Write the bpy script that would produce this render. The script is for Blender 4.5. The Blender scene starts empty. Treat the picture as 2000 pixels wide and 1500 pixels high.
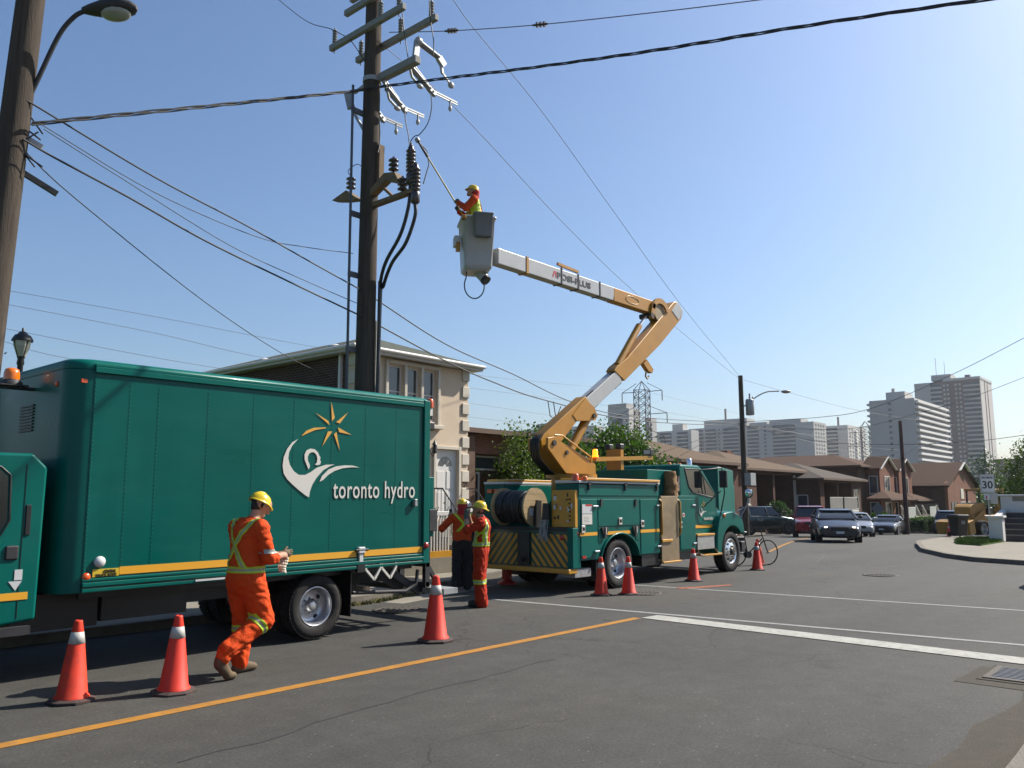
import bpy, bmesh, math, random
import numpy as np
from mathutils import Vector, Matrix, noise as mnoise

random.seed(7)
rng = np.random.default_rng(7)
PI = math.pi
scene = bpy.context.scene
COL = scene.collection
# World frame: X runs along the street away from the photographer, Y to the left of it, Z up (metres).

# ------------------------------------------------------------------ camera
HEAD = math.atan2(.655, .755)                 # heading of the camera, from the street axis
PITCH = math.atan(225 / 1600)
cam_d = bpy.data.cameras.new("camera")
cam_d.sensor_width = 36.0
cam_d.lens = 36.0 * 1600 / 2000
cam_d.clip_start = 0.05
cam_d.clip_end = 6000
cam = bpy.data.objects.new("camera", cam_d)
COL.objects.link(cam)
cam.location = (0, 0, 1.8)
cam.rotation_euler = (PI / 2 + PITCH, 0, HEAD - PI / 2)
scene.camera = cam

# ------------------------------------------------------------------ sky and sun
SUN_EL = math.radians(41)
SUN_AZ = math.atan2(-0.38, 1.0)               # direction to the sun, from +X
SUN_DIR = Vector((math.cos(SUN_EL) * math.cos(SUN_AZ), math.cos(SUN_EL) * math.sin(SUN_AZ), math.sin(SUN_EL)))
world = bpy.data.worlds.new("World")
scene.world = world
world.use_nodes = True
wn = world.node_tree
wn.nodes.clear()
sky = wn.nodes.new("ShaderNodeTexSky")
sky.sky_type = 'NISHITA'
sky.sun_disc = False
sky.sun_elevation = SUN_EL
sky.sun_rotation = PI / 2 - SUN_AZ
sky.air_density = 1.2
sky.dust_density = 2.0
sky.ozone_density = 7.0
sky.altitude = 100
bg = wn.nodes.new("ShaderNodeBackground")
bg.inputs['Strength'].default_value = 0.080
wo = wn.nodes.new("ShaderNodeOutputWorld")
wn.links.new(sky.outputs[0], bg.inputs[0])
wn.links.new(bg.outputs[0], wo.inputs[0])
sun_d = bpy.data.lights.new("sun", 'SUN')
sun_d.energy = 5.0
sun_d.angle = math.radians(0.5)
sun_d.color = (1.0, 0.93, 0.82)
sun_o = bpy.data.objects.new("sun", sun_d)
COL.objects.link(sun_o)
sun_o.location = (30, -10, 40)
sun_o.rotation_euler = (-SUN_DIR).to_track_quat('-Z', 'Y').to_euler()

scene.render.engine = 'CYCLES'
scene.view_settings.view_transform = 'Standard'
scene.view_settings.look = 'None'
scene.view_settings.exposure = 0.87
scene.view_settings.gamma = 1.0
scene.view_settings.use_curve_mapping = False
scene.cycles.use_denoising = True
scene.cycles.max_bounces = 6
scene.cycles.volume_bounces = 0
scene.cycles.volume_step_rate = 4.0
scene.cycles.transparent_max_bounces = 12
scene.cycles.caustics_reflective = False
scene.cycles.caustics_refractive = False


# ------------------------------------------------------------------ materials
def srgb(r, g, b):
    f = lambda c: (c / 255 / 12.92) if c / 255 <= .04045 else ((c / 255 + .055) / 1.055) ** 2.4
    return (f(r), f(g), f(b))


def mat(name, col, rough=.5, metal=0., spec=.5, coat=0., var=0., vscale=3., bump=0., bscale=60., dirt=0., dirtcol=(.10, .085, .065),
        emit=0., alpha=1., trans=0., stretch=(1, 1, 1)):
    if not emit and not metal > .6:
        col = tuple(c * .76 for c in col)
    m = bpy.data.materials.new(name)
    m.use_nodes = True
    nt = m.node_tree
    b = nt.nodes['Principled BSDF']
    b.inputs['Base Color'].default_value = (*col, 1)
    b.inputs['Roughness'].default_value = rough
    b.inputs['Metallic'].default_value = metal
    b.inputs['Specular IOR Level'].default_value = spec
    b.inputs['Coat Weight'].default_value = coat
    b.inputs['Coat Roughness'].default_value = .08
    if trans:
        b.inputs['Transmission Weight'].default_value = trans
    if alpha < 1:
        b.inputs['Alpha'].default_value = alpha
    if emit:
        b.inputs['Emission Color'].default_value = (*col, 1)
        b.inputs['Emission Strength'].default_value = emit
    if var or bump or dirt:
        tc = nt.nodes.new('ShaderNodeTexCoord')
        mp = nt.nodes.new('ShaderNodeMapping')
        mp.inputs['Scale'].default_value = stretch
        nt.links.new(tc.outputs['Object'], mp.inputs[0])
    last = None
    if var:
        n = nt.nodes.new('ShaderNodeTexNoise')
        n.inputs['Scale'].default_value = vscale
        n.inputs['Detail'].default_value = 6
        n.inputs['Roughness'].default_value = .62
        nt.links.new(mp.outputs[0], n.inputs['Vector'])
        mr = nt.nodes.new('ShaderNodeMapRange')
        mr.inputs[1].default_value = .28
        mr.inputs[2].default_value = .72
        mr.inputs[3].default_value = 1 - var
        mr.inputs[4].default_value = 1 + var
        nt.links.new(n.outputs[0], mr.inputs[0])
        hs = nt.nodes.new('ShaderNodeHueSaturation')
        hs.inputs['Color'].default_value = (*col, 1)
        nt.links.new(mr.outputs[0], hs.inputs['Value'])
        last = hs.outputs[0]
        nt.links.new(last, b.inputs['Base Color'])
        mr2 = nt.nodes.new('ShaderNodeMapRange')
        mr2.inputs[1].default_value = .3
        mr2.inputs[2].default_value = .7
        mr2.inputs[3].default_value = max(0.02, rough - .3 * var)
        mr2.inputs[4].default_value = min(1, rough + .35 * var)
        nt.links.new(n.outputs[0], mr2.inputs[0])
        nt.links.new(mr2.outputs[0], b.inputs['Roughness'])
    if dirt:
        n2 = nt.nodes.new('ShaderNodeTexNoise')
        n2.inputs['Scale'].default_value = vscale * 2.3
        n2.inputs['Detail'].default_value = 9
        n2.inputs['Roughness'].default_value = .7
        nt.links.new(mp.outputs[0], n2.inputs['Vector'])
        r2 = nt.nodes.new('ShaderNodeMapRange')
        r2.inputs[1].default_value = .48
        r2.inputs[2].default_value = .75
        r2.inputs[3].default_value = 0
        r2.inputs[4].default_value = dirt
        nt.links.new(n2.outputs[0], r2.inputs[0])
        mx = nt.nodes.new('ShaderNodeMixRGB')
        mx.inputs[1].default_value = (*col, 1)
        mx.inputs[2].default_value = (*dirtcol, 1)
        if last is not None:
            nt.links.new(last, mx.inputs[1])
        nt.links.new(r2.outputs[0], mx.inputs[0])
        nt.links.new(mx.outputs[0], b.inputs['Base Color'])
    if bump:
        n3 = nt.nodes.new('ShaderNodeTexNoise')
        n3.inputs['Scale'].default_value = bscale
        n3.inputs['Detail'].default_value = 5
        nt.links.new(mp.outputs[0], n3.inputs['Vector'])
        bp = nt.nodes.new('ShaderNodeBump')
        bp.inputs['Strength'].default_value = bump
        bp.inputs['Distance'].default_value = .02
        nt.links.new(n3.outputs[0], bp.inputs['Height'])
        nt.links.new(bp.outputs[0], b.inputs['Normal'])
    return m


def brick_mat(name, c1, c2, mortar, scale=1.0, bw=.21, rh=.072):
    m = mat(name, c1, rough=.9, spec=.2)
    nt = m.node_tree
    b = nt.nodes['Principled BSDF']
    tc = nt.nodes.new('ShaderNodeTexCoord')
    sx = nt.nodes.new('ShaderNodeSeparateXYZ')
    nt.links.new(tc.outputs['Object'], sx.inputs[0])
    ad = nt.nodes.new('ShaderNodeMath')
    nt.links.new(sx.outputs[0], ad.inputs[0])
    nt.links.new(sx.outputs[1], ad.inputs[1])
    cb = nt.nodes.new('ShaderNodeCombineXYZ')
    nt.links.new(ad.outputs[0], cb.inputs[0])
    nt.links.new(sx.outputs[2], cb.inputs[1])
    br = nt.nodes.new('ShaderNodeTexBrick')
    br.inputs['Color1'].default_value = (*c1, 1)
    br.inputs['Color2'].default_value = (*c2, 1)
    br.inputs['Mortar'].default_value = (*mortar, 1)
    br.inputs['Scale'].default_value = scale
    br.inputs['Mortar Size'].default_value = .010
    br.inputs['Brick Width'].default_value = bw
    br.inputs['Row Height'].default_value = rh
    nt.links.new(cb.outputs[0], br.inputs['Vector'])
    n = nt.nodes.new('ShaderNodeTexNoise')
    n.inputs['Scale'].default_value = 1.3
    n.inputs['Detail'].default_value = 6
    nt.links.new(tc.outputs['Object'], n.inputs['Vector'])
    mr = nt.nodes.new('ShaderNodeMapRange')
    mr.inputs[3].default_value = .6
    mr.inputs[4].default_value = 1.35
    nt.links.new(n.outputs[0], mr.inputs[0])
    hs = nt.nodes.new('ShaderNodeHueSaturation')
    nt.links.new(br.outputs[0], hs.inputs['Color'])
    nt.links.new(mr.outputs[0], hs.inputs['Value'])
    nt.links.new(hs.outputs[0], b.inputs['Base Color'])
    bp = nt.nodes.new('ShaderNodeBump')
    bp.inputs['Strength'].default_value = .5
    bp.inputs['Distance'].default_value = .01
    bp.invert = True
    nt.links.new(br.outputs['Fac'], bp.inputs['Height'])
    nt.links.new(bp.outputs[0], b.inputs['Normal'])
    return m


def shingle_mat(name, col, var=.35, course=.14):
    m = mat(name, col, rough=.95, spec=.15, var=var, vscale=9, bump=.5, bscale=70)
    nt = m.node_tree
    b = nt.nodes['Principled BSDF']
    tc = nt.nodes.new('ShaderNodeTexCoord')
    sx = nt.nodes.new('ShaderNodeSeparateXYZ')
    nt.links.new(tc.outputs['Object'], sx.inputs[0])
    mm = nt.nodes.new('ShaderNodeMath')
    mm.operation = 'DIVIDE'
    mm.inputs[1].default_value = course * .45
    nt.links.new(sx.outputs[2], mm.inputs[0])
    fr = nt.nodes.new('ShaderNodeMath')
    fr.operation = 'FRACT'
    nt.links.new(mm.outputs[0], fr.inputs[0])
    r = nt.nodes.new('ShaderNodeMapRange')
    r.inputs[1].default_value = .0
    r.inputs[2].default_value = .25
    r.inputs[3].default_value = .72
    r.inputs[4].default_value = 1.0
    nt.links.new(fr.outputs[0], r.inputs[0])
    hs = nt.nodes.new('ShaderNodeHueSaturation')
    src = b.inputs['Base Color'].links[0].from_socket
    nt.links.new(src, hs.inputs['Color'])
    nt.links.new(r.outputs[0], hs.inputs['Value'])
    nt.links.new(hs.outputs[0], b.inputs['Base Color'])
    return m


# ------------------------------------------------------------------ mesh helpers
class MB:
    """collects shapes; build() links them as one mesh object"""

    def __init__(s):
        s.v = []
        s.f = []
        s.m = []
        s.sm = []
        s.cur = 0
        s.smooth = False

    def mat(s, i):
        s.cur = i
        return s

    def add(s, vs, fs, smooth=None):
        o = len(s.v)
        s.v.extend([tuple(p) for p in vs])
        for f in fs:
            s.f.append([i + o for i in f])
            s.m.append(s.cur)
            s.sm.append(s.smooth if smooth is None else smooth)
        return s

    def box(s, x0, x1, y0, y1, z0, z1):
        vs = [(x0, y0, z0), (x1, y0, z0), (x1, y1, z0), (x0, y1, z0), (x0, y0, z1), (x1, y0, z1), (x1, y1, z1), (x0, y1, z1)]
        return s.add(vs, [(0, 3, 2, 1), (4, 5, 6, 7), (0, 1, 5, 4), (1, 2, 6, 5), (2, 3, 7, 6), (3, 0, 4, 7)], False)

    def hexa(s, bot, top):
        """bot and top: four points each, counter-clockwise seen from above"""
        return s.add(list(bot) + list(top), [(0, 3, 2, 1), (4, 5, 6, 7), (0, 1, 5, 4), (1, 2, 6, 5), (2, 3, 7, 6), (3, 0, 4, 7)], False)

    def prism(s, poly, lo, hi, axis='y', smooth=False):
        """poly: list of 2-D points; axis y -> points are (x,z); x -> (y,z); z -> (x,y)"""
        def P(p, t):
            return {'y': (p[0], t, p[1]), 'x': (t, p[0], p[1]), 'z': (p[0], p[1], t)}[axis]
        n = len(poly)
        area = sum(poly[i][0] * poly[(i + 1) % n][1] - poly[(i + 1) % n][0] * poly[i][1] for i in range(n))
        if (area < 0) != (axis == 'y'):
            poly = poly[::-1]
        vs = [P(p, lo) for p in poly] + [P(p, hi) for p in poly]
        fs = [list(range(n))[::-1], list(range(n, 2 * n))] + [(i, (i + 1) % n, n + (i + 1) % n, n + i) for i in range(n)]
        return s.add(vs, fs, smooth)

    def cyl(s, p0, p1, r0, r1=None, seg=16, caps=True, smooth=True):
        r1 = r0 if r1 is None else r1
        p0 = Vector(p0)
        p1 = Vector(p1)
        d = (p1 - p0)
        if d.length < 1e-7:
            return s
        d.normalize()
        u = d.orthogonal().normalized()
        w = d.cross(u)
        vs = []
        for p, r in ((p0, r0), (p1, r1)):
            for i in range(seg):
                a = 2 * PI * i / seg
                vs.append(p + (u * math.cos(a) + w * math.sin(a)) * r)
        s.add(vs, [(i, (i + 1) % seg, seg + (i + 1) % seg, seg + i) for i in range(seg)], smooth)
        if caps:
            s.add(vs[:seg], [list(range(seg))[::-1]], False)
            s.add(vs[seg:], [list(range(seg))], False)
        return s

    def tube(s, pts, r, seg=8, caps=True, smooth=True, radii=None):
        pts = [Vector(p) for p in pts]
        n = len(pts)
        vs = []
        u = None
        for i, p in enumerate(pts):
            d = (pts[min(i + 1, n - 1)] - pts[max(i - 1, 0)])
            if d.length < 1e-9:
                d = Vector((0, 0, 1))
            d.normalize()
            if u is None:
                u = d.orthogonal().normalized()
            else:
                u = (u - d * u.dot(d))
                if u.length < 1e-6:
                    u = d.orthogonal()
                u.normalize()
            w = d.cross(u)
            rr = radii[i] if radii else r
            for k in range(seg):
                a = 2 * PI * k / seg
                vs.append(p + (u * math.cos(a) + w * math.sin(a)) * rr)
        fs = []
        for i in range(n - 1):
            for k in range(seg):
                fs.append((i * seg + k, i * seg + (k + 1) % seg, (i + 1) * seg + (k + 1) % seg, (i + 1) * seg + k))
        s.add(vs, fs, smooth)
        if caps:
            s.add(vs[:seg], [list(range(seg))[::-1]], False)
            s.add(vs[-seg:], [list(range(seg))], False)
        return s

    def lathe(s, prof, origin=(0, 0, 0), axis=(0, 0, 1), seg=24, smooth=True):
        """prof: (radius, height) pairs along the axis"""
        o = Vector(origin)
        d = Vector(axis).normalized()
        u = d.orthogonal().normalized()
        w = d.cross(u)
        vs = []
        for r, h in prof:
            for k in range(seg):
                a = 2 * PI * k / seg
                vs.append(o + d * h + (u * math.cos(a) + w * math.sin(a)) * max(r, 1e-4))
        fs = []
        for i in range(len(prof) - 1):
            for k in range(seg):
                fs.append((i * seg + k, i * seg + (k + 1) % seg, (i + 1) * seg + (k + 1) % seg, (i + 1) * seg + k))
        return s.add(vs, fs, smooth)

    def ball(s, c, r, seg=12, rings=8, scale=(1, 1, 1)):
        vs = []
        for i in range(rings + 1):
            t = PI * i / rings
            for k in range(seg):
                a = 2 * PI * k / seg
                vs.append((c[0] + r * scale[0] * math.sin(t) * math.cos(a), c[1] + r * scale[1] * math.sin(t) * math.sin(a), c[2] - r * scale[2] * math.cos(t)))
        fs = []
        for i in range(rings):
            for k in range(seg):
                fs.append((i * seg + k, i * seg + (k + 1) % seg, (i + 1) * seg + (k + 1) % seg, (i + 1) * seg + k))
        return s.add(vs, fs, True)

    def beam(s, p0, p1, w, h, up=(0, 0, 1)):
        """rectangular bar from p0 to p1, w across and h in the up direction"""
        p0 = Vector(p0)
        p1 = Vector(p1)
        d = (p1 - p0).normalized()
        up = Vector(up)
        x = d.cross(up)
        if x.length < 1e-6:
            x = d.orthogonal()
        x.normalize()
        z = x.cross(d).normalized()
        q = [(-w / 2, -h / 2), (w / 2, -h / 2), (w / 2, h / 2), (-w / 2, h / 2)]
        vs = [p0 + x * a + z * b for a, b in q] + [p1 + x * a + z * b for a, b in q]
        return s.add(vs, [(3, 2, 1, 0), (4, 5, 6, 7), (0, 1, 5, 4), (1, 2, 6, 5), (2, 3, 7, 6), (3, 0, 4, 7)], False)

    def xf(s, M, start=0):
        for i in range(start, len(s.v)):
            s.v[i] = tuple(M @ Vector(s.v[i]))
        return s

    def mesh(s, name, mats):
        me = bpy.data.meshes.new(name)
        me.from_pydata(s.v, [], s.f)
        for m in (mats if isinstance(mats, (list, tuple)) else [mats]):
            me.materials.append(m)
        me.polygons.foreach_set('material_index', s.m)
        me.polygons.foreach_set('use_smooth', s.sm)
        me.update()
        return me

    def build(s, name, mats, parent=None, bevel=0., loc=None, rot=None, bseg=2):
        o = bpy.data.objects.new(name, s.mesh(name, mats))
        COL.objects.link(o)
        o.parent = parent
        if loc is not None:
            o.location = loc
        if rot is not None:
            o.rotation_euler = rot
        if bevel:
            b = o.modifiers.new('bevel', 'BEVEL')
            b.width = bevel
            b.segments = bseg
            b.limit_method = 'ANGLE'
            b.angle_limit = math.radians(40)
            b.harden_normals = True
            for p in o.data.polygons:
                p.use_smooth = True
        return o


def tag(o, label=None, cat=None, group=None, kind=None):
    if label:
        o['label'] = label
    if cat:
        o['category'] = cat
    if group:
        o['group'] = group
    if kind:
        o['kind'] = kind
    return o


def thing(name, label, cat, loc=(0, 0, 0), rz=0., group=None):
    o = bpy.data.objects.new(name, None)
    o.empty_display_size = .2
    COL.objects.link(o)
    o.location = loc
    o.rotation_euler = (0, 0, rz)
    return tag(o, label, cat, group)


def copy_tree(o, parent=None):
    c = o.copy()
    COL.objects.link(c)
    c.parent = parent
    for ch in list(o.children):
        copy_tree(ch, c)
    return c


def link_mesh(name, me, parent=None, loc=None, rot=None, scale=None):
    o = bpy.data.objects.new(name, me)
    COL.objects.link(o)
    o.parent = parent
    if loc is not None:
        o.location = loc
    if rot is not None:
        o.rotation_euler = rot
    if scale is not None:
        o.scale = scale
    return o


def text_mesh(name, body, width=None, height=None, depth=.002, bold=0., spacing=1.0):
    """flat lettering in the XZ plane: starts at x=0, base line z=0, faces -Y"""
    cu = bpy.data.curves.new(name, 'FONT')
    cu.body = body
    cu.extrude = depth
    cu.offset = bold
    cu.space_character = spacing
    cu.resolution_u = 3
    ob = bpy.data.objects.new(name, cu)
    COL.objects.link(ob)
    dg = bpy.context.evaluated_depsgraph_get()
    me = bpy.data.meshes.new_from_object(ob.evaluated_get(dg))
    bpy.data.objects.remove(ob)
    bpy.data.curves.remove(cu)
    n = len(me.vertices)
    co = np.empty(n * 3)
    me.vertices.foreach_get('co', co)
    co = co.reshape(-1, 3)
    x0, x1 = co[:, 0].min(), co[:, 0].max()
    y1 = co[:, 1].max()
    sx = (width / (x1 - x0)) if width else 1
    sz = (height / y1) if height else sx
    if not width:
        sx = sz
    out = np.stack([(co[:, 0] - x0) * sx, -co[:, 2], co[:, 1] * sz], 1)
    me.vertices.foreach_set('co', out.ravel())
    me.update()
    return me


def wall_holes(mb, u0, u1, z0, z1, holes, place, depth):
    """a wall sheet with openings and their reveals. place(u, z, d): d = 0 outer face, depth = inner"""
    us = sorted({u0, u1} | {h[0] for h in holes} | {h[1] for h in holes})
    zs = sorted({z0, z1} | {h[2] for h in holes} | {h[3] for h in holes})
    for i in range(len(us) - 1):
        for j in range(len(zs) - 1):
            cu, cz = (us[i] + us[i + 1]) / 2, (zs[j] + zs[j + 1]) / 2
            if any(h[0] < cu < h[1] and h[2] < cz < h[3] for h in holes):
                continue
            mb.add([place(us[i], zs[j], 0), place(us[i + 1], zs[j], 0), place(us[i + 1], zs[j + 1], 0), place(us[i], zs[j + 1], 0)], [(0, 1, 2, 3)], False)
    for a, b, c, d in holes:
        for p, q in (((a, c), (a, d)), ((a, d), (b, d)), ((b, d), (b, c)), ((b, c), (a, c))):
            mb.add([place(*p, 0), place(*q, 0), place(*q, depth), place(*p, depth)], [(0, 1, 2, 3)], False)
    return mb


def gz(x, y):
    """the street falls away gently beyond about 36 m"""
    D = .755 * x + .655 * y
    if D < 30:
        return 0.
    if D < 42:
        t = (D - 30) / 12
        return -.03 * 6 * t * t
    return -.03 * (min(D, 110) - 36)


def sheet(name, poly, z, m, depth=0., kind='structure', step=6., parent=None, side=None):
    """ground sheet (or slab of some depth) following gz"""
    bm = bmesh.new()
    vs = [bm.verts.new((p[0], p[1], 0)) for p in poly]
    f = bm.faces.new(vs)
    if f.normal.z < 0:
        f.normal_flip()
    f.normal_update()
    if f.normal.z < 0:
        bmesh.ops.reverse_faces(bm, faces=[f])
    bmesh.ops.triangulate(bm, faces=bm.faces[:])
    Ds = [.755 * p[0] + .655 * p[1] for p in poly]
    if max(Ds) > 30:
        D = 30.
        while D < min(max(Ds), 112):
            if D > min(Ds):
                bmesh.ops.bisect_plane(bm, geom=bm.verts[:] + bm.edges[:] + bm.faces[:], plane_co=(D * .755, D * .655, 0), plane_no=(.755, .655, 0))
            D += 2. if D < 42 else 34.
    for v in bm.verts:
        v.co.z = gz(v.co.x, v.co.y) + z
    bm.normal_update()
    if depth:
        be = [e for e in bm.edges if e.is_boundary]
        r = bmesh.ops.extrude_edge_only(bm, edges=be)
        nv = [g for g in r['geom'] if isinstance(g, bmesh.types.BMVert)]
        for v in nv:
            v.co.z -= depth
        bmesh.ops.recalc_face_normals(bm, faces=bm.faces[:])
        bm.normal_update()
    me = bpy.data.meshes.new(name)
    bm.to_mesh(me)
    bm.free()
    for mm in (m if isinstance(m, (list, tuple)) else [m]):
        me.materials.append(mm)
    if side is not None:
        for p in me.polygons:
            if p.normal.z < .5:
                p.material_index = side
    o = bpy.data.objects.new(name, me)
    COL.objects.link(o)
    o.parent = parent
    if kind:
        o['kind'] = kind
    return o


def ribbon(pts, w0, w1):
    """polygon of a band along pts, from offset w0 to w1 (left positive)"""
    n = len(pts)
    L, Rr = [], []
    for i, p in enumerate(pts):
        a = Vector(pts[max(i - 1, 0)])
        b = Vector(pts[min(i + 1, n - 1)])
        d = (b - a).normalized()
        nn = Vector((-d.y, d.x))
        L.append((p[0] + nn.x * w1, p[1] + nn.y * w1))
        Rr.append((p[0] + nn.x * w0, p[1] + nn.y * w0))
    return Rr + L[::-1]
# ------------------------------------------------------------------ shared materials
def asphalt_mat():
    m = mat('asphalt', (.105, .104, .098), rough=.86, spec=.35)
    nt = m.node_tree
    b = nt.nodes['Principled BSDF']
    tc = nt.nodes.new('ShaderNodeTexCoord')

    def noise(scale, detail=6, rough=.6, stretch=None):
        n = nt.nodes.new('ShaderNodeTexNoise')
        n.inputs['Scale'].default_value = scale
        n.inputs['Detail'].default_value = detail
        n.inputs['Roughness'].default_value = rough
        if stretch:
            mp = nt.nodes.new('ShaderNodeMapping')
            mp.inputs['Scale'].default_value = stretch
            nt.links.new(tc.outputs['Object'], mp.inputs[0])
            nt.links.new(mp.outputs[0], n.inputs['Vector'])
        else:
            nt.links.new(tc.outputs['Object'], n.inputs['Vector'])
        return n.outputs[0]

    def rng_(src, a, c, lo, hi):
        r = nt.nodes.new('ShaderNodeMapRange')
        r.inputs[1].default_value = a
        r.inputs[2].default_value = c
        r.inputs[3].default_value = lo
        r.inputs[4].default_value = hi
        nt.links.new(src, r.inputs[0])
        return r.outputs[0]

    def mul(a, c):
        k = nt.nodes.new('ShaderNodeMath')
        k.operation = 'MULTIPLY'
        nt.links.new(a, k.inputs[0])
        nt.links.new(c, k.inputs[1])
        return k.outputs[0]
    big = rng_(noise(.16, 5, .55), .3, .7, .80, 1.20)
    tracks = rng_(noise(1.0, 4, .5, (.06, .9, 1)), .35, .68, .88, 1.10)
    mid = rng_(noise(3.2, 7, .7), .3, .72, .80, 1.20)
    grit = rng_(noise(95, 3, .8), .28, .74, .46, 1.62)
    coarse = rng_(noise(34, 4, .85), .30, .70, .56, 1.46)
    fine = rng_(noise(260, 2, .8), .25, .8, .7, 1.35)
    v = mul(mul(mul(big, mid), mul(tracks, coarse)), mul(grit, fine))
    # pale stones and dark oil spots
    vo = nt.nodes.new('ShaderNodeTexVoronoi')
    vo.inputs['Scale'].default_value = 24
    nt.links.new(tc.outputs['Object'], vo.inputs['Vector'])
    wn_ = nt.nodes.new('ShaderNodeTexWhiteNoise')
    nt.links.new(vo.outputs['Color'], wn_.inputs[0])
    sel = rng_(wn_.outputs[0], .93, .932, 0, 1)
    near = rng_(vo.outputs['Distance'], .14, .22, 1, 0)
    chip = rng_(mul(sel, near), 0, 1, 1, 2.9)
    v = mul(v, chip)
    oil = rng_(noise(.9, 5, .6), .66, .78, 1, .55)
    v = mul(v, oil)
    # hairline cracks
    vc = nt.nodes.new('ShaderNodeTexVoronoi')
    vc.feature = 'DISTANCE_TO_EDGE'
    vc.inputs['Scale'].default_value = .55
    wv = nt.nodes.new('ShaderNodeTexNoise')
    wv.inputs['Scale'].default_value = 2.2
    wv.inputs['Detail'].default_value = 6
    nt.links.new(tc.outputs['Object'], wv.inputs['Vector'])
    mixv = nt.nodes.new('ShaderNodeMixRGB')
    mixv.inputs[0].default_value = .32
    nt.links.new(tc.outputs['Object'], mixv.inputs[1])
    nt.links.new(wv.outputs[1], mixv.inputs[2])
    nt.links.new(mixv.outputs[0], vc.inputs['Vector'])
    crack = rng_(vc.outputs[0], .0, .006, 0, 1)
    where = rng_(noise(.22, 3, .5), .46, .54, 1, 0)
    mx = nt.nodes.new('ShaderNodeMath')
    mx.operation = 'MAXIMUM'
    nt.links.new(crack, mx.inputs[0])
    nt.links.new(where, mx.inputs[1])
    v = mul(v, rng_(mx.outputs[0], 0, 1, .45, 1))
    hs = nt.nodes.new('ShaderNodeHueSaturation')
    cr = nt.nodes.new('ShaderNodeMixRGB')
    cr.inputs[1].default_value = (.043, .0425, .0392, 1)
    cr.inputs[2].default_value = (.046, .0440, .038, 1)
    nt.links.new(rng_(noise(.35, 4, .5), .35, .65, 0, 1), cr.inputs[0])
    nt.links.new(cr.outputs[0], hs.inputs['Color'])
    nt.links.new(v, hs.inputs['Value'])
    nt.links.new(hs.outputs[0], b.inputs['Base Color'])
    bp = nt.nodes.new('ShaderNodeBump')
    bp.inputs['Strength'].default_value = .55
    bp.inputs['Distance'].default_value = .006
    nt.links.new(noise(150, 3, .8), bp.inputs['Height'])
    nt.links.new(bp.outputs[0], b.inputs['Normal'])
    return m


M = {}
M['asphalt'] = asphalt_mat()
M['concrete'] = mat('concrete', (.27, .245, .20), rough=.9, spec=.25, var=.16, vscale=1.6, bump=.3, bscale=80, dirt=.35)
M['kerb'] = mat('kerb_concrete', (.21, .19, .16), rough=.9, spec=.25, var=.22, vscale=2.5, bump=.4, bscale=50, dirt=.6)
M['gutter'] = mat('gutter_concrete', (.075, .066, .052), rough=.92, spec=.2, var=.2, vscale=3, bump=.5, bscale=90, dirt=.4)
M['soil'] = mat('soil', (.13, .115, .075), rough=1, spec=.1, var=.3, vscale=1.2, bump=.5, bscale=12)
M['lawn'] = mat('lawn', (.075, .14, .022), rough=.95, spec=.15, var=.4, vscale=2.2, bump=.8, bscale=60)
M['white_paint'] = mat('road_white', (.42, .42, .38), rough=.8, spec=.3, var=.14, vscale=5, dirt=.8, dirtcol=(.12, .115, .10), bump=.25, bscale=140)
M['worn_paint'] = mat('road_white_worn', (.30, .31, .30), rough=.8, spec=.3, var=.2, vscale=7, dirt=.8, dirtcol=(.13, .13, .12), bump=.25, bscale=140)
M['yellow_paint'] = mat('road_yellow', (.42, .19, .025), rough=.8, spec=.3, var=.2, vscale=5, dirt=.6, dirtcol=(.14, .11, .07), bump=.25, bscale=140)
M['tar'] = mat('tar', (.035, .035, .037), rough=.7, var=.2, vscale=6)
M['iron'] = mat('cast_iron', (.085, .07, .058), rough=.75, metal=.3, var=.3, vscale=14, bump=.4, bscale=60)
M['black'] = mat('black_paint', (.012, .012, .013), rough=.45, var=.2, vscale=6)
M['rubber'] = mat('tyre_rubber', (.022, .021, .020), rough=.85, spec=.3, var=.35, vscale=8, bump=.3, bscale=50, dirt=.35, dirtcol=(.07, .063, .052))
M['steel'] = mat('bare_steel', (.42, .42, .42), rough=.38, metal=.85, var=.25, vscale=10)
M['chrome'] = mat('chrome', (.75, .75, .76), rough=.14, metal=1.)
M['galv'] = mat('galvanised', (.38, .39, .39), rough=.55, metal=.45, var=.2, vscale=9)
M['darkgalv'] = mat('dark_galvanised', (.17, .18, .20), rough=.6, metal=.4)
M['darksteel'] = mat('dark_steel', (.045, .045, .048), rough=.6, metal=.4, var=.3, vscale=8)
M['glass'] = mat('dark_glass', (.012, .016, .018), rough=.05, spec=.8)
M['houseglass'] = mat('house_glass', (.05, .065, .075), rough=.06, spec=.9)
M['white'] = mat('white_trim', (.74, .72, .68), rough=.6, var=.05, vscale=5)
M['teal'] = mat('teal_truck_paint', (.0001, .128, .104), rough=.34, spec=.14, coat=.06, var=.14, vscale=1.3, bump=.05, bscale=3.0, dirt=.16, dirtcol=(.045, .075, .06))
M['teal_panel'] = mat('teal_box_panel', (.0001, .108, .088), rough=.30, spec=.16, coat=.06, var=.13, vscale=.9, bump=.16, bscale=1.6, dirt=.14, dirtcol=(.03, .13, .11), stretch=(.5, 1, 2.2))
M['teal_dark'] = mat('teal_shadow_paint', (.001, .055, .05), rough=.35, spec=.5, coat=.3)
M['yel'] = mat('fleet_yellow', (.62, .30, .018), rough=.4, spec=.5, coat=.2, var=.12, vscale=3, dirt=.3, dirtcol=(.2, .12, .05))
M['boomyel'] = mat('boom_yellow', (.47, .215, .008), rough=.42, spec=.4, coat=.1, var=.12, vscale=3, dirt=.25, dirtcol=(.22, .13, .05))
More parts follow.
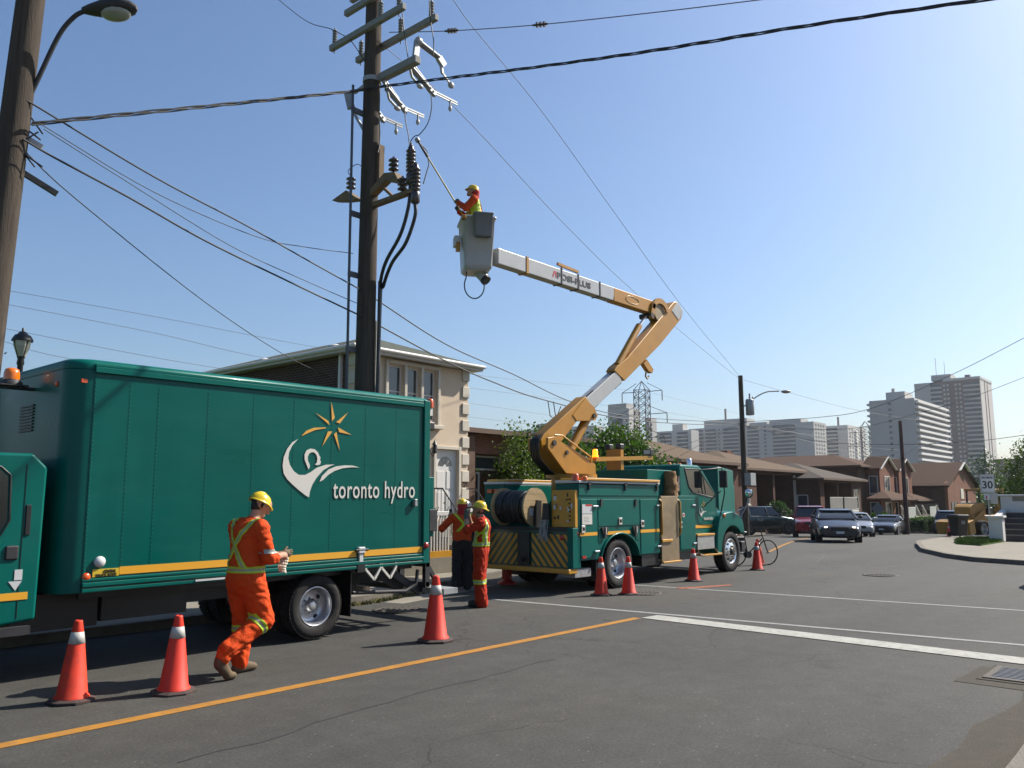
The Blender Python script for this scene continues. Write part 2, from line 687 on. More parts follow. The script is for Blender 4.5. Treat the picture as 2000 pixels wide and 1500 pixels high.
M['boomwhite'] = mat('boom_white', (.45, .46, .46), rough=.38, spec=.5, coat=.2, var=.05, vscale=4, dirt=.22, dirtcol=(.35, .29, .2))
M['decal_white'] = mat('decal_white', (.72, .70, .63), rough=.5)
M['decal_gold'] = mat('decal_gold', (.78, .40, .05), rough=.5)
M['stripe'] = mat('stripe_gold', (.88, .42, .02), rough=.5)
M['amber'] = mat('amber_lens', (.85, .20, .01), rough=.15, spec=.6, coat=.4)
M['amber_lit'] = mat('amber_lit', (1.0, .30, .01), rough=.2, emit=1.3)
M['red_lens'] = mat('red_lens', (.45, .012, .012), rough=.2, coat=.4)
M['orange_lens'] = mat('orange_lens', (.75, .10, .01), rough=.25, coat=.4)
M['wood_pole'] = mat('pole_wood', (.085, .068, .054), rough=.92, spec=.2, var=.42, vscale=2.2, stretch=(9, 9, .55), bump=.8, bscale=16, dirt=.4, dirtcol=(.05, .04, .032))
M['ply'] = mat('reel_wood', (.48, .34, .17), rough=.8, var=.2, vscale=3, stretch=(1, 1, 6), bump=.3, bscale=30, dirt=.3, dirtcol=(.2, .13, .07))

# ------------------------------------------------------------------ ground, road, kerbs, pavements
tag(sheet('ground', [(-150, -700), (1300, -700), (1300, 900), (-150, 900)], -.30, M['soil']))
ROAD = [(-70, -60), (130, -60), (130, 60), (-70, 60)]
sheet('road', ROAD, 0, M['asphalt'])

KL = [(-60, 11.45), (6, 11.45), (9.4, 11.58), (10.4, 11.75), (13, 12.6), (20, 14.5), (28, 17.3), (36, 19.6), (43, 21.8), (50, 23.9), (58, 25.9), (63.0, 26.2),
      (65.6, 24.4), (66.4, 22), (68.8, 20.0), (73.5, 17.2), (85, 13), (110, 6)]
sheet('kerb_left', ribbon(KL, 0, .16), .13, M['kerb'], depth=.13)
sheet('pavement_left', ribbon(KL, .163, 1.75), .125, M['concrete'], depth=.12)
LAWN = [(p[0], p[1]) for p in ribbon(KL, 1.753, 1.754)[:len(KL)]]
sheet('lawn_left', LAWN + [(130, 4), (130, 60), (-60, 60)], .12, M['lawn'], depth=.12)
# paved forecourt of the stucco house
sheet('path', [(8.0, 13.75), (13, 14.6), (19.5, 16.4), (19.5, 17.0), (8.0, 17.0)], .128, M['concrete'])
# the far corner on the right
KR = [(90, 6.4), (60, 9.6), (52, 11.0), (46, 10.7), (41, 10.35), (37, 9.95), (34.2, 9.2), (31.0, 8.2), (28.4, 6.8), (27.2, 5.8), (26.6, 4.4), (26.3, 1), (26.2, -40)]
sheet('kerb_right', ribbon(KR, 0, .16), .13, M['kerb'], depth=.13)
sheet('pavement_right', ribbon(KR, .163, 2.3), .125, M['concrete'], depth=.12)
RL = ribbon(KR, 2.303, 2.304)[:len(KR)]
sheet('yard_right', RL + [(90, -40)], .12, M['concrete'], depth=.12)
# the corner where the photographer stands
KN = [(13.2, -40), (13.2, -2), (12.9, -.6), (12.1, .5), (10.9, 1.1), (9.5, 1.28), (6.5, 1.22), (2, 1.2), (-60, 1.2)]
sheet('kerb_near', ribbon(KN, 0, .16), .13, M['kerb'], depth=.13)
NL = ribbon(KN, .163, .164)[:len(KN)]
sheet('pavement_near', NL + [(-60, -40)], .125, M['concrete'], depth=.12)
gut = [(-60, 1.65), (2, 1.68), (5.2, 1.66), (6.25, 1.71), (6.9, 1.66), (7.6, 1.72), (8.3, 1.62), (8.85, 1.58), (9.3, 1.64), (9.32, 2.25), (10.35, 2.2), (10.4, 1.6), (11.2, 1.45), (12.4, .75),
       (12.1, .49), (10.9, 1.09), (9.5, 1.27), (6.5, 1.21), (2, 1.19), (-60, 1.19)]
sheet('gutter', gut, .004, M['gutter'])

# painted markings
sheet('centre_line', [(-60, 6.93), (11.0, 6.93), (11.0, 7.07), (-60, 7.07)], .004, M['yellow_paint'])
sheet('centre_line', ribbon([(27.5, 12.15), (31.5, 13.4), (38.3, 15.5), (44, 17.2)], -.06, .06), .004, M['yellow_paint'])
sheet('stop_line', [(10.72, 1.75), (11.02, 6.95), (11.45, 6.92), (11.15, 1.75)], .008, M['white_paint'])
sheet('crossing_line', [(12.12, 1.7), (11.22, 10.3), (11.34, 10.3), (12.24, 1.7)], .004, M['worn_paint'])
sheet('crossing_line', [(15.86, 1.9), (14.88, 11.4), (15.0, 11.4), (15.98, 1.9)], .004, M['worn_paint'])
sheet('patch', [(9.8, 11.0), (12.2, 11.55), (13.2, 11.9), (12.6, 12.3), (10.8, 11.8), (9.7, 11.4)], .004, M['concrete'])


def wobble(pts, amp, n=10, seed=1):
    r = random.Random(seed)
    out = []
    for i in range(len(pts) - 1):
        a, b = Vector(pts[i]), Vector(pts[i + 1])
        d = (b - a)
        nn = Vector((-d.y, d.x)).normalized()
        for k in range(n):
            t = k / n
            out.append(tuple(a + d * t + nn * r.uniform(-amp, amp)))
    out.append(tuple(pts[-1]))
    return out


for i, (pts, w) in enumerate([([(22.8, 7.3), (24.4, 6.9), (26.2, 5.6), (26.0, 4.6)], .10), ([(21.0, 8.6), (22.0, 7.8)], .12), ([(3.0, 5.6), (5.4, 5.9), (7.6, 5.95)], .02),
                              ([(28, 11), (31, 10.6), (33, 11.4)], .045), ([(24, 9.2), (27.5, 10.2), (30, 9.4)], .05), ([(23.5, 12.4), (25.2, 11.2), (27.5, 11.5)], .05)]):
    sheet('tar_seam', ribbon(wobble(pts, .05, 8, i), -w / 2, w / 2), .003, M['tar'])


M['spray'] = mat('spray_mark', (.30, .075, .03), rough=.9, var=.4, vscale=9, dirt=.9, dirtcol=(.055, .05, .045))
sheet('spray_mark', [(15.05, 8.55), (15.5, 8.3), (16.4, 8.05), (16.5, 8.2), (15.7, 8.5), (15.2, 8.75)], .006, M['spray'])


def manhole(loc, r, label, bars=7):
    t = thing('manhole_cover', label, 'manhole', (loc[0], loc[1], 0), .5, 'iron covers in the road')
    mb = MB()
    mb.lathe([(r, .002), (r, .012), (r * .86, .014), (r * .84, .006)], seg=28)
    mb.build('rim', M['iron'], t)
    MB().lathe([(r * .85, .0065), (.001, .0065)], seg=24).build('plate', M['tar'], t)
    for k in range(bars):
        y = (k - (bars - 1) / 2) * 2 * r * .78 / bars
        h = math.sqrt(max(.01, (r * .80) ** 2 - y * y))
        for s in (-1, 1):
            q = MB()
            q.box(min(s * .03, s * h), max(s * .03, s * h), y - r * .055, y + r * .055, .006, .017)
            q.build('bar', M['iron'], t)


manhole((9.21, 10.43), .44, 'rusty round grate in the road behind the box truck rear wheel')
manhole((13.9, 8.72), .36, 'round grate in the road beside the pair of cones')
manhole((20.84, 6.45), .40, 'round cover far out in the junction asphalt')
t = thing('storm_drain', 'square storm drain grate in the gutter at the right edge', 'drain', (10.02, 1.80, 0))
MB().box(-.46, .46, -.30, .30, .004, .010).build('collar', M['gutter'], t)
mb = MB()
for a0, a1, b0, b1 in ((-.38, .38, -.26, -.20), (-.38, .38, .20, .26), (-.38, -.32, -.2, .2), (.32, .38, -.2, .2)):
    mb.box(a0, a1, b0, b1, .010, .02)
mb.build('frame', M['iron'], t)
MB().box(-.32, .32, -.2, .2, .0105, .012).build('opening', M['black'], t)
for k in range(9):
    MB().box(-.29 + k * .072 - .013, -.29 + k * .072 + .013, -.2, .2, .012, .019).build('bar', M['darkgalv'], t)


def grass_mesh(name, pts_fn, n, h, m, seed=3):
    r = random.Random(seed)
    mb = MB()
    for i in range(n):
        x, y, z = pts_fn(r)
        a = r.uniform(0, 2 * PI)
        hh = h * r.uniform(.5, 1.3)
        w = hh * .12 + .004
        lx, ly = r.uniform(-.5, .5) * hh, r.uniform(-.5, .5) * hh
        dx, dy = math.cos(a) * w, math.sin(a) * w
        mb.add([(x - dx, y - dy, z), (x + dx, y + dy, z), (x + lx, y + ly, z + hh)], [(0, 1, 2)], False)
    return mb


M['blade'] = mat('grass_blade', (.10, .16, .025), rough=.8, spec=.2, var=.4, vscale=4)
M['dryblade'] = mat('dry_grass_blade', (.17, .16, .06), rough=.9, spec=.2, var=.4, vscale=4)


def verge(r):
    t_ = r.random()
    x = 8.2 + t_ * 3.4
    y = 11.46 + max(0, (x - 9.4)) * .25 + r.gauss(0, .035)
    return x, y, .0
o = grass_mesh('v', verge, 900, .07, M['dryblade']).build('weeds', M['dryblade'])
tag(o, 'dry weeds growing along the kerb behind the box truck', 'weeds', kind='stuff')


LP = [(33.9, 6.95), (34.6, 7.9), (36.2, 8.35), (38.2, 8.65), (40.6, 8.85), (40.8, 7.35), (38, 6.95)]
sheet('lawn_mound', [(p[0], p[1]) for p in LP], .17, M['lawn'], depth=.06)


def lawn_pt(r):
    while True:
        x, y = r.uniform(33.9, 40.8), r.uniform(6.9, 8.9)
        inside = False
        j = len(LP) - 1
        for i in range(len(LP)):
            if (LP[i][1] > y) != (LP[j][1] > y) and x < (LP[j][0] - LP[i][0]) * (y - LP[i][1]) / (LP[j][1] - LP[i][1]) + LP[i][0]:
                inside = not inside
            j = i
        if inside:
            return x, y, gz(x, y) + .165
tag(grass_mesh('g', lawn_pt, 6000, .11, M['blade'], 5).build('grass', M['blade']), 'bright green grass patch beside the white pillar', 'grass', kind='stuff')


def lawn_far(r):
    k = r.randrange(4, 14)
    a, b = Vector(KL[k]), Vector(KL[k + 1])
    t_ = r.random()
    p = a.lerp(b, t_)
    d = (b - a).normalized()
    off = 1.8 + r.random() ** 1.4 * 4
    x, y = p.x - d.y * off, p.y + d.x * off
    return x, y, gz(x, y) + .11
tag(grass_mesh('g', lawn_far, 9000, .14, M['blade'], 6).build('grass', M['blade']), 'grass of the front lawns beyond the far kerb', 'grass', kind='stuff')
# ------------------------------------------------------------------ wheels
def make_wheel(parent, loc, r, w, style='dual', side=-1, nm='wheel', detail=True):
    """axis along Y; side -1: outer face towards -Y. parts under a wheel mesh (the tyre): rim, hub, nuts"""
    s = side
    tw = w / 2
    t = MB()
    prof = [(r * .60, -tw * .55), (r * .64, -tw * .82), (r * .74, -tw * .98), (r * .86, -tw * 1.0), (r * .95, -tw * .92), (r * .985, -tw * .75), (r * .985, tw * .75), (r * .95, tw * .92),
            (r * .86, tw), (r * .74, tw * .98), (r * .64, tw * .82), (r * .60, tw * .55)]
    t.lathe(prof, axis=(0, 1, 0), seg=44 if detail else 24)
    if detail:
        n = 46
        for k in range(n):
            a = 2 * PI * k / n
            for yy in (-tw * .62, 0, tw * .62):
                a2 = a + (.5 * 2 * PI / n if yy == 0 else 0)
                c = Vector((math.cos(a2), 0, math.sin(a2)))
                tg = Vector((-math.sin(a2), 0, math.cos(a2)))
                hw = r * PI / n * .68
                yw = tw * .27
                b0, b1 = r * .975, r * 1.0
                t.hexa([c * b0 + tg * hw * i + Vector((0, yy + j * yw, 0)) for i, j in ((-1, -1), (1, -1), (1, 1), (-1, 1))],
                       [c * b1 + tg * hw * i + Vector((0, yy + j * yw, 0)) for i, j in ((-1, -1), (1, -1), (1, 1), (-1, 1))])
    tyre = t.build(nm, M['rubber'], parent, loc=loc)
    tyre['label'] = 'black rubber tyre on its wheel'
    q = MB()
    if style == 'dual':      # deep dish seen from outside
        q.lathe([(r * .625, s * tw * .80), (r * .60, s * tw * .86), (r * .575, s * tw * .72), (r * .53, s * tw * .2), (r * .52, -s * tw * .35), (r * .40, -s * tw * .5), (r * .20, -s * tw * .3), (.001, -s * tw * .3)], axis=(0, 1, 0), seg=36)
        hubm = 'galv'
    elif style == 'front':   # shallow polished disc
        q.lathe([(r * .63, s * tw * .80), (r * .60, s * tw * .88), (r * .57, s * tw * .70), (r * .50, s * tw * .62), (r * .40, s * tw * .98), (r * .28, s * tw * 1.02), (.001, s * tw * 1.0)], axis=(0, 1, 0), seg=36)
        hubm = 'black'
    else:                    # car alloy
        q.lathe([(r * .66, s * tw * .80), (r * .63, s * tw * .86), (r * .60, s * tw * .66), (r * .3, s * tw * .5), (.001, s * tw * .55)], axis=(0, 1, 0), seg=20)
        hubm = 'galv'
    rim = q.build('rim', M['wheelsteel'] if style == 'dual' else (M['polished'] if style == 'front' else M['galv']), tyre)
    if not detail:
        if style == 'car':
            for k in range(5):
                a = 2 * PI * k / 5
                c = Vector((math.cos(a), 0, math.sin(a)))
                MB().beam(c * r * .14 + Vector((0, s * tw * .66, 0)), c * r * .60 + Vector((0, s * tw * .74, 0)), r * .12, r * .10, (0, 1, 0)).build('spoke', M['galv'], tyre)
        return tyre
    h = MB()
    if style == 'dual':
        h.lathe([(r * .20, -s * tw * .32), (r * .20, s * tw * .05), (r * .16, s * tw * .18), (r * .15, s * tw * .30), (r * .09, s * tw * .36), (.001, s * tw * .36)], axis=(0, 1, 0), seg=20)
        h.build('hub', M['steel'], tyre)
        for k in range(8):
            a = 2 * PI * k / 8
            c = Vector((math.cos(a) * r * .245, -s * tw * .33, math.sin(a) * r * .245))
            MB().cyl(c, c + Vector((0, s * tw * .22, 0)), r * .032, seg=6).build('nut', M['steel'], tyre)
        for k in range(4):
            a = 2 * PI * (k + .4) / 4
            c = Vector((math.cos(a) * r * .44, -s * tw * .425, math.sin(a) * r * .44))
            MB().cyl(c - Vector((0, s * .004, 0)), c + Vector((0, s * tw * .03, 0)), r * .075, seg=14).build('vent_hole', M['black'], tyre)
    else:
        h.lathe([(r * .17, s * tw * .98), (r * .17, s * tw * 1.16), (r * .13, s * tw * 1.24), (.001, s * tw * 1.25)], axis=(0, 1, 0), seg=20)
        h.build('hub', M['black'], tyre)
        for k in range(10):
            a = 2 * PI * k / 10
            c = Vector((math.cos(a) * r * .255, s * tw * 1.0, math.sin(a) * r * .255))
            MB().cyl(c, c + Vector((0, s * tw * .14, 0)), r * .03, seg=6).build('nut', M['black'], tyre)
            a += PI / 10
            c = Vector((math.cos(a) * r * .46, s * tw * .775, math.sin(a) * r * .46))
            nn = Vector((math.cos(a) * .05, s * .01, math.sin(a) * .05))
            MB().cyl(c - Vector((0, s * .03, 0)), c + Vector((0, s * .018, 0)), r * .048, seg=12).build('vent_hole', M['black'], tyre)
    return tyre


M['wheelsteel'] = mat('wheel_steel', (.50, .51, .53), rough=.32, metal=.7, var=.2, vscale=6, dirt=.3, dirtcol=(.12, .1, .08))
M['polished'] = mat('polished_wheel', (.72, .72, .72), rough=.22, metal=.95, var=.1, vscale=6)
M['plate'] = mat('plate_white', (.65, .66, .66), rough=.5)
M['label_yellow'] = mat('label_yellow', (.72, .50, .03), rough=.5)
M['rivet'] = mat('rivet_teal', (.03, .20, .17), rough=.3, metal=.3)
M['red'] = mat('red_plastic', (.55, .02, .015), rough=.4)

STAR= [[(3.083, 3.079), (3.148, 2.867), (3.103, 2.817)], [(3.366, 2.954), (3.235, 2.795), (3.171, 2.808)], [(3.435, 2.651), (3.225, 2.677), (3.205, 2.741)], [(3.244, 2.429), (3.141, 2.643), (3.182, 2.679)], [(2.955, 2.476), (3.042, 2.676), (3.113, 2.68)], [(2.626, 2.591), (2.702, 2.667), (2.82, 2.713), (3.013, 2.729), (3.003, 2.716), (2.841, 2.684), (2.723, 2.635)], [(2.842, 2.908), (3.045, 2.817), (3.064, 2.763)]]
WHITE= [[(2.579, 2.552), (2.494, 2.507), (2.422, 2.421), (2.374, 2.314), (2.362, 2.201), (2.383, 2.105), (2.439, 2.033), (2.517, 1.97), (2.617, 1.898), (2.717, 1.833), (2.773, 1.808), (2.783, 1.882), (2.819, 1.973), (2.886, 2.066), (2.983, 2.16), (3.084, 2.213), (3.167, 2.241), (3.022, 2.233), (2.881, 2.191), (2.783, 2.13), (2.706, 2.095), (2.608, 2.093), (2.529, 2.14), (2.468, 2.22), (2.442, 2.3), (2.452, 2.382), (2.496, 2.466)], [(2.752, 2.166), (2.72, 2.228), (2.688, 2.293), (2.685, 2.359), (2.712, 2.41), (2.771, 2.437), (2.841, 2.432), (2.893, 2.392), (2.915, 2.351), (2.936, 2.327), (2.927, 2.301), (2.943, 2.268), (2.93, 2.234), (2.89, 2.224), (2.849, 2.231), (2.878, 2.257), (2.886, 2.308), (2.87, 2.358), (2.833, 2.39), (2.792, 2.391), (2.754, 2.37), (2.735, 2.327), (2.741, 2.278), (2.769, 2.229), (2.771, 2.196)], [(2.928, 2.008), (2.966, 2.084), (3.065, 2.17), (3.189, 2.216), (3.337, 2.234), (3.467, 2.233), (3.588, 2.21), (3.446, 2.21), (3.295, 2.193), (3.17, 2.156), (3.068, 2.103), (2.988, 2.034)]]


def flat_poly(poly, y, depth=.003):
    """one thin decal, outline in (x,z), lying on the plane y"""
    bm = bmesh.new()
    f = bm.faces.new([bm.verts.new((p[0], y, p[1])) for p in poly])
    bm.normal_update()
    if f.normal.y > 0:
        bmesh.ops.reverse_faces(bm, faces=[f])
    r = bmesh.ops.extrude_face_region(bm, geom=[f])
    for g in r['geom']:
        if isinstance(g, bmesh.types.BMVert):
            g.co.y -= depth
    bmesh.ops.recalc_face_normals(bm, faces=bm.faces[:])
    bmesh.ops.triangulate(bm, faces=[f_ for f_ in bm.faces if len(f_.verts) > 4])
    me = bpy.data.meshes.new('decal')
    bm.to_mesh(me)
    bm.free()
    return me


def logo(parent, y, M4, text=True):
    for p in STAR:
        me = flat_poly([(M4[0] + q[0] * M4[2], M4[1] + q[1] * M4[2]) for q in p], y)
        me.materials.append(M['decal_gold'])
        link_mesh('star_ray', me, parent)
    for p in WHITE:
        me = flat_poly([(M4[0] + q[0] * M4[2], M4[1] + q[1] * M4[2]) for q in p], y)
        me.materials.append(M['decal_white'])
        link_mesh('emblem', me, parent)


# ------------------------------------------------------------------ the box truck
bt = thing('box_truck', 'teal box truck with sun emblem and toronto hydro lettering on its side', 'truck', (3.6, 9.0, 0))
bt.rotation_euler = (0, -.006, 0)
L_, W_, Z0, Z1 = 4.87, 2.60, .84, 3.27
plan = [(L_, .012), (L_, W_ - .012)]
for k in range(7):
    a = PI / 2 + k * PI / 12
    plan.append((.02 + .24 * math.cos(a), W_ - .252 + .24 * math.sin(a)))
for k in range(7):
    a = PI + k * PI / 12
    plan.append((.02 + .24 * math.cos(a), .252 + .24 * math.sin(a)))
mb = MB()
mb.prism(plan, Z0, Z1 - .10, 'z')
body = mb.build('cargo_box', M['teal_panel'], bt, bevel=.006)
# roof with rounded front
rf = MB()
n = len(plan)
cx, cy = L_ / 2, W_ / 2
vs = []
for f_, z in ((1.0, Z1 - .098), (1.004, Z1 - .05), (.995, Z1 - .015), (.97, Z1 + .01), (.90, Z1 + .022)):
    for p in plan:
        vs.append((cx + (p[0] - cx) * (1 - (1 - f_) * W_ / L_), cy + (p[1] - cy) * f_, z))
fs = []
for i in range(4):
    for k in range(n):
        fs.append((i * n + k, i * n + (k + 1) % n, (i + 1) * n + (k + 1) % n, (i + 1) * n + k))
fs.append(list(range(4 * n, 5 * n)))
rf.add(vs, fs, True)
rf.build('roof', M['teal'], bt)
# side panels, each a sheet of its own
xs = [.03, .40, .721, 1.319, 1.921, 2.508, 3.106, 3.676, 4.235, 4.745]
for i in range(len(xs) - 1):
    mb = MB()
    nx, nz = 6, 14
    y_in = .006
    for a in range(nx):
        for b in range(nz):
            def pt(u, v):
                x = xs[i] + .0004 + (xs[i + 1] - xs[i] - .0008) * u
                z = 1.0 + (3.12 - 1.0) * v
                bulge = .0045 * math.sin(u * PI) * math.sin(v * PI) * mnoise.noise((i * 3.1 + u, v * 2.2, 1.7)) * 2
                return (x, y_in - bulge, z)
            mb.add([pt(a / nx, b / nz), pt((a + 1) / nx, b / nz), pt((a + 1) / nx, (b + 1) / nz), pt(a / nx, (b + 1) / nz)], [(0, 1, 2, 3)], True)
    mb.box(xs[i] + .0004, xs[i + 1] - .0004, .0105, .0125, 1.0, 3.12)
    mb.build('side_panel', M['teal_panel'], bt)
rv = MB()
for x in xs:
    for k in range(46):
        z = 1.03 + k * .0445
        rv.cyl((x + .012, .006, z), (x + .012, -.002, z), .007, .005, seg=6)
for k in range(116):
    rv.cyl((.05 + k * .0405, .006, 3.10), (.05 + k * .0405, .0005, 3.10), .005, .004, seg=6)
tag(rv.build('rivets', M['rivet'], bt), kind='stuff')
mb = MB()
mb.box(.02, L_ - .10, -.022, .01, 3.135, 3.20)
mb.box(.02, L_ - .10, -.012, .01, 3.20, 3.235)
mb.build('top_rail', M['teal'], bt, bevel=.008)
for (z0, z1, yy) in ((.845, .885, -.022), (.90, .945, -.03), (.955, .985, -.015)):
    MB().box(.02, L_ - .09, yy, .012, z0, z1).build('bottom_rail', M['teal'], bt, bevel=.008)
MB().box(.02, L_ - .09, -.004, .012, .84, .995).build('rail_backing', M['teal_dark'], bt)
mb = MB()
mb.box(L_ - .098, L_ + .02, -.026, .10, .84, 3.24)
mb.build('corner_post', M['teal'], bt, bevel=.01)
MB().box(L_ - .098, L_ + .02, W_ - .10, W_ + .02, .84, 3.24).build('corner_post', M['teal'], bt, bevel=.01)
MB().box(L_, L_ + .02, .10, W_ - .10, 3.05, 3.24).build('door_header', M['teal'], bt)
for k in range(9):
    MB().box(L_ - .03, L_ - .005, .10, W_ - .10, .86 + k * .243, .86 + k * .243 + .238).build('door_slat', M['decal_white'], bt)
MB().box(.40, 3.56, -.0035, .006, 1.005, 1.085).build('stripe', M['stripe'], bt)
MB().box(3.70, 4.77, -.0035, .006, 1.005, 1.085).build('stripe', M['stripe'], bt)
# emblem and lettering
logo(bt, -.001, (0, 0, 1))
me = text_mesh('lettering', 'toronto hydro', width=1.46, height=.235, depth=.003, bold=.006, spacing=1.08)
me.materials.append(M['decal_white'])
link_mesh('lettering', me, bt, (3.15, -.003, 1.795))
MB().box(.125, .395, -.004, .006, .985, 1.075).build('maker_label', M['label_yellow'], bt)
for tx, zz, x0 in (('CENTRAL', 1.033, .235), ('TRUCK BODY', .993, .155)):
    me = text_mesh('maker_lettering', tx, width=.13 if tx == 'CENTRAL' else .22, height=.032, depth=.004, bold=.01)
    me.materials.append(M['black'])
    link_mesh('maker_lettering', me, bt, (x0, -.0055, zz))


def lens(parent, c, r, m, nm, axis=(0, -1, 0)):
    mb = MB()
    mb.lathe([(r, 0), (r, r * .25), (r * .82, r * .5), (r * .4, r * .68), (.001, r * .72)], c, axis, seg=18)
    return mb.build(nm, m, parent)


lens(bt, (.065, .012, 1.0), .045, M['orange_lens'], 'marker_light')
lens(bt, (.19, .004, 1.15), .058, M['plate'], 'vent_cap')
lens(bt, (4.82, -.026, 1.10), .045, M['red_lens'], 'marker_light')
MB().box(4.575, 4.63, -.05, .004, 1.665, 1.775).build('lamp', M['galv'], bt, bevel=.012)
MB().box(3.575, 3.685, -.045, .005, 1.05, 1.135).build('latch', M['plate'], bt, bevel=.01)
MB().cyl((3.53, -.03, 1.095), (3.74, -.03, 1.095), .018, seg=10).build('latch_pin', M['darksteel'], bt)
MB().box(3.60, 3.66, -.03, .005, .93, 1.05).build('latch_plate', M['plate'], bt)
MB().box(3.57, 3.70, -.028, .02, .80, .93).build('latch_box', M['black'], bt)
MB().box(1.25, 1.75, -.034, -.02, .865, .885).build('reflective_tape', M['plate'], bt)
for zz in (3.02,):
    MB().box(L_ + .02, L_ + .09, .0, .09, zz, zz + .12).build('beacon_base', M['decal_white'], bt)
mb = MB()
mb.lathe([(.05, 0), (.055, .05), (.05, .12), (.03, .14), (.001, .145)], (L_ + .06, .03, 3.14), seg=14)
mb.build('beacon', M['orange_lens'], bt)
MB().box(L_ + .02, L_ + .16, .02, .14, 2.80, 2.93).build('work_lamp', M['black'], bt, bevel=.02)
# clearance lamps and vent on the front of the box
lens(bt, (-.222, .34, 3.02), .03, M['orange_lens'], 'clearance_lamp', (-1, 0, 0))
MB().box(-.10, -.035, .02, .09, 3.02, 3.06).build('clearance_lamp', M['orange_lens'], bt)
for k in range(9):
    MB().box(-.236, -.216, .95, 1.35, 2.55 + k * .035, 2.57 + k * .035).build('louvre', M['black'], bt)
# chassis
mb = MB()
for y in (.72, 1.56):
    mb.box(-3.3, 4.8, y, y + .12, .55, .78)
for x in (-2.6, -.9, .9, 2.2, 3.6, 4.6):
    mb.box(x, x + .1, .72, 1.68, .58, .74)
mb.box(.1, 4.8, .25, .31, .76, .84)
mb.box(.1, 4.8, W_ - .31, W_ - .25, .76, .84)
mb.box(.5, 1.5, .62, .72, .45, .80)
mb.box(-.42, .45, .60, 2.0, .42, .80)  # block added to darken the gap between cab and box
mb.cyl((3.0, .2, .41), (3.0, 2.2, .41), .09, seg=10)
mb.ball((3.0, 1.2, .41), .2)
mb.cyl((-1.75, .2, .41), (-1.75, 2.2, .41), .06, seg=10)
mb.build('chassis', M['black'], bt)
for y, sd in ((.17, -1), (.46, -1), (1.95, 1), (2.24, 1)):
    make_wheel(bt, (2.98, y, .405), .405, .24, 'dual', sd)
for y, sd in ((.22, -1), (2.2, 1)):
    make_wheel(bt, (-1.75, y, .405), .405, .24, 'front', sd)
for y0, y1 in ((.05, .62), (1.80, 2.37)):
    MB().box(3.52, 3.535, y0, y1, .22, .82).build('mudflap', M['black'], bt)
mb = MB()
mb.tube([(3.6, .12, .52), (4.55, .10, .46), (4.75, .10, .55), (4.78, .10, .75)], .028, seg=8)
mb.beam((4.35, .2, .74), (4.93, .2, .40), .06, .10)
mb.beam((4.10, .3, .80), (4.75, .3, .42), .05, .14)
mb.beam((4.1, 1.9, .80), (4.75, 1.9, .42), .05, .14)
mb.box(4.88, 4.94, .1, 2.3, .42, .50)
mb.build('lift_arm', M['darksteel'], bt)
mb = MB()
for y in (.06, .62):
    mb.box(4.90, 4.99, y, y + .07, .48, 1.22)
for z in (.50, .78, 1.12):
    mb.box(4.91, 4.98, .06, .69, z, z + .06)
mb.build('liftgate_frame', M['darksteel'], bt)
mb = MB()
mb.box(4.89, 5.02, .02, .13, 1.22, 2.1)
mb.build('liftgate_column', M['teal'], bt, bevel=.01)
MB().box(4.90, 5.06, -.02, .12, 1.30, 1.62).build('control_box', M['darksteel'], bt, bevel=.01)
MB().beam((5.05, .35, .98), (5.45, .35, .44), .05, .06).build('lift_ram', M['darksteel'], bt)
MB().box(5.32, 5.62, .1, 2.2, .34, .42).build('lift_platform', M['galv'], bt)
for x0 in (3.72, 4.005):
    mb = MB()
    q = [(x0, .91), (x0 + .255, .915), (x0 + .26, .83), (x0 + .155, .68), (x0 + .005, .825)]
    c = Vector((sum(p[0] for p in q) / 5, sum(p[1] for p in q) / 5))
    for k in range(5):
        a, b = q[k], q[(k + 1) % 5]
        mb.beam((a[0], -.005, a[1]), (b[0], -.005, b[1]), .03, .028, (0, 1, 0))
    mb.build('chock_holder', M['decal_white'], bt)
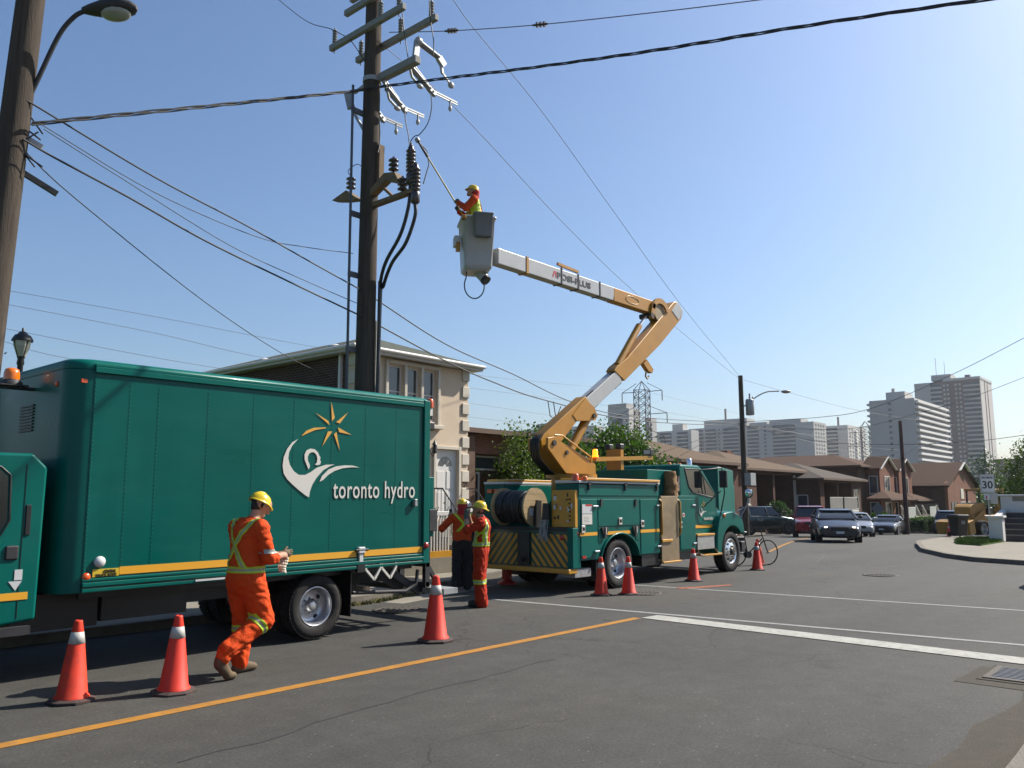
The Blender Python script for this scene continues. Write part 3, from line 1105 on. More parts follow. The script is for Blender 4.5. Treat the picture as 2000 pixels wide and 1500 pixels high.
# cab, facing down the street
cab = MB()
prof = [(-.48, .62), (-.46, 2.12), (-.60, 2.26), (-1.55, 2.26), (-1.72, 2.18), (-2.28, 1.52), (-3.10, 1.38), (-3.42, 1.22), (-3.50, .62), (-2.28, .55), (-2.20, .85), (-1.75, .98), (-1.30, .85), (-1.20, .55)]
cab.prism([(p[0] + .10, p[1]) for p in prof], .03, 2.39, 'y')
o = cab.build('cab', M['teal'], bt, bevel=.035, bseg=3)
for y, dy in ((.028, -1), (2.392, 1)):
    mb = MB()
    mb.prism([(-1.72, 1.48), (-.76, 1.48), (-.70, 1.60), (-.72, 2.02), (-.80, 2.10), (-1.42, 2.10), (-1.62, 1.92)], y - .004, y + .004, 'y')
    mb.build('side_window', M['glass'], bt, bevel=.004)
    mb = MB()
    pts = [(-1.74, y, 1.46), (-.745, y, 1.46), (-.68, y, 1.60), (-.70, y, 2.04), (-.79, y, 2.12), (-1.43, y, 2.12), (-1.64, y, 1.93), (-1.74, y, 1.46)]
    mb.tube(pts, .012, seg=6)
    mb.build('window_seal', M['black'], bt)
    MB().box(-.70, -.58, y - .018, y + .018, 1.215, 1.355).build('door_handle', M['darksteel'], bt, bevel=.02)
    MB().box(-3.2, -.47, y - .005, y + .005, .83, .90).build('stripe', M['stripe'], bt)
    MB().box(-.557, -.553, y - .003, y + .003, .65, 2.15).build('door_gap', M['black'], bt)
    MB().box(-2.1, -.45, y - .08 * (1 if dy < 0 else 0), y + .08 * (1 if dy > 0 else 0), .50, .58).build('running_board', M['darksteel'], bt)
    MB().box(-.60, -.53, y - .004, y + .004, 1.02, 1.12).build('door_sticker', M['plate'], bt)
    me = flat_poly([(-.65, 1.01), (-.53, 1.01), (-.585, .92)], y - .001)
    me.materials.append(M['plate'])
    link_mesh('warning_triangle', me, bt)
    MB().box(-.54, -.49, y - .012, y + .012, 1.45, 1.75).build('grab_handle', M['black'], bt, bevel=.008)
MB().hexa([(-2.30, .30, 1.54), (-2.27, .30, 1.54), (-2.27, 2.12, 1.54), (-2.30, 2.12, 1.54)], [(-1.76, .42, 2.17), (-1.73, .42, 2.17), (-1.73, 2.0, 2.17), (-1.76, 2.0, 2.17)]).build('windscreen', M['glass'], bt)
MB().box(-3.52, -3.47, .55, 1.87, .80, 1.16).build('grille', M['black'], bt, bevel=.02)
for y in (.22, 1.92):
    MB().box(-3.50, -3.42, y, y + .28, .88, 1.14).build('headlight', M['plate'], bt, bevel=.03)
MB().box(-3.72, -3.50, .12, 2.30, .45, .70).build('bumper', M['chrome'], bt, bevel=.03)
# the beacon on its bracket over the cab
mb = MB()
mb.box(-.58, -.20, .98, 1.12, 3.01, 3.035)
mb.box(-.58, -.30, .92, 1.18, 3.035, 3.05)
mb.build('beacon_bracket', M['darksteel'], bt)
mb = MB()
mb.lathe([(.115, 0), (.11, .035), (.085, .05), (.085, .06)], (-.44, 1.05, 3.05), seg=20)
mb.build('beacon_base', M['darksteel'], bt)
mb = MB()
mb.lathe([(.082, .06), (.080, .13), (.068, .175), (.04, .19), (.001, .192)], (-.44, 1.05, 3.05), seg=20)
mb.build('beacon', M['amber'], bt)

# ------------------------------------------------------------------ traffic cones
M['cone'] = mat('cone_orange', (.80, .036, .012), rough=.55, spec=.4, var=.14, vscale=5, dirt=.30, dirtcol=(.30, .05, .03), bump=.06, bscale=9)
M['cone_dirty'] = mat('cone_orange_dirty', (.74, .045, .016), rough=.65, spec=.3, var=.2, vscale=7, dirt=.6, dirtcol=(.22, .05, .03), bump=.1, bscale=12)
M['cone_faded'] = mat('cone_orange_faded', (.66, .10, .05), rough=.75, spec=.25, var=.2, vscale=6, dirt=.5, dirtcol=(.28, .10, .07), bump=.1, bscale=12)
M['collar'] = mat('cone_collar', (.52, .51, .47), rough=.5, var=.14, vscale=8, dirt=.35, dirtcol=(.2, .18, .15))
M['conebase'] = mat('cone_base', (.05, .033, .03), rough=.85, var=.3, vscale=8, dirt=.5, dirtcol=(.12, .05, .035))


def cone_meshes():
    b = MB()
    seg = 8
    pts = []
    for k in range(8):
        a = PI / 8 + k * PI / 4
        rr = .205
        pts.append((rr * math.cos(a) * 1.02, rr * math.sin(a)))
    n = 8
    vs = [(p[0], p[1], .004) for p in pts] + [(p[0], p[1], .022) for p in pts] + [(p[0] * .80, p[1] * .80, .036) for p in pts] + [(p[0] * .68, p[1] * .68, .038) for p in pts]
    fs = [list(range(8))[::-1]]
    for i in range(3):
        fs += [(i * n + k, i * n + (k + 1) % n, (i + 1) * n + (k + 1) % n, (i + 1) * n + k) for k in range(n)]
    b.add(vs, fs, False)
    c = MB()
    c.lathe([(.150, .030), (.146, .05), (.130, .065), (.070, .50), (.0690, .502), (.0690, .505), (.0515, .605), (.0505, .607), (.0505, .61), (.036, .69), (.034, .705), (.018, .71), (.016, .69)], seg=28)
    w = MB()
    w.lathe([(.0702, .504), (.0722, .5045), (.0535, .606), (.0515, .6065)], seg=28)
    return b.mesh('base', M['conebase']), [c.mesh('cone_body', M[k]) for k in ('cone', 'cone_dirty', 'cone_faded')], w.mesh('collar', M['collar'])


CONE = cone_meshes()


def cone(x, y, s, label, rz=0., tilt=(0, 0), wear=0):
    t = thing('traffic_cone', label, 'traffic cone', (x, y, gz(x, y)), rz, 'orange traffic cones round the trucks')
    t.rotation_euler = (tilt[0], tilt[1], rz)
    t.scale = (s, s, s)
    for nm, me in zip(('base', 'cone_body', 'collar'), (CONE[0], CONE[1][wear], CONE[2])):
        link_mesh(nm, me, t)
    return t


cone(3.21, 8.03, 1.0, 'traffic cone standing closest to the cab of the box truck', .2, (.0, .025), 1)
cone(3.98, 7.67, 1.0, 'traffic cone with chipped edge just behind the walking worker', .5, (.03, -.01), 0)
cone(7.54, 7.84, 1.16, 'larger traffic cone behind the liftgate of the box truck', .1)
cone(13.10, 9.13, 1.0, 'traffic cone nearer the rear bumper of the bucket truck, one of a pair', .9, (0, .02), 1)
cone(13.58, 8.83, 1.0, 'traffic cone in front of the rear wheel of the bucket truck', .3)
cone(16.70, 9.15, 1.0, 'traffic cone beside the cab steps of the bucket truck', .7, (.01, 0))
cone(20.35, 9.32, 1.0, 'traffic cone in front of the bicycle, front one of two', .4)
cone(21.9, 9.95, 1.0, 'faded traffic cone next to the bicycle wheel, rear one of two', 1.0, (-.04, .05), 2)
cone(51.5, 12.1, 1.0, 'small distant traffic cone beside the black wheelie bin', .4)
# ------------------------------------------------------------------ the aerial lift truck
bk = thing('bucket_truck', 'teal aerial lift truck with raised yellow and white boom', 'truck', (13.0, 9.55, 0))
M['tan'] = mat('tread_plate', (.30, .225, .13), rough=.55, metal=.35, var=.25, vscale=3, dirt=.4, dirtcol=(.16, .10, .05))
M['tread'] = mat('alu_tread', (.50, .49, .46), rough=.45, metal=.6, var=.2, vscale=9, bump=.4, bscale=70)
M['canvas'] = mat('canvas', (.24, .13, .05), rough=.9, var=.3, vscale=6, bump=.6, bscale=14)
M['cable'] = mat('black_cable', (.016, .016, .018), rough=.42, var=.2, vscale=10)
M['tealbody'] = M['teal']


def spline_pts(P, n=6):
    P = [Vector(p) for p in P]
    Q = [P[0] * 2 - P[1]] + P + [P[-1] * 2 - P[-2]]
    out = []
    for i in range(1, len(Q) - 2):
        for k in range(n):
            t_ = k / n
            a, b, c, d = Q[i - 1], Q[i], Q[i + 1], Q[i + 2]
            out.append(.5 * ((2 * b) + (c - a) * t_ + (2 * a - 5 * b + 4 * c - d) * t_ * t_ + (3 * b - a - 3 * c + d) * t_ ** 3))
    return out + [P[-1]]


def side_box(y0, y1, near):
    arch = [(.66, .62)]
    for k in range(13):
        a = PI - k * PI / 12
        arch.append((1.42 + .70 * math.cos(a), .55 + .54 * math.sin(a)) if 0 < k < 12 else ((.70 if k == 0 else 2.14), .62))
    poly = [(0.0, .48), (.06, .48), (.06, .62)] + arch[1:] + [(2.2, .62), (3.0, .62), (3.0, 2.10), (0.0, 2.10)]
    mb = MB()
    mb.prism(poly, y0, y1, 'y')
    return mb.build('body_box', M['teal'], bk, bevel=.008)


side_box(.02, .58, True)
side_box(1.94, 2.50, False)
YF = .02


def panel(x0, x1, z0, z1, nm='locker_door', m='teal', y=YF, t=.014, bevel=.006):
    return MB().box(x0, x1, y - t, y - .0005, z0, z1).build(nm, M[m], bk, bevel=bevel)


panel(.0, 2.985, 1.87, 2.09)
panel(.06, .615, .66, 1.80)
panel(.645, 2.175, 1.26, 1.80)
panel(2.215, 2.985, .64, 1.80)
for (x0, x1) in ((.645, .80), (2.02, 2.175)):     # lower strips either side of the wheel arch
    MB().box(x0, x1, YF - .012, YF - .0005, .95, 1.235).build('arch_panel', M['teal'], bk, bevel=.004)
# arch lip
mb = MB()
pts = [(1.42 + .715 * math.cos(PI - k * PI / 20), YF - .02, .55 + .555 * math.sin(PI - k * PI / 20)) for k in range(1, 20)]
mb.tube(pts, .022, seg=6)
mb.build('arch_lip', M['teal'], bk)
for x0, x1 in ((.02, .60), (.92, 1.80), (2.2, 2.985), (3.84, 4.585)):
    MB().box(x0, x1, YF - .0175, YF - .0145, 1.09, 1.155).build('stripe', M['stripe'], bk)
MB().box(.12, 2.95, -.06, .56, 2.165, 2.22).build('top_rail', M['yel'], bk, bevel=.012)
MB().box(-.02, 2.99, -.02, .58, 2.115, 2.163).build('top_lid', M['plate'], bk, bevel=.008)
MB().box(.12, 2.95, 1.96, 2.55, 2.165, 2.22).build('top_rail', M['yel'], bk, bevel=.012)
MB().box(-.02, 2.99, 1.94, 2.52, 2.115, 2.163).build('top_lid', M['plate'], bk, bevel=.008)
for x in (.32, 1.62, 2.88):
    mb = MB()
    mb.box(x - .045, x + .045, -.035, .004, 2.07, 2.135)
    mb.box(x - .018, x + .018, -.03, .004, 1.98, 2.07)
    mb.build('lid_latch', M['darksteel'], bk, bevel=.006)
for x in (.74, 2.02):
    MB().box(x - .03, x + .03, -.02, .004, 1.66, 1.80).build('door_hinge', M['darksteel'], bk)
for (x, z) in ((.12, 1.22), (2.27, 1.28), (1.42, 1.35), (3.9, 1.22)):
    MB().box(x - .06, x + .06, -.018, .004, z - .075, z + .075).build('paddle_latch', M['chrome'], bk, bevel=.015)
    MB().box(x - .03, x + .03, -.030, -.016, z - .03, z + .04).build('latch_lever', M['darksteel'], bk, bevel=.006)
for (x, z) in ((.52, 1.66), (.55, .78), (2.9, 1.66), (2.9, .78), (4.5, 1.66), (4.5, .78)):
    MB().cyl((x - .07, -.02, z), (x + .07, -.02, z), .022, seg=10).build('hinge_knob', M['chrome'], bk)
for x in (.84, 1.98):
    mb = MB()
    mb.prism([(x - .13, 1.24), (x + .13, 1.24), (x + .02, 1.02), (x - .02, 1.02)], -.03, .0, 'y')
    mb.build('latch_holder', M['darksteel'], bk)
    MB().box(x - .015, x + .015, -.05, -.03, 1.10, 1.24).build('latch_pin', M['chrome'], bk)
MB().box(.09, .42, -.004, .0057, 1.52, 1.70).build('notice', M['plate'], bk)
MB().box(.20, .42, -.006, -.003, 1.665, 1.70).build('notice_heading', M['red'], bk)
MB().box(.09, .42, -.004, .0057, 1.31, 1.51).build('notice', M['decal_white'], bk)
for k in range(4):
    MB().box(.14, .32 - .04 * (k % 2), -.0055, -.0035, 1.36 + k * .028, 1.368 + k * .028).build('notice_line', M['galv'], bk)
MB().box(.08, .20, -.01, .004, .66, .71).build('reflector', M['red_lens'], bk)
lens(bk, (-.02, .05, 1.14), .05, M['red_lens'], 'marker_light', (0, -1, 0))
# rear pillar, deck and chevron panel
MB().box(-.19, -.002, .02, .16, .48, 1.25).build('rear_pillar', M['teal'], bk, bevel=.01)
MB().box(-.19, -.002, 2.34, 2.48, .48, 1.25).build('rear_pillar', M['teal'], bk, bevel=.01)
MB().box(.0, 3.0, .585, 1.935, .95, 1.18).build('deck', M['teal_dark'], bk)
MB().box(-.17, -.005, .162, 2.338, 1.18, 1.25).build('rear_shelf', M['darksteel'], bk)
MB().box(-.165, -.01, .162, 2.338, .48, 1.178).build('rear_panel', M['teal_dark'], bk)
MB().box(-.30, -.02, .04, 2.46, .385, .475).build('rear_bumper', M['yel'], bk, bevel=.015)


def chevron(yc, z0, z1, y0, y1, slope, n):
    for k in range(-n, n):
        yy = yc + k * .165
        pts = [(yy, z0), (yy + .085, z0), (yy + .085 + slope * (z1 - z0), z1), (yy + slope * (z1 - z0), z1)]
        # clip against y0..y1
        def clip(poly, lim, keep):
            out = []
            for i in range(len(poly)):
                a, b = poly[i], poly[(i + 1) % len(poly)]
                ia, ib = keep(a[0]), keep(b[0])
                if ia:
                    out.append(a)
                if ia != ib:
                    t_ = (lim - a[0]) / (b[0] - a[0])
                    out.append((lim, a[1] + t_ * (b[1] - a[1])))
            return out
        pts = clip(pts, y0, lambda v: v >= y0)
        if len(pts) > 2:
            pts = clip(pts, y1, lambda v: v <= y1)
        if len(pts) > 2:
            MB().prism(pts, -.1705, -.1655, 'x').build('chevron_stripe', M['yel'], bk)


chevron(.17, .50, 1.12, .17, 1.06, .85, 9)
chevron(1.9, .50, 1.12, 1.44, 2.33, -.85, 9)
MB().box(-.21, -.166, 1.10, 1.40, .50, 1.15).build('hitch_plate', M['black'], bk, bevel=.01)
MB().cyl((-.34, 1.25, .62), (-.17, 1.25, .62), .06, seg=12).build('tow_hook', M['darksteel'], bk)
for y in (.30, 2.2):
    lens(bk, (-.166, y, 1.06), .05, M['red_lens'], 'tail_light', (-1, 0, 0))
for y in (2.05, 2.25):
    MB().box(-.06, -.005, y, y + .13, 1.93, 2.01).build('marker_lamp', M['orange_lens'], bk)
# control panel at the near rear corner
MB().box(-.10, -.004, .03, .60, 1.255, 1.98).build('control_panel', M['yel'], bk, bevel=.01)
rr = random.Random(4)
for k in range(13):
    y, z = rr.uniform(.08, .50), rr.uniform(1.30, 1.88)
    w, h = rr.uniform(.03, .07), rr.uniform(.03, .10)
    MB().box(-.104 - .0005 * k, -.1005, y, y + w, z, z + h).build('control_label', M[rr.choice(['plate', 'plate', 'black', 'galv', 'tan', 'darksteel'])], bk)
for k in range(6):
    z = 1.4 + .08 * k
    MB().cyl((-.15, .14, z), (-.1, .14, z), .012, seg=8).build('control_lever', M['black'], bk)
# hanging hoses at the corner
mb = MB()
for k in range(16):
    y = .62 + rr.uniform(-.02, .14)
    mb.tube([(-.17, y, 1.5), (-.24 + rr.uniform(-.04, .02), y + rr.uniform(-.04, .06), 1.28), (-.25 + rr.uniform(-.05, .03), y + rr.uniform(-.09, .1), 1.02 + rr.uniform(-.05, .08))], .008, seg=5)
mb.build('rope_ends', M['galv'], bk)
MB().cyl((-.17, .69, 1.4), (-.17, .69, 1.72), .09, .07, seg=14).build('hose_bag', M['black'], bk)
# side markers and beacons on top
mb = MB()
mb.lathe([(.07, 0), (.068, .10), (.05, .13), (.001, .135)], (.02, .10, 2.165), seg=16)
mb.build('beacon', M['orange_lens'], bk)
mb = MB()
mb.lathe([(.06, 0), (.058, .06), (.04, .085), (.001, .088)], (.16, -.02, 2.165), seg=16)
mb.build('beacon', M['amber'], bk)
# passage with the folding step, box behind the cab
MB().box(3.02, 3.78, -.02, .02, .44, 1.87).build('step_panel', M['tan'], bk, bevel=.006)
MB().box(3.02, 3.82, -.06, .0, .40, .44).build('step_edge', M['yel'], bk, bevel=.01)
MB().box(3.0, 3.45, -.055, -.021, .86, .92).build('step_edge', M['yel'], bk, bevel=.01)
for x in (2.99, 3.80):
    MB().tube([(x, .01, 1.80), (x, -.06, 1.74), (x, -.06, 1.05), (x, .0, .98)], .018, seg=8).build('grab_rail', M['yel'], bk)
MB().box(3.0, 4.15, .62, 2.50, .95, 1.9).build('mid_body', M['teal'], bk)
MB().box(3.0, 4.1, .30, 2.3, 1.9, 2.47).build('transverse_box', M['teal'], bk, bevel=.015)
MB().box(3.83, 4.60, .0, .60, .62, 1.88).build('front_locker', M['teal'], bk, bevel=.01)
MB().box(3.86, 4.57, -.014, -.0005, .66, 1.80).build('locker_door', M['teal'], bk, bevel=.006)
MB().cyl((4.02, -.018, 1.44), (4.02, -.0005, 1.44), .055, seg=18).build('round_sticker', M['plate'], bk)
MB().cyl((4.02, -.0205, 1.44), (4.02, -.018, 1.44), .032, seg=18).build('round_sticker_centre', M['red'], bk)
# cable drum and canvas on the near side
mb = MB()
mb.lathe([(.27, 0), (.285, .02), (.285, .05), (.20, .07), (.20, .22), (.285, .24), (.285, .28), (.27, .30), (.03, .30)], (4.38, .16, 2.16), (0, 1, 0), seg=30)
mb.lathe([(.27, 0), (.03, -.001)], (4.38, .16, 2.16), (0, 1, 0), seg=30)
mb.build('capstan_drum', mat('drum_grey', (.17, .15, .13), rough=.55, metal=.3, var=.3, vscale=6), bk)
for k in range(6):
    a = k * PI / 3
    MB().cyl((4.38 + .17 * math.cos(a), .152, 2.16 + .17 * math.sin(a)), (4.38 + .17 * math.cos(a), .162, 2.16 + .17 * math.sin(a)), .022, seg=10).build('drum_hole', M['black'], bk)
mb = MB()
rings = 12
vs, fs = [], []
for i in range(rings + 1):
    z = 1.88 + .56 * i / rings
    for k in range(14):
        a = 2 * PI * k / 14
        rr_ = (.20 + .05 * mnoise.noise((math.cos(a) * 1.4, math.sin(a) * 1.4, i * .5))) * (1.0 - .25 * (i / rings) ** 2)
        vs.append((3.84 + rr_ * math.cos(a) * 1.0, .20 + rr_ * math.sin(a) * .8, z))
for i in range(rings):
    for k in range(14):
        fs.append((i * 14 + k, i * 14 + (k + 1) % 14, (i + 1) * 14 + (k + 1) % 14, (i + 1) * 14 + k))
fs.append(list(range(rings * 14, rings * 14 + 14)))
mb.add(vs, fs, True)
mb.build('canvas_bag', M['canvas'], bk)
# rack over the cab back with lamps
mb = MB()
mb.beam((1.95, 1.0, 2.68), (4.35, 1.0, 2.80), .09, .09)
mb.beam((1.95, 1.9, 2.68), (4.35, 1.9, 2.80), .09, .09)
mb.box(3.0, 3.12, 1.0, 1.40, 2.47, 2.95)
mb.build('boom_rest', M['boomyel'], bk)
for y in (.98, 1.28):
    MB().box(2.96, 3.14, y, y + .15, 2.95, 3.08).build('rest_pad', M['black'], bk, bevel=.03)
mb = MB()
mb.box(4.18, 4.34, .92, 1.12, 2.86, 3.0)
mb.cyl((4.26, 1.0, 2.8), (4.26, 1.0, 2.88), .02, seg=8)
mb.build('work_lamp', M['black'], bk, bevel=.02)
MB().box(4.165, 4.18, .94, 1.10, 2.88, 2.98).build('lamp_glass', M['plate'], bk)
mb = MB()
mb.lathe([(.075, 0), (.07, .04), (.06, .05), (.06, .14), (.045, .18), (.001, .185)], (1.98, 1.0, 2.72), seg=16)
mb.build('beacon', M['amber_lit'], bk)
# cab
cabp = [(4.18, .70), (4.16, 2.50), (4.26, 2.62), (5.12, 2.62), (5.28, 2.55), (6.00, 1.93), (6.04, 1.1), (5.62, .80), (5.56, .70)]
MB().prism(cabp, .15, 2.35, 'y').build('cab', M['teal'], bk, bevel=.06, bseg=3)
hood = MB()
hood.hexa([(5.95, .42, .85), (7.18, .60, .85), (7.18, 1.90, .85), (5.95, 2.08, .85)], [(5.95, .40, 1.93), (7.08, .62, 1.52), (7.08, 1.88, 1.52), (5.95, 2.10, 1.93)])
hood.build('hood', M['teal'], bk, bevel=.08, bseg=3)
for (y0, y1) in ((-.02, .62), (1.88, 2.52)):
    mb = MB()
    outer = [(5.60, .48), (5.66, 1.05), (5.78, 1.30), (6.02, 1.46), (6.50, 1.50), (6.90, 1.40), (7.10, 1.22), (7.18, .90)]
    inner = [(7.12, .90), (7.02, .95)] + [(6.48 + .60 * math.cos(a), .53 + .60 * math.sin(a)) for a in [k * PI / 14 for k in range(3, 14)]] + [(5.86, .48)]
    mb.prism(outer + inner, y0, y1, 'y')
    mb.build('fender', M['teal'], bk, bevel=.05, bseg=3)
for y, dy in ((.148, -1), (2.352, 1)):
    mb = MB()
    mb.prism([(4.44, 2.50), (5.10, 2.50), (5.86, 1.93), (5.80, 1.86), (4.80, 1.98), (4.62, 2.10)], y - .005, y + .005, 'y')
    mb.build('side_window', M['glass'], bk)
    mb = MB()
    mb.tube([(4.42, y, 2.52), (5.11, y, 2.52), (5.89, y, 1.93), (5.80, y, 1.84), (4.79, y, 1.96), (4.60, y, 2.09), (4.42, y, 2.52)], .014, seg=6)
    mb.build('window_seal', M['black'], bk)
    MB().beam((5.30, y, 2.38), (5.42, y, 1.93), .02, .03, (0, 1, 0)).build('vent_pillar', M['black'], bk)
    mb = MB()
    mb.tube([(4.66, y, 1.95), (4.66, y, .84), (5.58, y, .84), (5.66, y, 1.1), (5.95, y, 1.30), (5.95, y, 1.85)], .006, seg=4)
    mb.build('door_gap', M['black'], bk)
    MB().box(4.86, 5.93, y - .008, y + .008, 1.115, 1.185).build('stripe', M['stripe'], bk)
MB().box(4.70, 4.90, .13, .148, 1.38, 1.45).build('door_handle', M['black'], bk, bevel=.01)
logo(bk, .140, (4.30, .80, .32))
me = text_mesh('lettering', 'toronto hydro', width=.47, height=.08, depth=.004, bold=.015)
me.materials.append(M['decal_white'])
link_mesh('lettering', me, bk, (5.28, .138, 1.30))
me = text_mesh('unit_number', '76', width=.09, height=.11, depth=.004, bold=.015)
me.materials.append(M['decal_white'])
link_mesh('unit_number', me, bk, (4.72, .138, .93))
MB().hexa([(6.005, .42, 1.94), (6.03, .42, 1.94), (6.03, 2.08, 1.94), (6.005, 2.08, 1.94)], [(5.32, .36, 2.53), (5.34, .36, 2.53), (5.34, 2.14, 2.53), (5.32, 2.14, 2.53)]).build('windscreen', M['glass'], bk)
MB().box(7.17, 7.20, .75, 1.75, .85, 1.45).build('grille', M['black'], bk, bevel=.02)
MB().box(7.20, 7.42, .10, 2.40, .45, .72).build('bumper', M['darksteel'], bk, bevel=.03)
for y in (.30, 1.95):
    MB().box(7.05, 7.16, y, y + .26, .98, 1.18).build('headlight', M['plate'], bk, bevel=.03)
lens(bk, (6.02, -.02, 1.40), .05, M['amber'], 'turn_light', (0, -1, 0))
MB().box(4.66, 5.50, -.01, .40, .62, .93).build('battery_box', M['tread'], bk, bevel=.01)
MB().box(4.63, 5.50, -.03, .40, .935, .985).build('step_edge', M['yel'], bk, bevel=.008)
MB().box(4.95, 5.84, -.04, .22, .46, .50).build('step_edge', M['yel'], bk, bevel=.008)
mb = MB()
mb.tube([(4.62, -.02, .62), (4.75, -.02, .50), (4.95, -.02, .47)], .02, seg=6)
mb.tube([(5.50, -.02, .62), (5.62, -.02, .52), (5.80, -.02, .48)], .02, seg=6)
mb.build('step_bracket', M['tan'], bk)
for x in (4.5, 5.0):
    mb = MB()
    mb.lathe([(.05, 0), (.045, .04), (.02, .06), (.001, .062)], (x, .6, 2.62), seg=12)
    mb.build('roof_marker', M['amber'], bk)
mb = MB()
mb.lathe([(.07, 0), (.065, .03), (.062, .13), (.045, .165), (.001, .17)], (5.02, .35, 2.62), seg=16)
mb.build('strobe', M['chrome'], bk)
# mirrors
mb = MB()
mb.tube([(5.15, .14, 2.50), (5.62, -.16, 2.56), (5.72, -.16, 2.54), (5.82, -.16, 1.95), (5.98, .08, 1.30)], .016, seg=8)
mb.tube([(5.62, -.16, 2.0), (5.30, .14, 1.62)], .014, seg=8)
mb.build('mirror_arm', M['black'], bk)
MB().box(5.66, 5.74, -.30, -.10, 2.08, 2.50).build('mirror', M['darksteel'], bk, bevel=.02)
mb = MB()
mb.tube([(6.95, -.0, 1.32), (7.10, -.12, 1.62), (7.16, -.16, 1.84)], .013, seg=6)
mb.tube([(6.70, .05, 1.45), (7.10, -.12, 1.62)], .012, seg=6)
mb.build('mirror_stalk', M['galv'], bk)
mb = MB()
mb.ball((7.17, -.17, 1.95), .11, scale=(.5, 1, 1.1))
mb.build('fender_mirror', M['teal'], bk)
mb = MB()
mb.lathe([(.10, 0), (.09, .03), (.05, .05), (.001, .056)], (7.13, -.17, 1.96), (-1, 0, 0), seg=16)
mb.build('mirror_glass', M['chrome'], bk)
# chassis and wheels
mb = MB()
for y in (.80, 1.58):
    mb.box(.0, 7.1, y, y + .12, .60, .90)
for x in (.3, 2.5, 3.6, 5.2, 6.9):
    mb.box(x, x + .12, .80, 1.70, .62, .86)
mb.cyl((1.40, .3, .50), (1.40, 2.2, .50), .10, seg=10)
mb.ball((1.40, 1.25, .50), .24)
mb.cyl((6.48, .3, .50), (6.48, 2.2, .50), .07, seg=10)
mb.box(2.3, 3.0, .05, .6, .38, .62)
mb.box(3.85, 4.6, .1, .6, .42, .62)
mb.box(2.2, 4.0, 1.8, 2.4, .42, .8)
mb.build('chassis', M['black'], bk)
for y, sd in ((.16, -1), (.50, -1), (2.0, 1), (2.34, 1)):
    make_wheel(bk, (1.40, y, .50), .50, .27, 'dual', sd)
for y, sd in ((.17, -1), (2.33, 1)):
    make_wheel(bk, (6.48, y, .50), .50, .28, 'front', sd)
for y in (.06, 1.90):
    MB().box(.62, .635, y, y + .54, .20, .70).build('mudflap', M['black'], bk)
MB().box(-.02, .50, .10, .42, .30, .46).build('rear_step', M['galv'], bk)
for y in (.25, 2.2):
    mb = MB()
    mb.box(.30, .46, y - .07, y + .07, .12, .6)
    mb.lathe([(.20, .02), (.20, .05), (.10, .10), (.08, .14)], (.38, y, 0), seg=18)
    if y > 1:
        mb.build('outrigger', M['red'], bk)
# reel of cable on the tail shelf
reel = thing('cable_reel', 'wooden cable reel with black cable on the lift truck tail', 'cable reel', (12.96, 11.05, 1.255))
for y in (-.42, .42):
    for k in range(6):      # planks of the flange, cut to a disc
        z0 = -.385 + k * .77 / 6
        z1 = z0 + .77 / 6 - .004
        pts = []
        for zz in np.linspace(z0, z1, 6):
            pts.append((-math.sqrt(max(.0, .386 ** 2 - zz * zz)), zz + .39))
        for zz in np.linspace(z1, z0, 6):
            pts.append((math.sqrt(max(.0, .386 ** 2 - zz * zz)), zz + .39))
        MB().prism(pts, y - .022, y + .022, 'y').build('flange_plank', M['ply'], reel)
mb = MB()
mb.cyl((0, -.40, .39), (0, .40, .39), .20, seg=24)
mb.build('drum', M['ply'], reel)
mb = MB()
for k in range(15):
    y = -.38 + k * .054
    rr_ = .30 + .012 * math.sin(k * 2.4)
    pts = [(rr_ * math.cos(a), y + .02 * math.sin(a * 1.0 + k), .39 + rr_ * math.sin(a)) for a in [j * 2 * PI / 30 for j in range(31)]]
    mb.tube(pts, .029, seg=6, caps=False)
mb.build('cable', M['cable'], reel)
mb = MB()
mb.beam((-.02, -.52, -.02), (.02, -.50, .52), .16, .03, (0, 1, 0))
mb.prism([(-.10, 0), (.30, 0), (.10, .18), (.06, .44), (-.05, .46), (-.10, .3)], -.50, -.46, 'y')
mb.build('stand', M['black'], reel)
MB().box(-.20, -.06, -.452, -.444, .22, .36).build('paper_label', M['plate'], reel)

# turret, booms and rams
YB = 1.25
mb = MB()
mb.cyl((1.42, YB, 1.15), (1.42, YB, 2.26), .44, seg=28)
mb.build('pedestal', M['boomyel'], bk)
mb = MB()
mb.cyl((1.42, YB, 2.26), (1.42, YB, 2.33), .56, seg=32)
mb.build('turntable', M['boomyel'], bk)
plate = [(.27, 3.06), (.50, 3.10), (1.96, 2.58), (1.98, 2.335), (.88, 2.335), (.27, 2.84)]
for y in (YB - .27, YB + .22):
    mb = MB()
    mb.prism(plate, y, y + .06, 'y')
    mb.build('turret_plate', M['boomyel'], bk, bevel=.015)
mb = MB()
mb.box(.95, 1.9, YB - .21, YB + .21, 2.34, 2.42)
mb.prism([(.30, 2.85), (.36, 2.88), (.95, 2.42), (.90, 2.36)], YB - .21, YB + .21, 'y')
mb.build('turret_web', M['boomyel'], bk)
for (x, z, rr_) in ((.47, 2.96, .06), (.90, 2.78, .045)):
    MB().cyl((x, YB - .30, z), (x, YB + .30, z), rr_, seg=16).build('pivot_pin', M['darksteel'], bk)
mb = MB()
mb.tube([(.50, YB - .26, 3.13), (.74, YB - .29, 3.13), (1.72, YB - .30, 2.72), (1.80, YB - .26, 2.60)], .018, seg=8)
mb.build('turret_hose', M['yel'], bk)
mb = MB()
for k in range(5):
    mb.tube(spline_pts([(.26 + .01 * k, YB - .10 + k * .05, 3.12), (.17, YB - .10 + k * .05, 2.95), (.24, YB - .1 + k * .05, 2.62), (.7, YB - .1 + k * .05, 2.32)]), .02, seg=6)
mb.build('hose_bundle', M['black'], bk)
mb = MB()
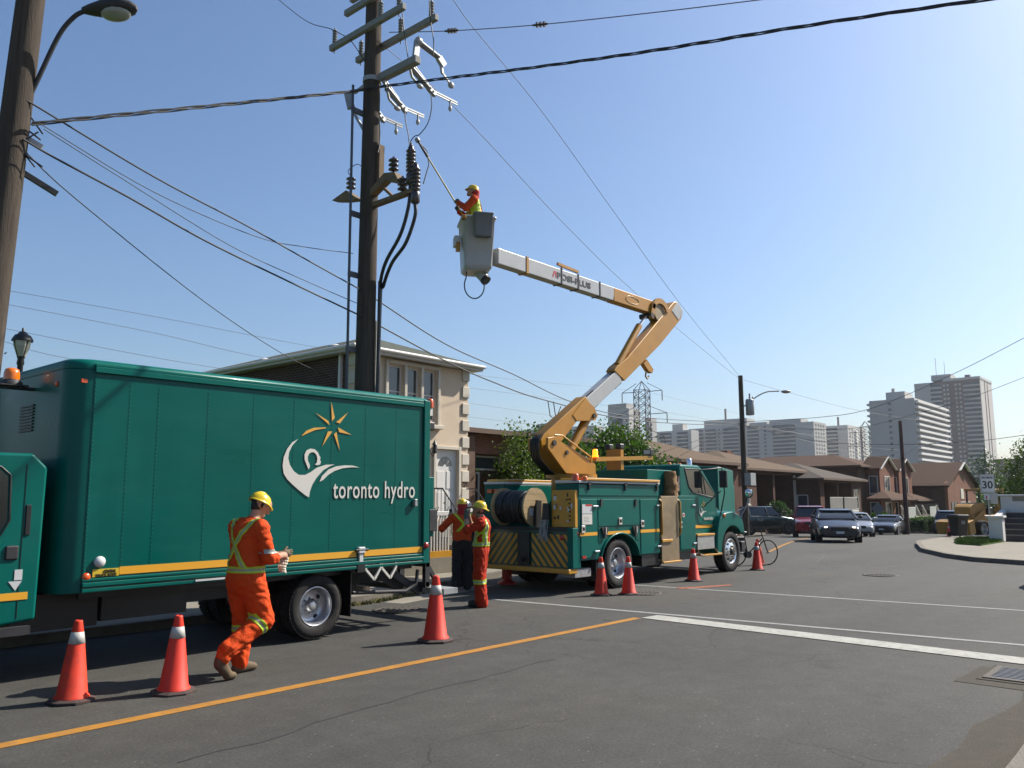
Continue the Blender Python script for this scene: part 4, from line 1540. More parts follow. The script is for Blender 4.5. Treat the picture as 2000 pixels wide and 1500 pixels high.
mb.prism([(.24, 2.84), (.20, 3.02), (.32, 3.16), (1.80, 4.08), (2.08, 3.86), (2.22, 3.70), (2.16, 3.60), (1.62, 3.62), (.86, 2.98), (.55, 2.80)], YB - .14, YB + .14, 'y')
lb = mb.build('lower_boom', M['boomyel'], bk, bevel=.02)
for y in (YB - .155, YB + .143):
    MB().prism([(1.30, 3.62), (1.45, 3.50), (2.14, 3.56), (2.24, 3.68), (2.10, 3.86), (1.75, 4.02)], y, y + .012, 'y').build('boom_gusset', M['boomyel'], bk)
MB().cyl((2.08, YB - .19, 3.66), (2.08, YB + .19, 3.66), .055, seg=14).build('ram_pin', M['darksteel'], bk)
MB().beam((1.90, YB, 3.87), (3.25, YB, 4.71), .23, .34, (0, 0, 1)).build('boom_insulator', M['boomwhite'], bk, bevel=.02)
d_ = Vector((1.35, 0, .84)).normalized()
n_ = Vector((-d_.z, 0, d_.x))
for end in (0, 1):
    for k in range(5):
        for sgn in (-1, 1):
            c = Vector((1.95, YB - .07, 3.90)) + d_ * ((.10 + k * .065) if end == 0 else (1.50 - k * .065)) + n_ * sgn * .17
            MB().cyl(c - n_ * .01, c + n_ * .022 * sgn, .018, seg=8).build('boom_bolt', M['darksteel'], bk)
mb = MB()
mb.prism([(2.98, 4.80), (3.10, 4.92), (3.55, 5.18), (5.86, 6.99), (6.05, 7.03), (6.34, 6.80), (6.22, 6.58), (5.1, 5.72), (3.42, 4.60)], YB - .13, YB + .13, 'y')
mb.build('upper_arm_of_lower_boom', M['boomyel'], bk, bevel=.02)
mb = MB()
mb.prism([(5.72, 6.72), (6.05, 7.035), (6.345, 6.80), (6.06, 6.52)], YB - .142, YB + .142, 'y')
mb.build('boom_tip_cover', M['galv'], bk, bevel=.015)
mb = MB()
mb.prism([(4.40, 5.16), (4.56, 5.28), (4.86, 5.06), (4.80, 4.96), (4.62, 5.0)], YB - .06, YB + .06, 'y')
mb.tube([(4.62, YB, 5.02), (4.56, YB, 4.86), (4.64, YB, 4.80), (4.72, YB, 4.88)], .022, seg=6)
mb.build('boom_lug', M['boomyel'], bk)
mb = MB()
mb.cyl((1.20, YB, 2.66), (2.08, YB, 3.66), .10, seg=18)
mb.build('lift_ram', M['boomyel'], bk)
MB().cyl((1.05, YB, 2.50), (1.25, YB, 2.72), .05, seg=14).build('ram_rod', M['chrome'], bk)
mb = MB()
mb.cyl((3.28, YB - .02, 4.98), (4.28, YB - .02, 6.10), .085, seg=18)
mb.build('elbow_ram', M['boomyel'], bk)
MB().cyl((4.28, YB - .02, 6.10), (4.66, YB - .02, 6.42), .04, seg=14).build('ram_rod', M['chrome'], bk)
mb = MB()
mb.cyl((5.12, YB - .12, 6.58), (5.12, YB + .12, 6.58), .24, seg=30)
mb.build('elbow_sheave', M['tan'], bk)
mb = MB()
arc = [(5.12 + .42 * math.cos(a), 6.58 + .36 * math.sin(a)) for a in [PI * k / 12 + .15 for k in range(12)]]
arc2 = [(5.12 + .29 * math.cos(a), 6.58 + .22 * math.sin(a)) for a in [PI * k / 12 + .15 for k in range(12)]][::-1]
mb.prism(arc + arc2, YB - .17, YB - .12, 'y')
mb.prism(arc + arc2, YB + .12, YB + .17, 'y')
mb.prism([(4.60, 6.36), (4.74, 6.34), (4.90, 6.72), (4.74, 6.78)], YB - .17, YB - .125, 'y')
mb.build('elbow_link', M['boomyel'], bk)
MB().cyl((4.68, YB - .18, 6.42), (4.68, YB + .18, 6.42), .07, seg=14).build('elbow_pin', M['darksteel'], bk)
MB().box(3.04, 5.05, YB - .115, YB + .115, 6.49, 6.83).build('upper_boom_root', M['boomyel'], bk, bevel=.02)
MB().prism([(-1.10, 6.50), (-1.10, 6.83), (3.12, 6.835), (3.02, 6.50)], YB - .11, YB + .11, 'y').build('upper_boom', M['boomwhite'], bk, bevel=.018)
mb = MB()
pts = [(3.85 + .30 * math.cos(a), YB - .118, 6.66 + .09 * math.sin(a)) for a in [k * 2 * PI / 20 for k in range(21)]]
mb.tube(pts, .009, seg=5)
mb.build('weld_bead', M['yel'], bk)
for x in (-.22, .98, 1.60, 2.45):
    m_ = M['boomyel'] if x < 0 else M['black']
    MB().box(x, x + (.07 if x < 0 else .035), YB - .122, YB + .122, 6.487, 6.848).build('boom_strap', m_, bk)
MB().beam((.86, YB - .1, 6.93), (1.62, YB - .1, 6.90), .05, .06).build('tool_bracket', M['boomyel'], bk)
MB().box(1.0, 1.03, YB - .12, YB - .08, 6.84, 6.92).build('tool_bracket_foot', M['boomyel'], bk)
me = text_mesh('boom_lettering', 'POSI-PLUS', width=1.26, height=.135, depth=.004, bold=.025)
me.materials.append(M['black'])
link_mesh('boom_lettering', me, bk, (.83, YB - .1135, 6.60))
me = flat_poly([(.66, 6.60), (.72, 6.74), (.80, 6.74), (.80, 6.60), (.775, 6.60), (.765, 6.70), (.745, 6.70), (.70, 6.60)], YB - .1115)
me.materials.append(M['red'])
link_mesh('boom_mark', me, bk)
for k in range(8):
    MB().cyl((2.5 + k * .07, YB - .12 + .03 * (k % 2), 6.50), (2.5 + k * .07, YB - .12 + .03 * (k % 2), 6.485), .014, seg=8).build('boom_bolt', M['black'], bk)

# bucket: a part of the truck
BX, BY, BZ, BR = -1.42, 1.45, 6.28, math.radians(-37)
mb = MB()


def rrect(w, d, r, n=5):
    out = []
    for cx, cy, a0 in ((w / 2 - r, d / 2 - r, 0), (-w / 2 + r, d / 2 - r, PI / 2), (-w / 2 + r, -d / 2 + r, PI), (w / 2 - r, -d / 2 + r, 3 * PI / 2)):
        for k in range(n + 1):
            a = a0 + k * PI / 2 / n
            out.append((cx + r * math.cos(a), cy + r * math.sin(a)))
    return out


def loft(mb, secs, cap0=True, cap1=True, smooth=True):
    n = len(secs[0])
    vs = [p for s_ in secs for p in s_]
    fs = []
    for i in range(len(secs) - 1):
        for k in range(n):
            fs.append((i * n + k, i * n + (k + 1) % n, (i + 1) * n + (k + 1) % n, (i + 1) * n + k))
    mb.add(vs, fs, smooth)
    if cap0:
        mb.add(secs[0], [list(range(n))[::-1]], False)
    if cap1:
        mb.add(secs[-1], [list(range(n))], False)


def sec(w, d, z, r=.06):
    return [(p[0], p[1], z) for p in rrect(w, d, r)]


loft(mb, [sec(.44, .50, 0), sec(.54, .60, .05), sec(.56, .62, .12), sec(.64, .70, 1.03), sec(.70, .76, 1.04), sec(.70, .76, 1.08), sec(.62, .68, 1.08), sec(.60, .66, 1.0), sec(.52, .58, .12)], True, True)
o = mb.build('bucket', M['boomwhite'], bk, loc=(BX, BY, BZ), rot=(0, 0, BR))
BKT = o
mb = MB()
loft(mb, [sec(.30, .16, .62, .03), sec(.34, .18, .66, .03), sec(.36, .20, 1.06, .03), sec(.40, .23, 1.07, .03), sec(.40, .23, 1.09, .03), sec(.34, .17, 1.09, .03), sec(.32, .15, .70, .03)], True, True)
mb.xf(Matrix.Translation((.06, -.46, 0)))
mb.build('tool_tray', mat('tray_grey', (.19, .20, .21), rough=.6, var=.12, vscale=5), o)
mb = MB()
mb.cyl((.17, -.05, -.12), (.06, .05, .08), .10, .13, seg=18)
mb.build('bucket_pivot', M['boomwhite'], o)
MB().cyl((.20, -.08, -.165), (.165, -.05, -.115), .105, seg=18).build('pivot_cap', M['black'], o)
mb = MB()
pts = [(.20 * math.cos(a) - .05, -.10, -.28 + .26 * math.sin(a)) for a in [PI * .75 + k * (PI * 1.55) / 22 for k in range(23)]]
pts = [(-.20, -.05, .0)] + pts[1:-1] + [(.12, -.05, -.02)]
mb.tube(pts, .013, seg=7)
mb.build('hose_loop', M['black'], o)
MB().box(-.46, -.33, -.10, .10, .52, .74).build('control_box', M['plate'], o, bevel=.02)
MB().box(-.42, -.34, -.12, .0, .42, .60).build('control_bracket', M['boomyel'], o)
MB().box(-.36, -.27, -.42, -.28, .98, 1.07).build('rim_pad', M['boomyel'], o, bevel=.02)
# ------------------------------------------------------------------ houses
M['stucco'] = mat('stucco', (.74, .60, .45), rough=.92, spec=.2, var=.06, vscale=1.2, bump=.25, bscale=90, dirt=.12, dirtcol=(.3, .22, .15))
M['trimstone'] = mat('trim_stone', (.66, .60, .50), rough=.85, var=.08, vscale=4, dirt=.2, dirtcol=(.35, .28, .2))
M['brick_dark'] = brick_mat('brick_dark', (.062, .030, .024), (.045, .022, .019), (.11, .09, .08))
M['brick_red'] = brick_mat('brick_red', (.20, .066, .034), (.15, .048, .027), (.19, .14, .11))
M['brick_brown'] = brick_mat('brick_brown', (.105, .043, .026), (.08, .033, .021), (.12, .085, .065))
M['roof_green'] = shingle_mat('roof_green_grey', (.10, .112, .092))
M['roof_tan'] = shingle_mat('roof_tan', (.14, .098, .064), .3, .2)
M['roof_brown'] = shingle_mat('roof_brown', (.085, .044, .028), .3, .2)
M['roof_grey'] = shingle_mat('roof_grey', (.10, .082, .07), .3, .2)
M['soffit'] = mat('soffit_white', (.55, .52, .47), rough=.7, var=.06)
M['brown_trim'] = mat('brown_trim', (.12, .065, .038), rough=.7, var=.15, vscale=4)
M['wood_door'] = mat('wood_door', (.11, .05, .022), rough=.5, var=.3, vscale=4, stretch=(6, 6, 1))


def window(parent, face, u, z, w, h, at, frame='white', bars=0, mull=0, fw=.06, proud=.05, glass='houseglass', sill=True):
    """face 'y': on the plane y=at looking towards -Y, u along X; face 'x': on the plane x=at looking towards -X, u along Y"""
    mb = MB()

    def bx(m, u0, u1, z0, z1, d0, d1):
        if face == 'y':
            m.box(u0, u1, at - d1, at - d0, z0, z1)
        else:
            m.box(at - d1, at - d0, u0, u1, z0, z1)
    bx(mb, u, u + fw, z, z + h, 0, proud)
    bx(mb, u + w - fw, u + w, z, z + h, 0, proud)
    bx(mb, u + fw, u + w - fw, z, z + fw, 0, proud)
    bx(mb, u + fw, u + w - fw, z + h - fw, z + h, 0, proud)
    for k in range(mull):
        uu = u + fw + (w - 2 * fw) * (k + 1) / (mull + 1)
        bx(mb, uu - fw / 3, uu + fw / 3, z + fw, z + h - fw, 0, proud * .8)
    for k in range(bars):
        zz = z + fw + (h - 2 * fw) * (k + 1) / (bars + 1)
        bx(mb, u + fw, u + w - fw, zz - fw / 3, zz + fw / 3, 0, proud * .8)
    o = mb.build('window', M[frame], parent)
    p = MB()
    bx(p, u + fw * .5, u + w - fw * .5, z + fw * .5, z + h - fw * .5, .002, proud * .35)
    p.build('pane', M[glass], o)
    if sill:
        s_ = MB()
        bx(s_, u - .05, u + w + .05, z - .09, z - .003, 0, proud + .06)
        s_.build('sill', M['trimstone'], o)
    return o


def roof_mesh(parent, eave, ridge, z0, z1, m, over=.35, nm='roof', soffit=True):
    """eave: (x0,x1,y0,y1); ridge: ((xa,ya),(xb,yb)); hip roof between them with a fascia"""
    x0, x1, y0, y1 = eave[0] - over, eave[1] + over, eave[2] - over, eave[3] + over
    (xa, ya), (xb, yb) = ridge
    c = [(x0, y0, z0), (x1, y0, z0), (x1, y1, z0), (x0, y1, z0)]
    a, b = (xa, ya, z1), (xb, yb, z1)
    mb = MB()
    if abs(xb - xa) >= abs(yb - ya):        # ridge along X
        faces = [[c[0], c[1], b, a], [c[1], c[2], b], [c[2], c[3], a, b], [c[3], c[0], a]]
    else:
        faces = [[c[0], c[1], a], [c[1], c[2], b, a], [c[2], c[3], b], [c[3], c[0], a, b]]
    for f in faces:
        mb.add(f, [list(range(len(f)))], False)
    o = mb.build(nm, m, parent)
    fb = MB()
    t = .16
    fb.box(x0, x1, y0 - .001, y0 + .03, z0 - t, z0 - .003)
    fb.box(x0, x1, y1 - .03, y1, z0 - t, z0 - .003)
    fb.box(x0, x0 + .03, y0 + .03, y1 - .03, z0 - t, z0 - .003)
    fb.box(x1 - .03, x1, y0 + .03, y1 - .03, z0 - t, z0 - .003)
    fb.build('fascia', M['soffit'] if soffit else M['brown_trim'], o)
    sb = MB()
    sb.box(x0 + .03, x1 - .03, y0 + .03, y1 - .03, z0 - t + .02, z0 - t + .04)
    sb.build('soffit', M['soffit'] if soffit else M['brown_trim'], o)
    return o


# --- the stucco house beside the pole
h = thing('stucco_house', 'two-storey stucco house with quoins and a dark brick side wall', 'house', (0, 0, 0))
HX0, HX1, HY0, HY1, HE = 13.35, 17.58, 17.0, 26.5, 5.62
mb = MB()
wins = [(14.47, 14.98, 4.02, 5.45), (15.12, 15.60, 4.02, 5.45), (15.74, 16.24, 4.02, 5.45)]
door = (16.26, 17.16, 1.25, 3.22)
wall_holes(mb, HX0, HX1, 0, HE, wins + [door], lambda u, z, d: (u, HY0 + d, z), .14)
mb.add([(HX1, HY0, 0), (HX1, HY1, 0), (HX1, HY1, HE), (HX1, HY0, HE)], [(0, 1, 2, 3)], False)
mb.build('front_wall', M['stucco'], h)
mb = MB()
mb.box(HX0 - .0, HX0 + .25, HY0 + .36, HY1, 0, HE)
mb.box(HX0, HX1, HY1 - .2, HY1 - .002, 0, HE)
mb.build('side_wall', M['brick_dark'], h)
MB().box(HX0 - .004, HX0 + .25, HY0 + .001, HY0 + .358, 0, HE).build('corner_return', M['stucco'], h)
k = 0
z = .3
while z < HE - .3:
    for x0, x1 in ((HX0 - .03, HX0 + .27), (HX1 - .27, HX1 + .03)):
        MB().box(x0, x1, HY0 - .045, HY0 - .001, z, z + .33).build('quoin', M['trimstone'], h, bevel=.02)
    MB().box(HX0 - .05, HX0 - .006, HY0 - .04, HY0 + .30, z, z + .33).build('quoin', M['trimstone'], h, bevel=.02)
    z += .50
# the triple window with its moulded surround
mb = MB()
X0, X1, Z0_, Z1_ = 14.33, 16.38, 3.90, 5.58
for (a, b, c, d) in ((X0, X0 + .10, Z0_, Z1_), (X1 - .10, X1, Z0_, Z1_), (X0 + .10, X1 - .10, Z1_ - .10, Z1_), (15.0, 15.10, Z0_, Z1_ - .1), (15.62, 15.72, Z0_, Z1_ - .1)):
    mb.box(a, b, HY0 - .07, HY0 - .001, c, d)
mb.build('window_surround', M['trimstone'], h, bevel=.015)
MB().box(X0 - .08, X1 + .08, HY0 - .14, HY0 - .001, Z0_ - .12, Z0_ - .003).build('window_sill', M['trimstone'], h, bevel=.02)
for (a, b, c, d) in wins:
    window(h, 'y', a, c, b - a, d - c, HY0 + .12, bars=1, fw=.045, proud=.05, sill=False)
    cu = MB()
    for j in range(9):
        u0 = a + .05 + (b - a - .1) * j / 9
        cu.add([(u0, HY0 + .20 + .02 * (j % 2), c), (u0 + (b - a - .1) / 9, HY0 + .20 + .02 * ((j + 1) % 2), c), (u0 + (b - a - .1) / 9, HY0 + .20 + .02 * ((j + 1) % 2), d), (u0, HY0 + .20 + .02 * (j % 2), d)], [(0, 1, 2, 3)], True)
    cu.build('curtain', M['soffit'], h)
# front door
mb = MB()
a, b, c, d = door
for (p0, p1, q0, q1) in ((a - .10, a - .002, c - .1, d + .10), (b + .002, b + .10, c - .1, d + .10), (a - .002, b + .002, d + .002, d + .10)):
    mb.box(p0, p1, HY0 - .06, HY0 + .02, q0, q1)
mb.build('door_surround', M['trimstone'], h, bevel=.012)
dr = MB().box(a + .004, b - .004, HY0 + .06, HY0 + .11, c, d - .004).build('front_door', M['white'], h)
for (p0, p1, q0, q1) in ((a + .12, a + .40, c + .85, c + 1.35), (b - .40, b - .12, c + .85, c + 1.35), (a + .12, a + .40, c + .15, c + .75), (b - .40, b - .12, c + .15, c + .75)):
    MB().box(p0, p1, HY0 + .045, HY0 + .0595, q0, q1).build('door_panel', M['white'], dr, bevel=.012)
for j in range(4):
    a0, a1 = PI * j / 4 + .06, PI * (j + 1) / 4 - .06
    cxx, czz = (a + b) / 2, c + 1.50
    pts = [(cxx + .07 * math.cos(a0), czz + .07 * math.sin(a0))] + [(cxx + .27 * math.cos(t_), czz + .27 * math.sin(t_)) for t_ in np.linspace(a0, a1, 5)] + [(cxx + .07 * math.cos(a1), czz + .07 * math.sin(a1))]
    MB().prism(pts, HY0 + .05, HY0 + .0595, 'y').build('fanlight_pane', M['houseglass'], dr)
MB().cyl((a + .07, HY0 + .02, c + .98), (a + .07, HY0 + .06, c + .98), .03, seg=10).build('door_knob', M['galv'], dr)
me = text_mesh('house_number', '424', width=.28, height=.16, depth=.01, bold=.012)
me.materials.append(M['brown_trim'])
link_mesh('house_number', me, h, (HX1 - .26, HY0 - .012, 2.14 + .01))
MB().box(HX1 - .22, HX1 + .10, HY0 - .24, HY0 - .05, 1.42, 1.54).build('mailbox_lid', M['white'], h, bevel=.02)
MB().box(HX1 - .20, HX1 + .08, HY0 - .20, HY0 - .05, 1.18, 1.418).build('mailbox', M['black'], h, bevel=.01)
mb = MB()
mb.cyl((a - .20, HY0 - .18, 3.08), (a - .20, HY0 - .18, 3.32), .07, .05, seg=8)
mb.lathe([(.09, .24), (.05, .30), (.015, .36), (.001, .42)], (a - .20, HY0 - .18, 3.08), seg=8)
mb.tube([(a - .20, HY0, 3.18), (a - .20, HY0 - .10, 3.0), (a - .20, HY0 - .18, 3.08)], .015, seg=6)
mb.build('wall_lantern', M['black'], h)
roof_mesh(h, (HX0, HX1, HY0, HY1), ((15.6, 19.3), (15.6, 24.2)), HE + .16, 6.68, M['roof_green'], .32)
mb = MB()
mb.tube([(HX0 - .37, HY0 - .34, HE + .12), (HX1 + .37, HY0 - .34, HE + .12)], .055, seg=8)
mb.build('gutter', M['white'], h)
mb = MB()
mb.tube([(HX0 - .34, HY0 - .37, HE + .12), (HX0 - .34, HY1 + .3, HE + .12)], .055, seg=8)
mb.build('gutter', M['white'], h)
MB().box(HX0 - .09, HX0 - .005, HY0 + .55, HY0 + .64, .2, HE).build('downpipe', M['white'], h)
for y in (19.0, 22.6):
    mb = MB()
    mb.lathe([(.14, 0), (.14, .05), (.24, .06), (.22, .12), (.10, .18), (.001, .2)], (14.15, y, 6.02), seg=14)
    mb.build('roof_vent', M['plate'], h)
# porch steps and iron railing
for k in range(5):
    MB().box(16.0, 17.5, HY0 - .28 * (k + 1), HY0 - .28 * k - .003 if k else HY0 - .06, 0.1, 1.20 - .21 * k).build('step', M['concrete'], h)
mb = MB()
for x in (16.02,):
    mb.tube([(x, HY0 - .1, 2.1), (x, HY0 - .55, 2.1), (x, HY0 - 1.35, 1.25)], .02, seg=6)
    for k in range(10):
        y = HY0 - .1 - k * .135
        zt = 2.1 if y > HY0 - .55 else 2.1 - (HY0 - .55 - y) * 1.06
        mb.tube([(x, y, zt), (x, y, zt - .85)], .009, seg=5)
mb.build('stair_railing', M['black'], h)
MB().tube([(17.45, HY0 - .1, 2.1), (17.45, HY0 - .45, 2.1), (17.45, HY0 - 1.35, 1.2)], .02, seg=6).build('stair_railing', M['black'], h)

# --- white picket fence on a low wall
fx = thing('picket_fence', 'white metal picket fence on a low wall before the stucco house', 'fence', (9.6, 13.75, .12))
FW = 4.15
MB().box(0, FW, 0, .22, 0, .36).build('low_wall', M['concrete'], fx)
MB().box(0, FW, .02, .2, .36, .50).build('base_board', M['yel'], fx)
MB().box(0, FW, .06, .14, 1.30, 1.40).build('top_rail', M['white'], fx, bevel=.01)
pk = MB().box(-.012, .012, .085, .115, .503, 1.298).mesh('picket', M['white'])
for k in range(int(FW / .092)):
    link_mesh('picket', pk, fx, (.05 + k * .092, 0, 0))

# --- red brick neighbour
nb = thing('brick_neighbour_house', 'red brick house with a panelled wooden door behind the tree', 'house', (0, 0, 0))
NY = 19.2
mb = MB()
wall_holes(mb, 17.7, 25.8, 0, 4.0, [(20.25, 21.95, 1.2, 3.34)], lambda u, z, d: (u, NY + d, z), .5)
mb.box(17.7, 25.8, NY + .6, NY + 9, 0, 4.0)
mb.build('wall', M['brick_red'], nb)
MB().box(17.7, 19.9, NY - .3, NY - .002, 0, 3.9).build('porch_pier', M['brown_trim'], nb)
MB().box(20.25, 21.93, NY + .40, NY + .45, 1.2, 3.34).build('door_frame', M['brown_trim'], nb)
nd = MB().box(20.95, 21.85, NY + .34, NY + .395, 1.2, 2.70).build('door', M['wood_door'], nb)
for (p0, p1, q0, q1) in ((21.05, 21.35, 1.35, 1.9), (21.45, 21.75, 1.35, 1.9), (21.05, 21.35, 2.0, 2.55), (21.45, 21.75, 2.0, 2.55)):
    MB().box(p0, p1, NY + .325, NY + .3395, q0, q1).build('door_panel', M['wood_door'], nd, bevel=.01)
MB().box(21.2, 21.55, NY + .31, NY + .324, 1.93, 1.98).build('letter_slot', M['plate'], nd)
window(nb, 'y', 20.30, 2.80, 1.62, .50, NY + .40, sill=False, glass='houseglass')
window(nb, 'y', 20.32, 1.25, .50, 1.48, NY + .40, sill=False)
window(nb, 'y', 23.5, 1.6, 1.6, 1.5, NY, mull=1)
roof_mesh(nb, (17.75, 25.8, NY, NY + 9), ((21, NY + 4.5), (22.6, NY + 4.5)), 4.15, 4.75, M['roof_tan'], .55, soffit=False)
MB().box(19.0, 19.06, NY - .33, NY - .301, 3.05, 3.4).build('wall_ornament', M['plate'], nb)

# --- bungalows and houses along the bend


def bungalow(label, X0, X1, Y0, Y1, eave, peak, ridge, roofm, wallm, base):
    t = thing('bungalow', label, 'house', (X0, Y0, base), group='brick houses along the far bend')
    w, d = X1 - X0, Y1 - Y0
    e = eave - base
    return t, w, d, e


def recess(t, wallm, w, d, e, holes, depth=1.4):
    mb = MB()
    wall_holes(mb, 0, w, -.3, e, holes, lambda u, z, dd: (u, dd, z), depth)
    for a, b, c, d_ in holes:
        mb.add([(a, depth, c), (b, depth, c), (b, depth, d_), (a, depth, d_)], [(0, 1, 2, 3)], False)
    mb.box(.001, w - .001, depth + .1, d, -.3, e)
    mb.add([(0, 0, -.3), (0, 0, e), (0, d, e), (0, d, -.3)], [(0, 1, 2, 3)], False)
    mb.add([(w, 0, -.3), (w, d, -.3), (w, d, e), (w, 0, e)], [(0, 1, 2, 3)], False)
    return mb.build('wall', wallm, t)


# first
b0 = gz(43, 24) + .1
t, w, d, e = bungalow('tan-roofed brick bungalow right behind the lift truck boom', 38.2, 48.0, 23, 33, 3.85, 0, 0, M['roof_tan'], M['brick_brown'], b0)
recess(t, M['brick_brown'], w, d, e, [(3.2, 6.6, 1.2, e - .5)])
window(t, 'y', 1.0, 1.6, 1.4, 1.5, 0, mull=1)
window(t, 'y', 7.4, 1.6, 1.2, 1.5, 0)
window(t, 'x', 2.0, 1.6, 1.4, 1.4, 0, mull=1)
roof_mesh(t, (0, w, 0, d), ((w / 2, d / 2 - .1), (w / 2, d / 2 + .1)), e + .15, 5.75 - b0, M['roof_tan'], .5, soffit=False)
MB().lathe([(.12, 0), (.12, .2), (.2, .21), (.18, .3), (.001, .32)], (w * .68, d * .3, e + .8), seg=10).build('roof_vent', M['plate'], t)
# second
b1 = gz(62, 28) + .1
t, w, d, e = bungalow('tan-roofed bungalow with a deep dark porch between brick piers', 55.8, 69.4, 27, 36.2, 3.95, 0, 0, M['roof_tan'], M['brick_brown'], b1)
recess(t, M['brick_brown'], w, d, e, [(3.6, 6.6, .95, e - .25), (6.95, 10.5, .95, e - .25)], 2.0)
for x in (3.6, 7.0):
    MB().box(x, x + (3.0 if x < 5 else 3.5), -.12, -.002, .72, .92).build('porch_sill', M['trimstone'], t)
window(t, 'y', 1.4, 2.2, .9, 1.1, 0, glass='houseglass')
dd_ = MB().box(1.35, 2.35, -.05, -.002, .2, 2.0).build('door', M['wood_door'], t)
window(t, 'y', 11.1, 2.7, 1.1, .9, 0, sill=False)
dd_ = MB().box(11.05, 12.35, -.06, -.002, .2, 2.6).build('door', M['wood_door'], t)
MB().box(11.7, 12.05, -.075, -.0605, .4, 2.4).build('door_glass', M['houseglass'], dd_)
for x in (10.6, 12.6):
    MB().box(x, x + .35, -.10, -.002, 0, e - .2).build('pilaster', M['trimstone'], t)
roof_mesh(t, (0, w, 0, d), ((6.2, 4.5), (6.2, 4.7)), e + .15, 5.75 - b1, M['roof_tan'], .5, soffit=False)
for x, y in ((9.5, 5.2), (12.4, 6.4)):
    MB().box(x, x + .7, y, y + .7, e + .3, e + 2.0).build('chimney', M['brick_red'], t)
# third
b2 = gz(71, 26) + .1
t, w, d, e = bungalow('grey-roofed bungalow with white balcony railings', 66.9, 76.6, 25, 33, 3.36, 0, 0, M['roof_grey'], M['brick_brown'], b2)
recess(t, M['brick_brown'], w, d, e, [(.9, 3.9, 1.9, e - .2), (4.2, 7.4, 1.9, e - .2)], 2.0)
window(t, 'x', 1.0, 2.0, .9, 1.1, 0)
window(t, 'y', 7.8, 1.9, 1.2, 1.7, 0, mull=1, sill=False)
for (a, b) in ((.9, 3.9), (4.2, 7.4)):
    MB().box(a - .1, b + .1, -.5, -.002, 1.66, 1.84).build('balcony_slab', M['white'], t)
    mb = MB()
    mb.box(a, b, -.46, -.42, 2.85, 2.92)
    for k in range(int((b - a) / .14)):
        mb.box(a + k * .14, a + k * .14 + .055, -.455, -.425, 1.84, 2.85)
    tag(mb.build('balcony_railing', M['soffit'], t), kind='stuff')
roof_mesh(t, (0, w, 0, d), ((4.6, 4.0), (4.6, 4.2)), e + .15, 5.0 - b2, M['roof_grey'], .55, soffit=False)
MB().box(2.4, 3.8, -.04, -.002, .2, 1.2).build('basement_door', M['soffit'], t)
# fourth: the pair of gabled bays
b3 = gz(84, 28) + .1
t, w, d, e = bungalow('two-storey brown brick house with a pair of small front gables', 80.4, 94.0, 26.4, 40, 4.85, 0, 0, M['roof_brown'], M['brick_brown'], b3)
recess(t, M['brick_brown'], w, d, e, [(8.0, 11.5, .9, 2.4)], 1.5)
roof_mesh(t, (0, w, 0, d), ((5.6, 4.2), (5.6, 11.5)), e + .15, 6.35 - b3, M['roof_brown'], .5, soffit=False)
for i, x in enumerate((2.2, 8.3)):
    wd = 4.4
    zb = 3.3
    mb = MB()
    mb.prism([(x, 0.0), (x + wd, 0.0), (x + wd, e), (x + wd / 2, e + .95), (x, e)], -1.3, -.002, 'y')
    bay = mb.build('gable_bay', M['brick_red'], t)
    mb = MB()
    for (p, q) in (((x - .3, e - .15), (x + wd / 2, e + 1.12)), ((x + wd + .3, e - .15), (x + wd / 2, e + 1.12))):
        mb.beam((p[0], -.55, p[1]), (q[0], -.55, q[1]), 1.9, .06, (0, 0, 1))
    mb.build('gable_roof', M['roof_brown'], bay)
    mb = MB()
    for (p, q) in (((x - .3, e - .2), (x + wd / 2, e + 1.05)), ((x + wd + .3, e - .2), (x + wd / 2, e + 1.05))):
        mb.beam((p[0], -1.51, p[1]), (q[0], -1.51, q[1]), .05, .22, (0, 1, 0))
    mb.build('bargeboard', M['white'], bay)
    window(t, 'y', x + 1.3, 3.6, 1.6, 1.7, -1.3, mull=1)
    window(t, 'x', -1.1, 3.6, .8, 1.7, x)
    window(t, 'y', x + 1.2, .9, 1.9, 1.9, -1.3, mull=1)
    window(t, 'x', -1.1, .9, .8, 1.9, x)
roof_mesh(t, (-.6, 7.0, -2.8, -1.2), ((2.5, -1.4), (4.5, -1.4)), 3.15, 3.9, M['roof_brown'], .3, nm='porch_roof', soffit=False)
roof_mesh(t, (8.0, 13.0, -2.8, -1.2), ((10, -1.4), (11.5, -1.4)), 3.05, 3.7, M['roof_brown'], .3, nm='porch_roof', soffit=False)
MB().box(2.0, 3.4, 3.2, 4.6, 6.6, 7.2).build('skylight', M['plate'], t) if False else None
# stairs with pale railings down to the street
for i, x in enumerate((2.2, 9.3)):
    for k in range(8):
        MB().box(x + k * .38, x + k * .38 + .40, -4.3, -3.0, -.3, 1.55 - k * .21).build('stair_step', M['trimstone'], t)
    for y in (-4.3, -3.0):
        mb = MB()
        mb.tube([(x, y, 2.45), (x + .3, y, 2.45), (x + 3.2, y, .65)], .035, seg=6)
        for k in range(9):
            mb.tube([(x + .2 + k * .34, y, 2.40 - max(0, k * .34 - .1) * .62), (x + .2 + k * .34, y, 1.3 - k * .19)], .016, seg=4)
        mb.build('stair_railing', M['white'], t)
    MB().box(x - 2.2, x - .02, -4.3, -2.2, 1.2, 1.4).build('landing', M['trimstone'], t)
    mb = MB()
    mb.box(x - 2.2, x, -4.32, -4.28, 2.3, 2.36)
    for k in range(14):
        mb.box(x - 2.2 + k * .16, x - 2.2 + k * .16 + .08, -4.315, -4.285, 1.4, 2.3)
    tag(mb.build('landing_railing', M['white'], t), kind='stuff')
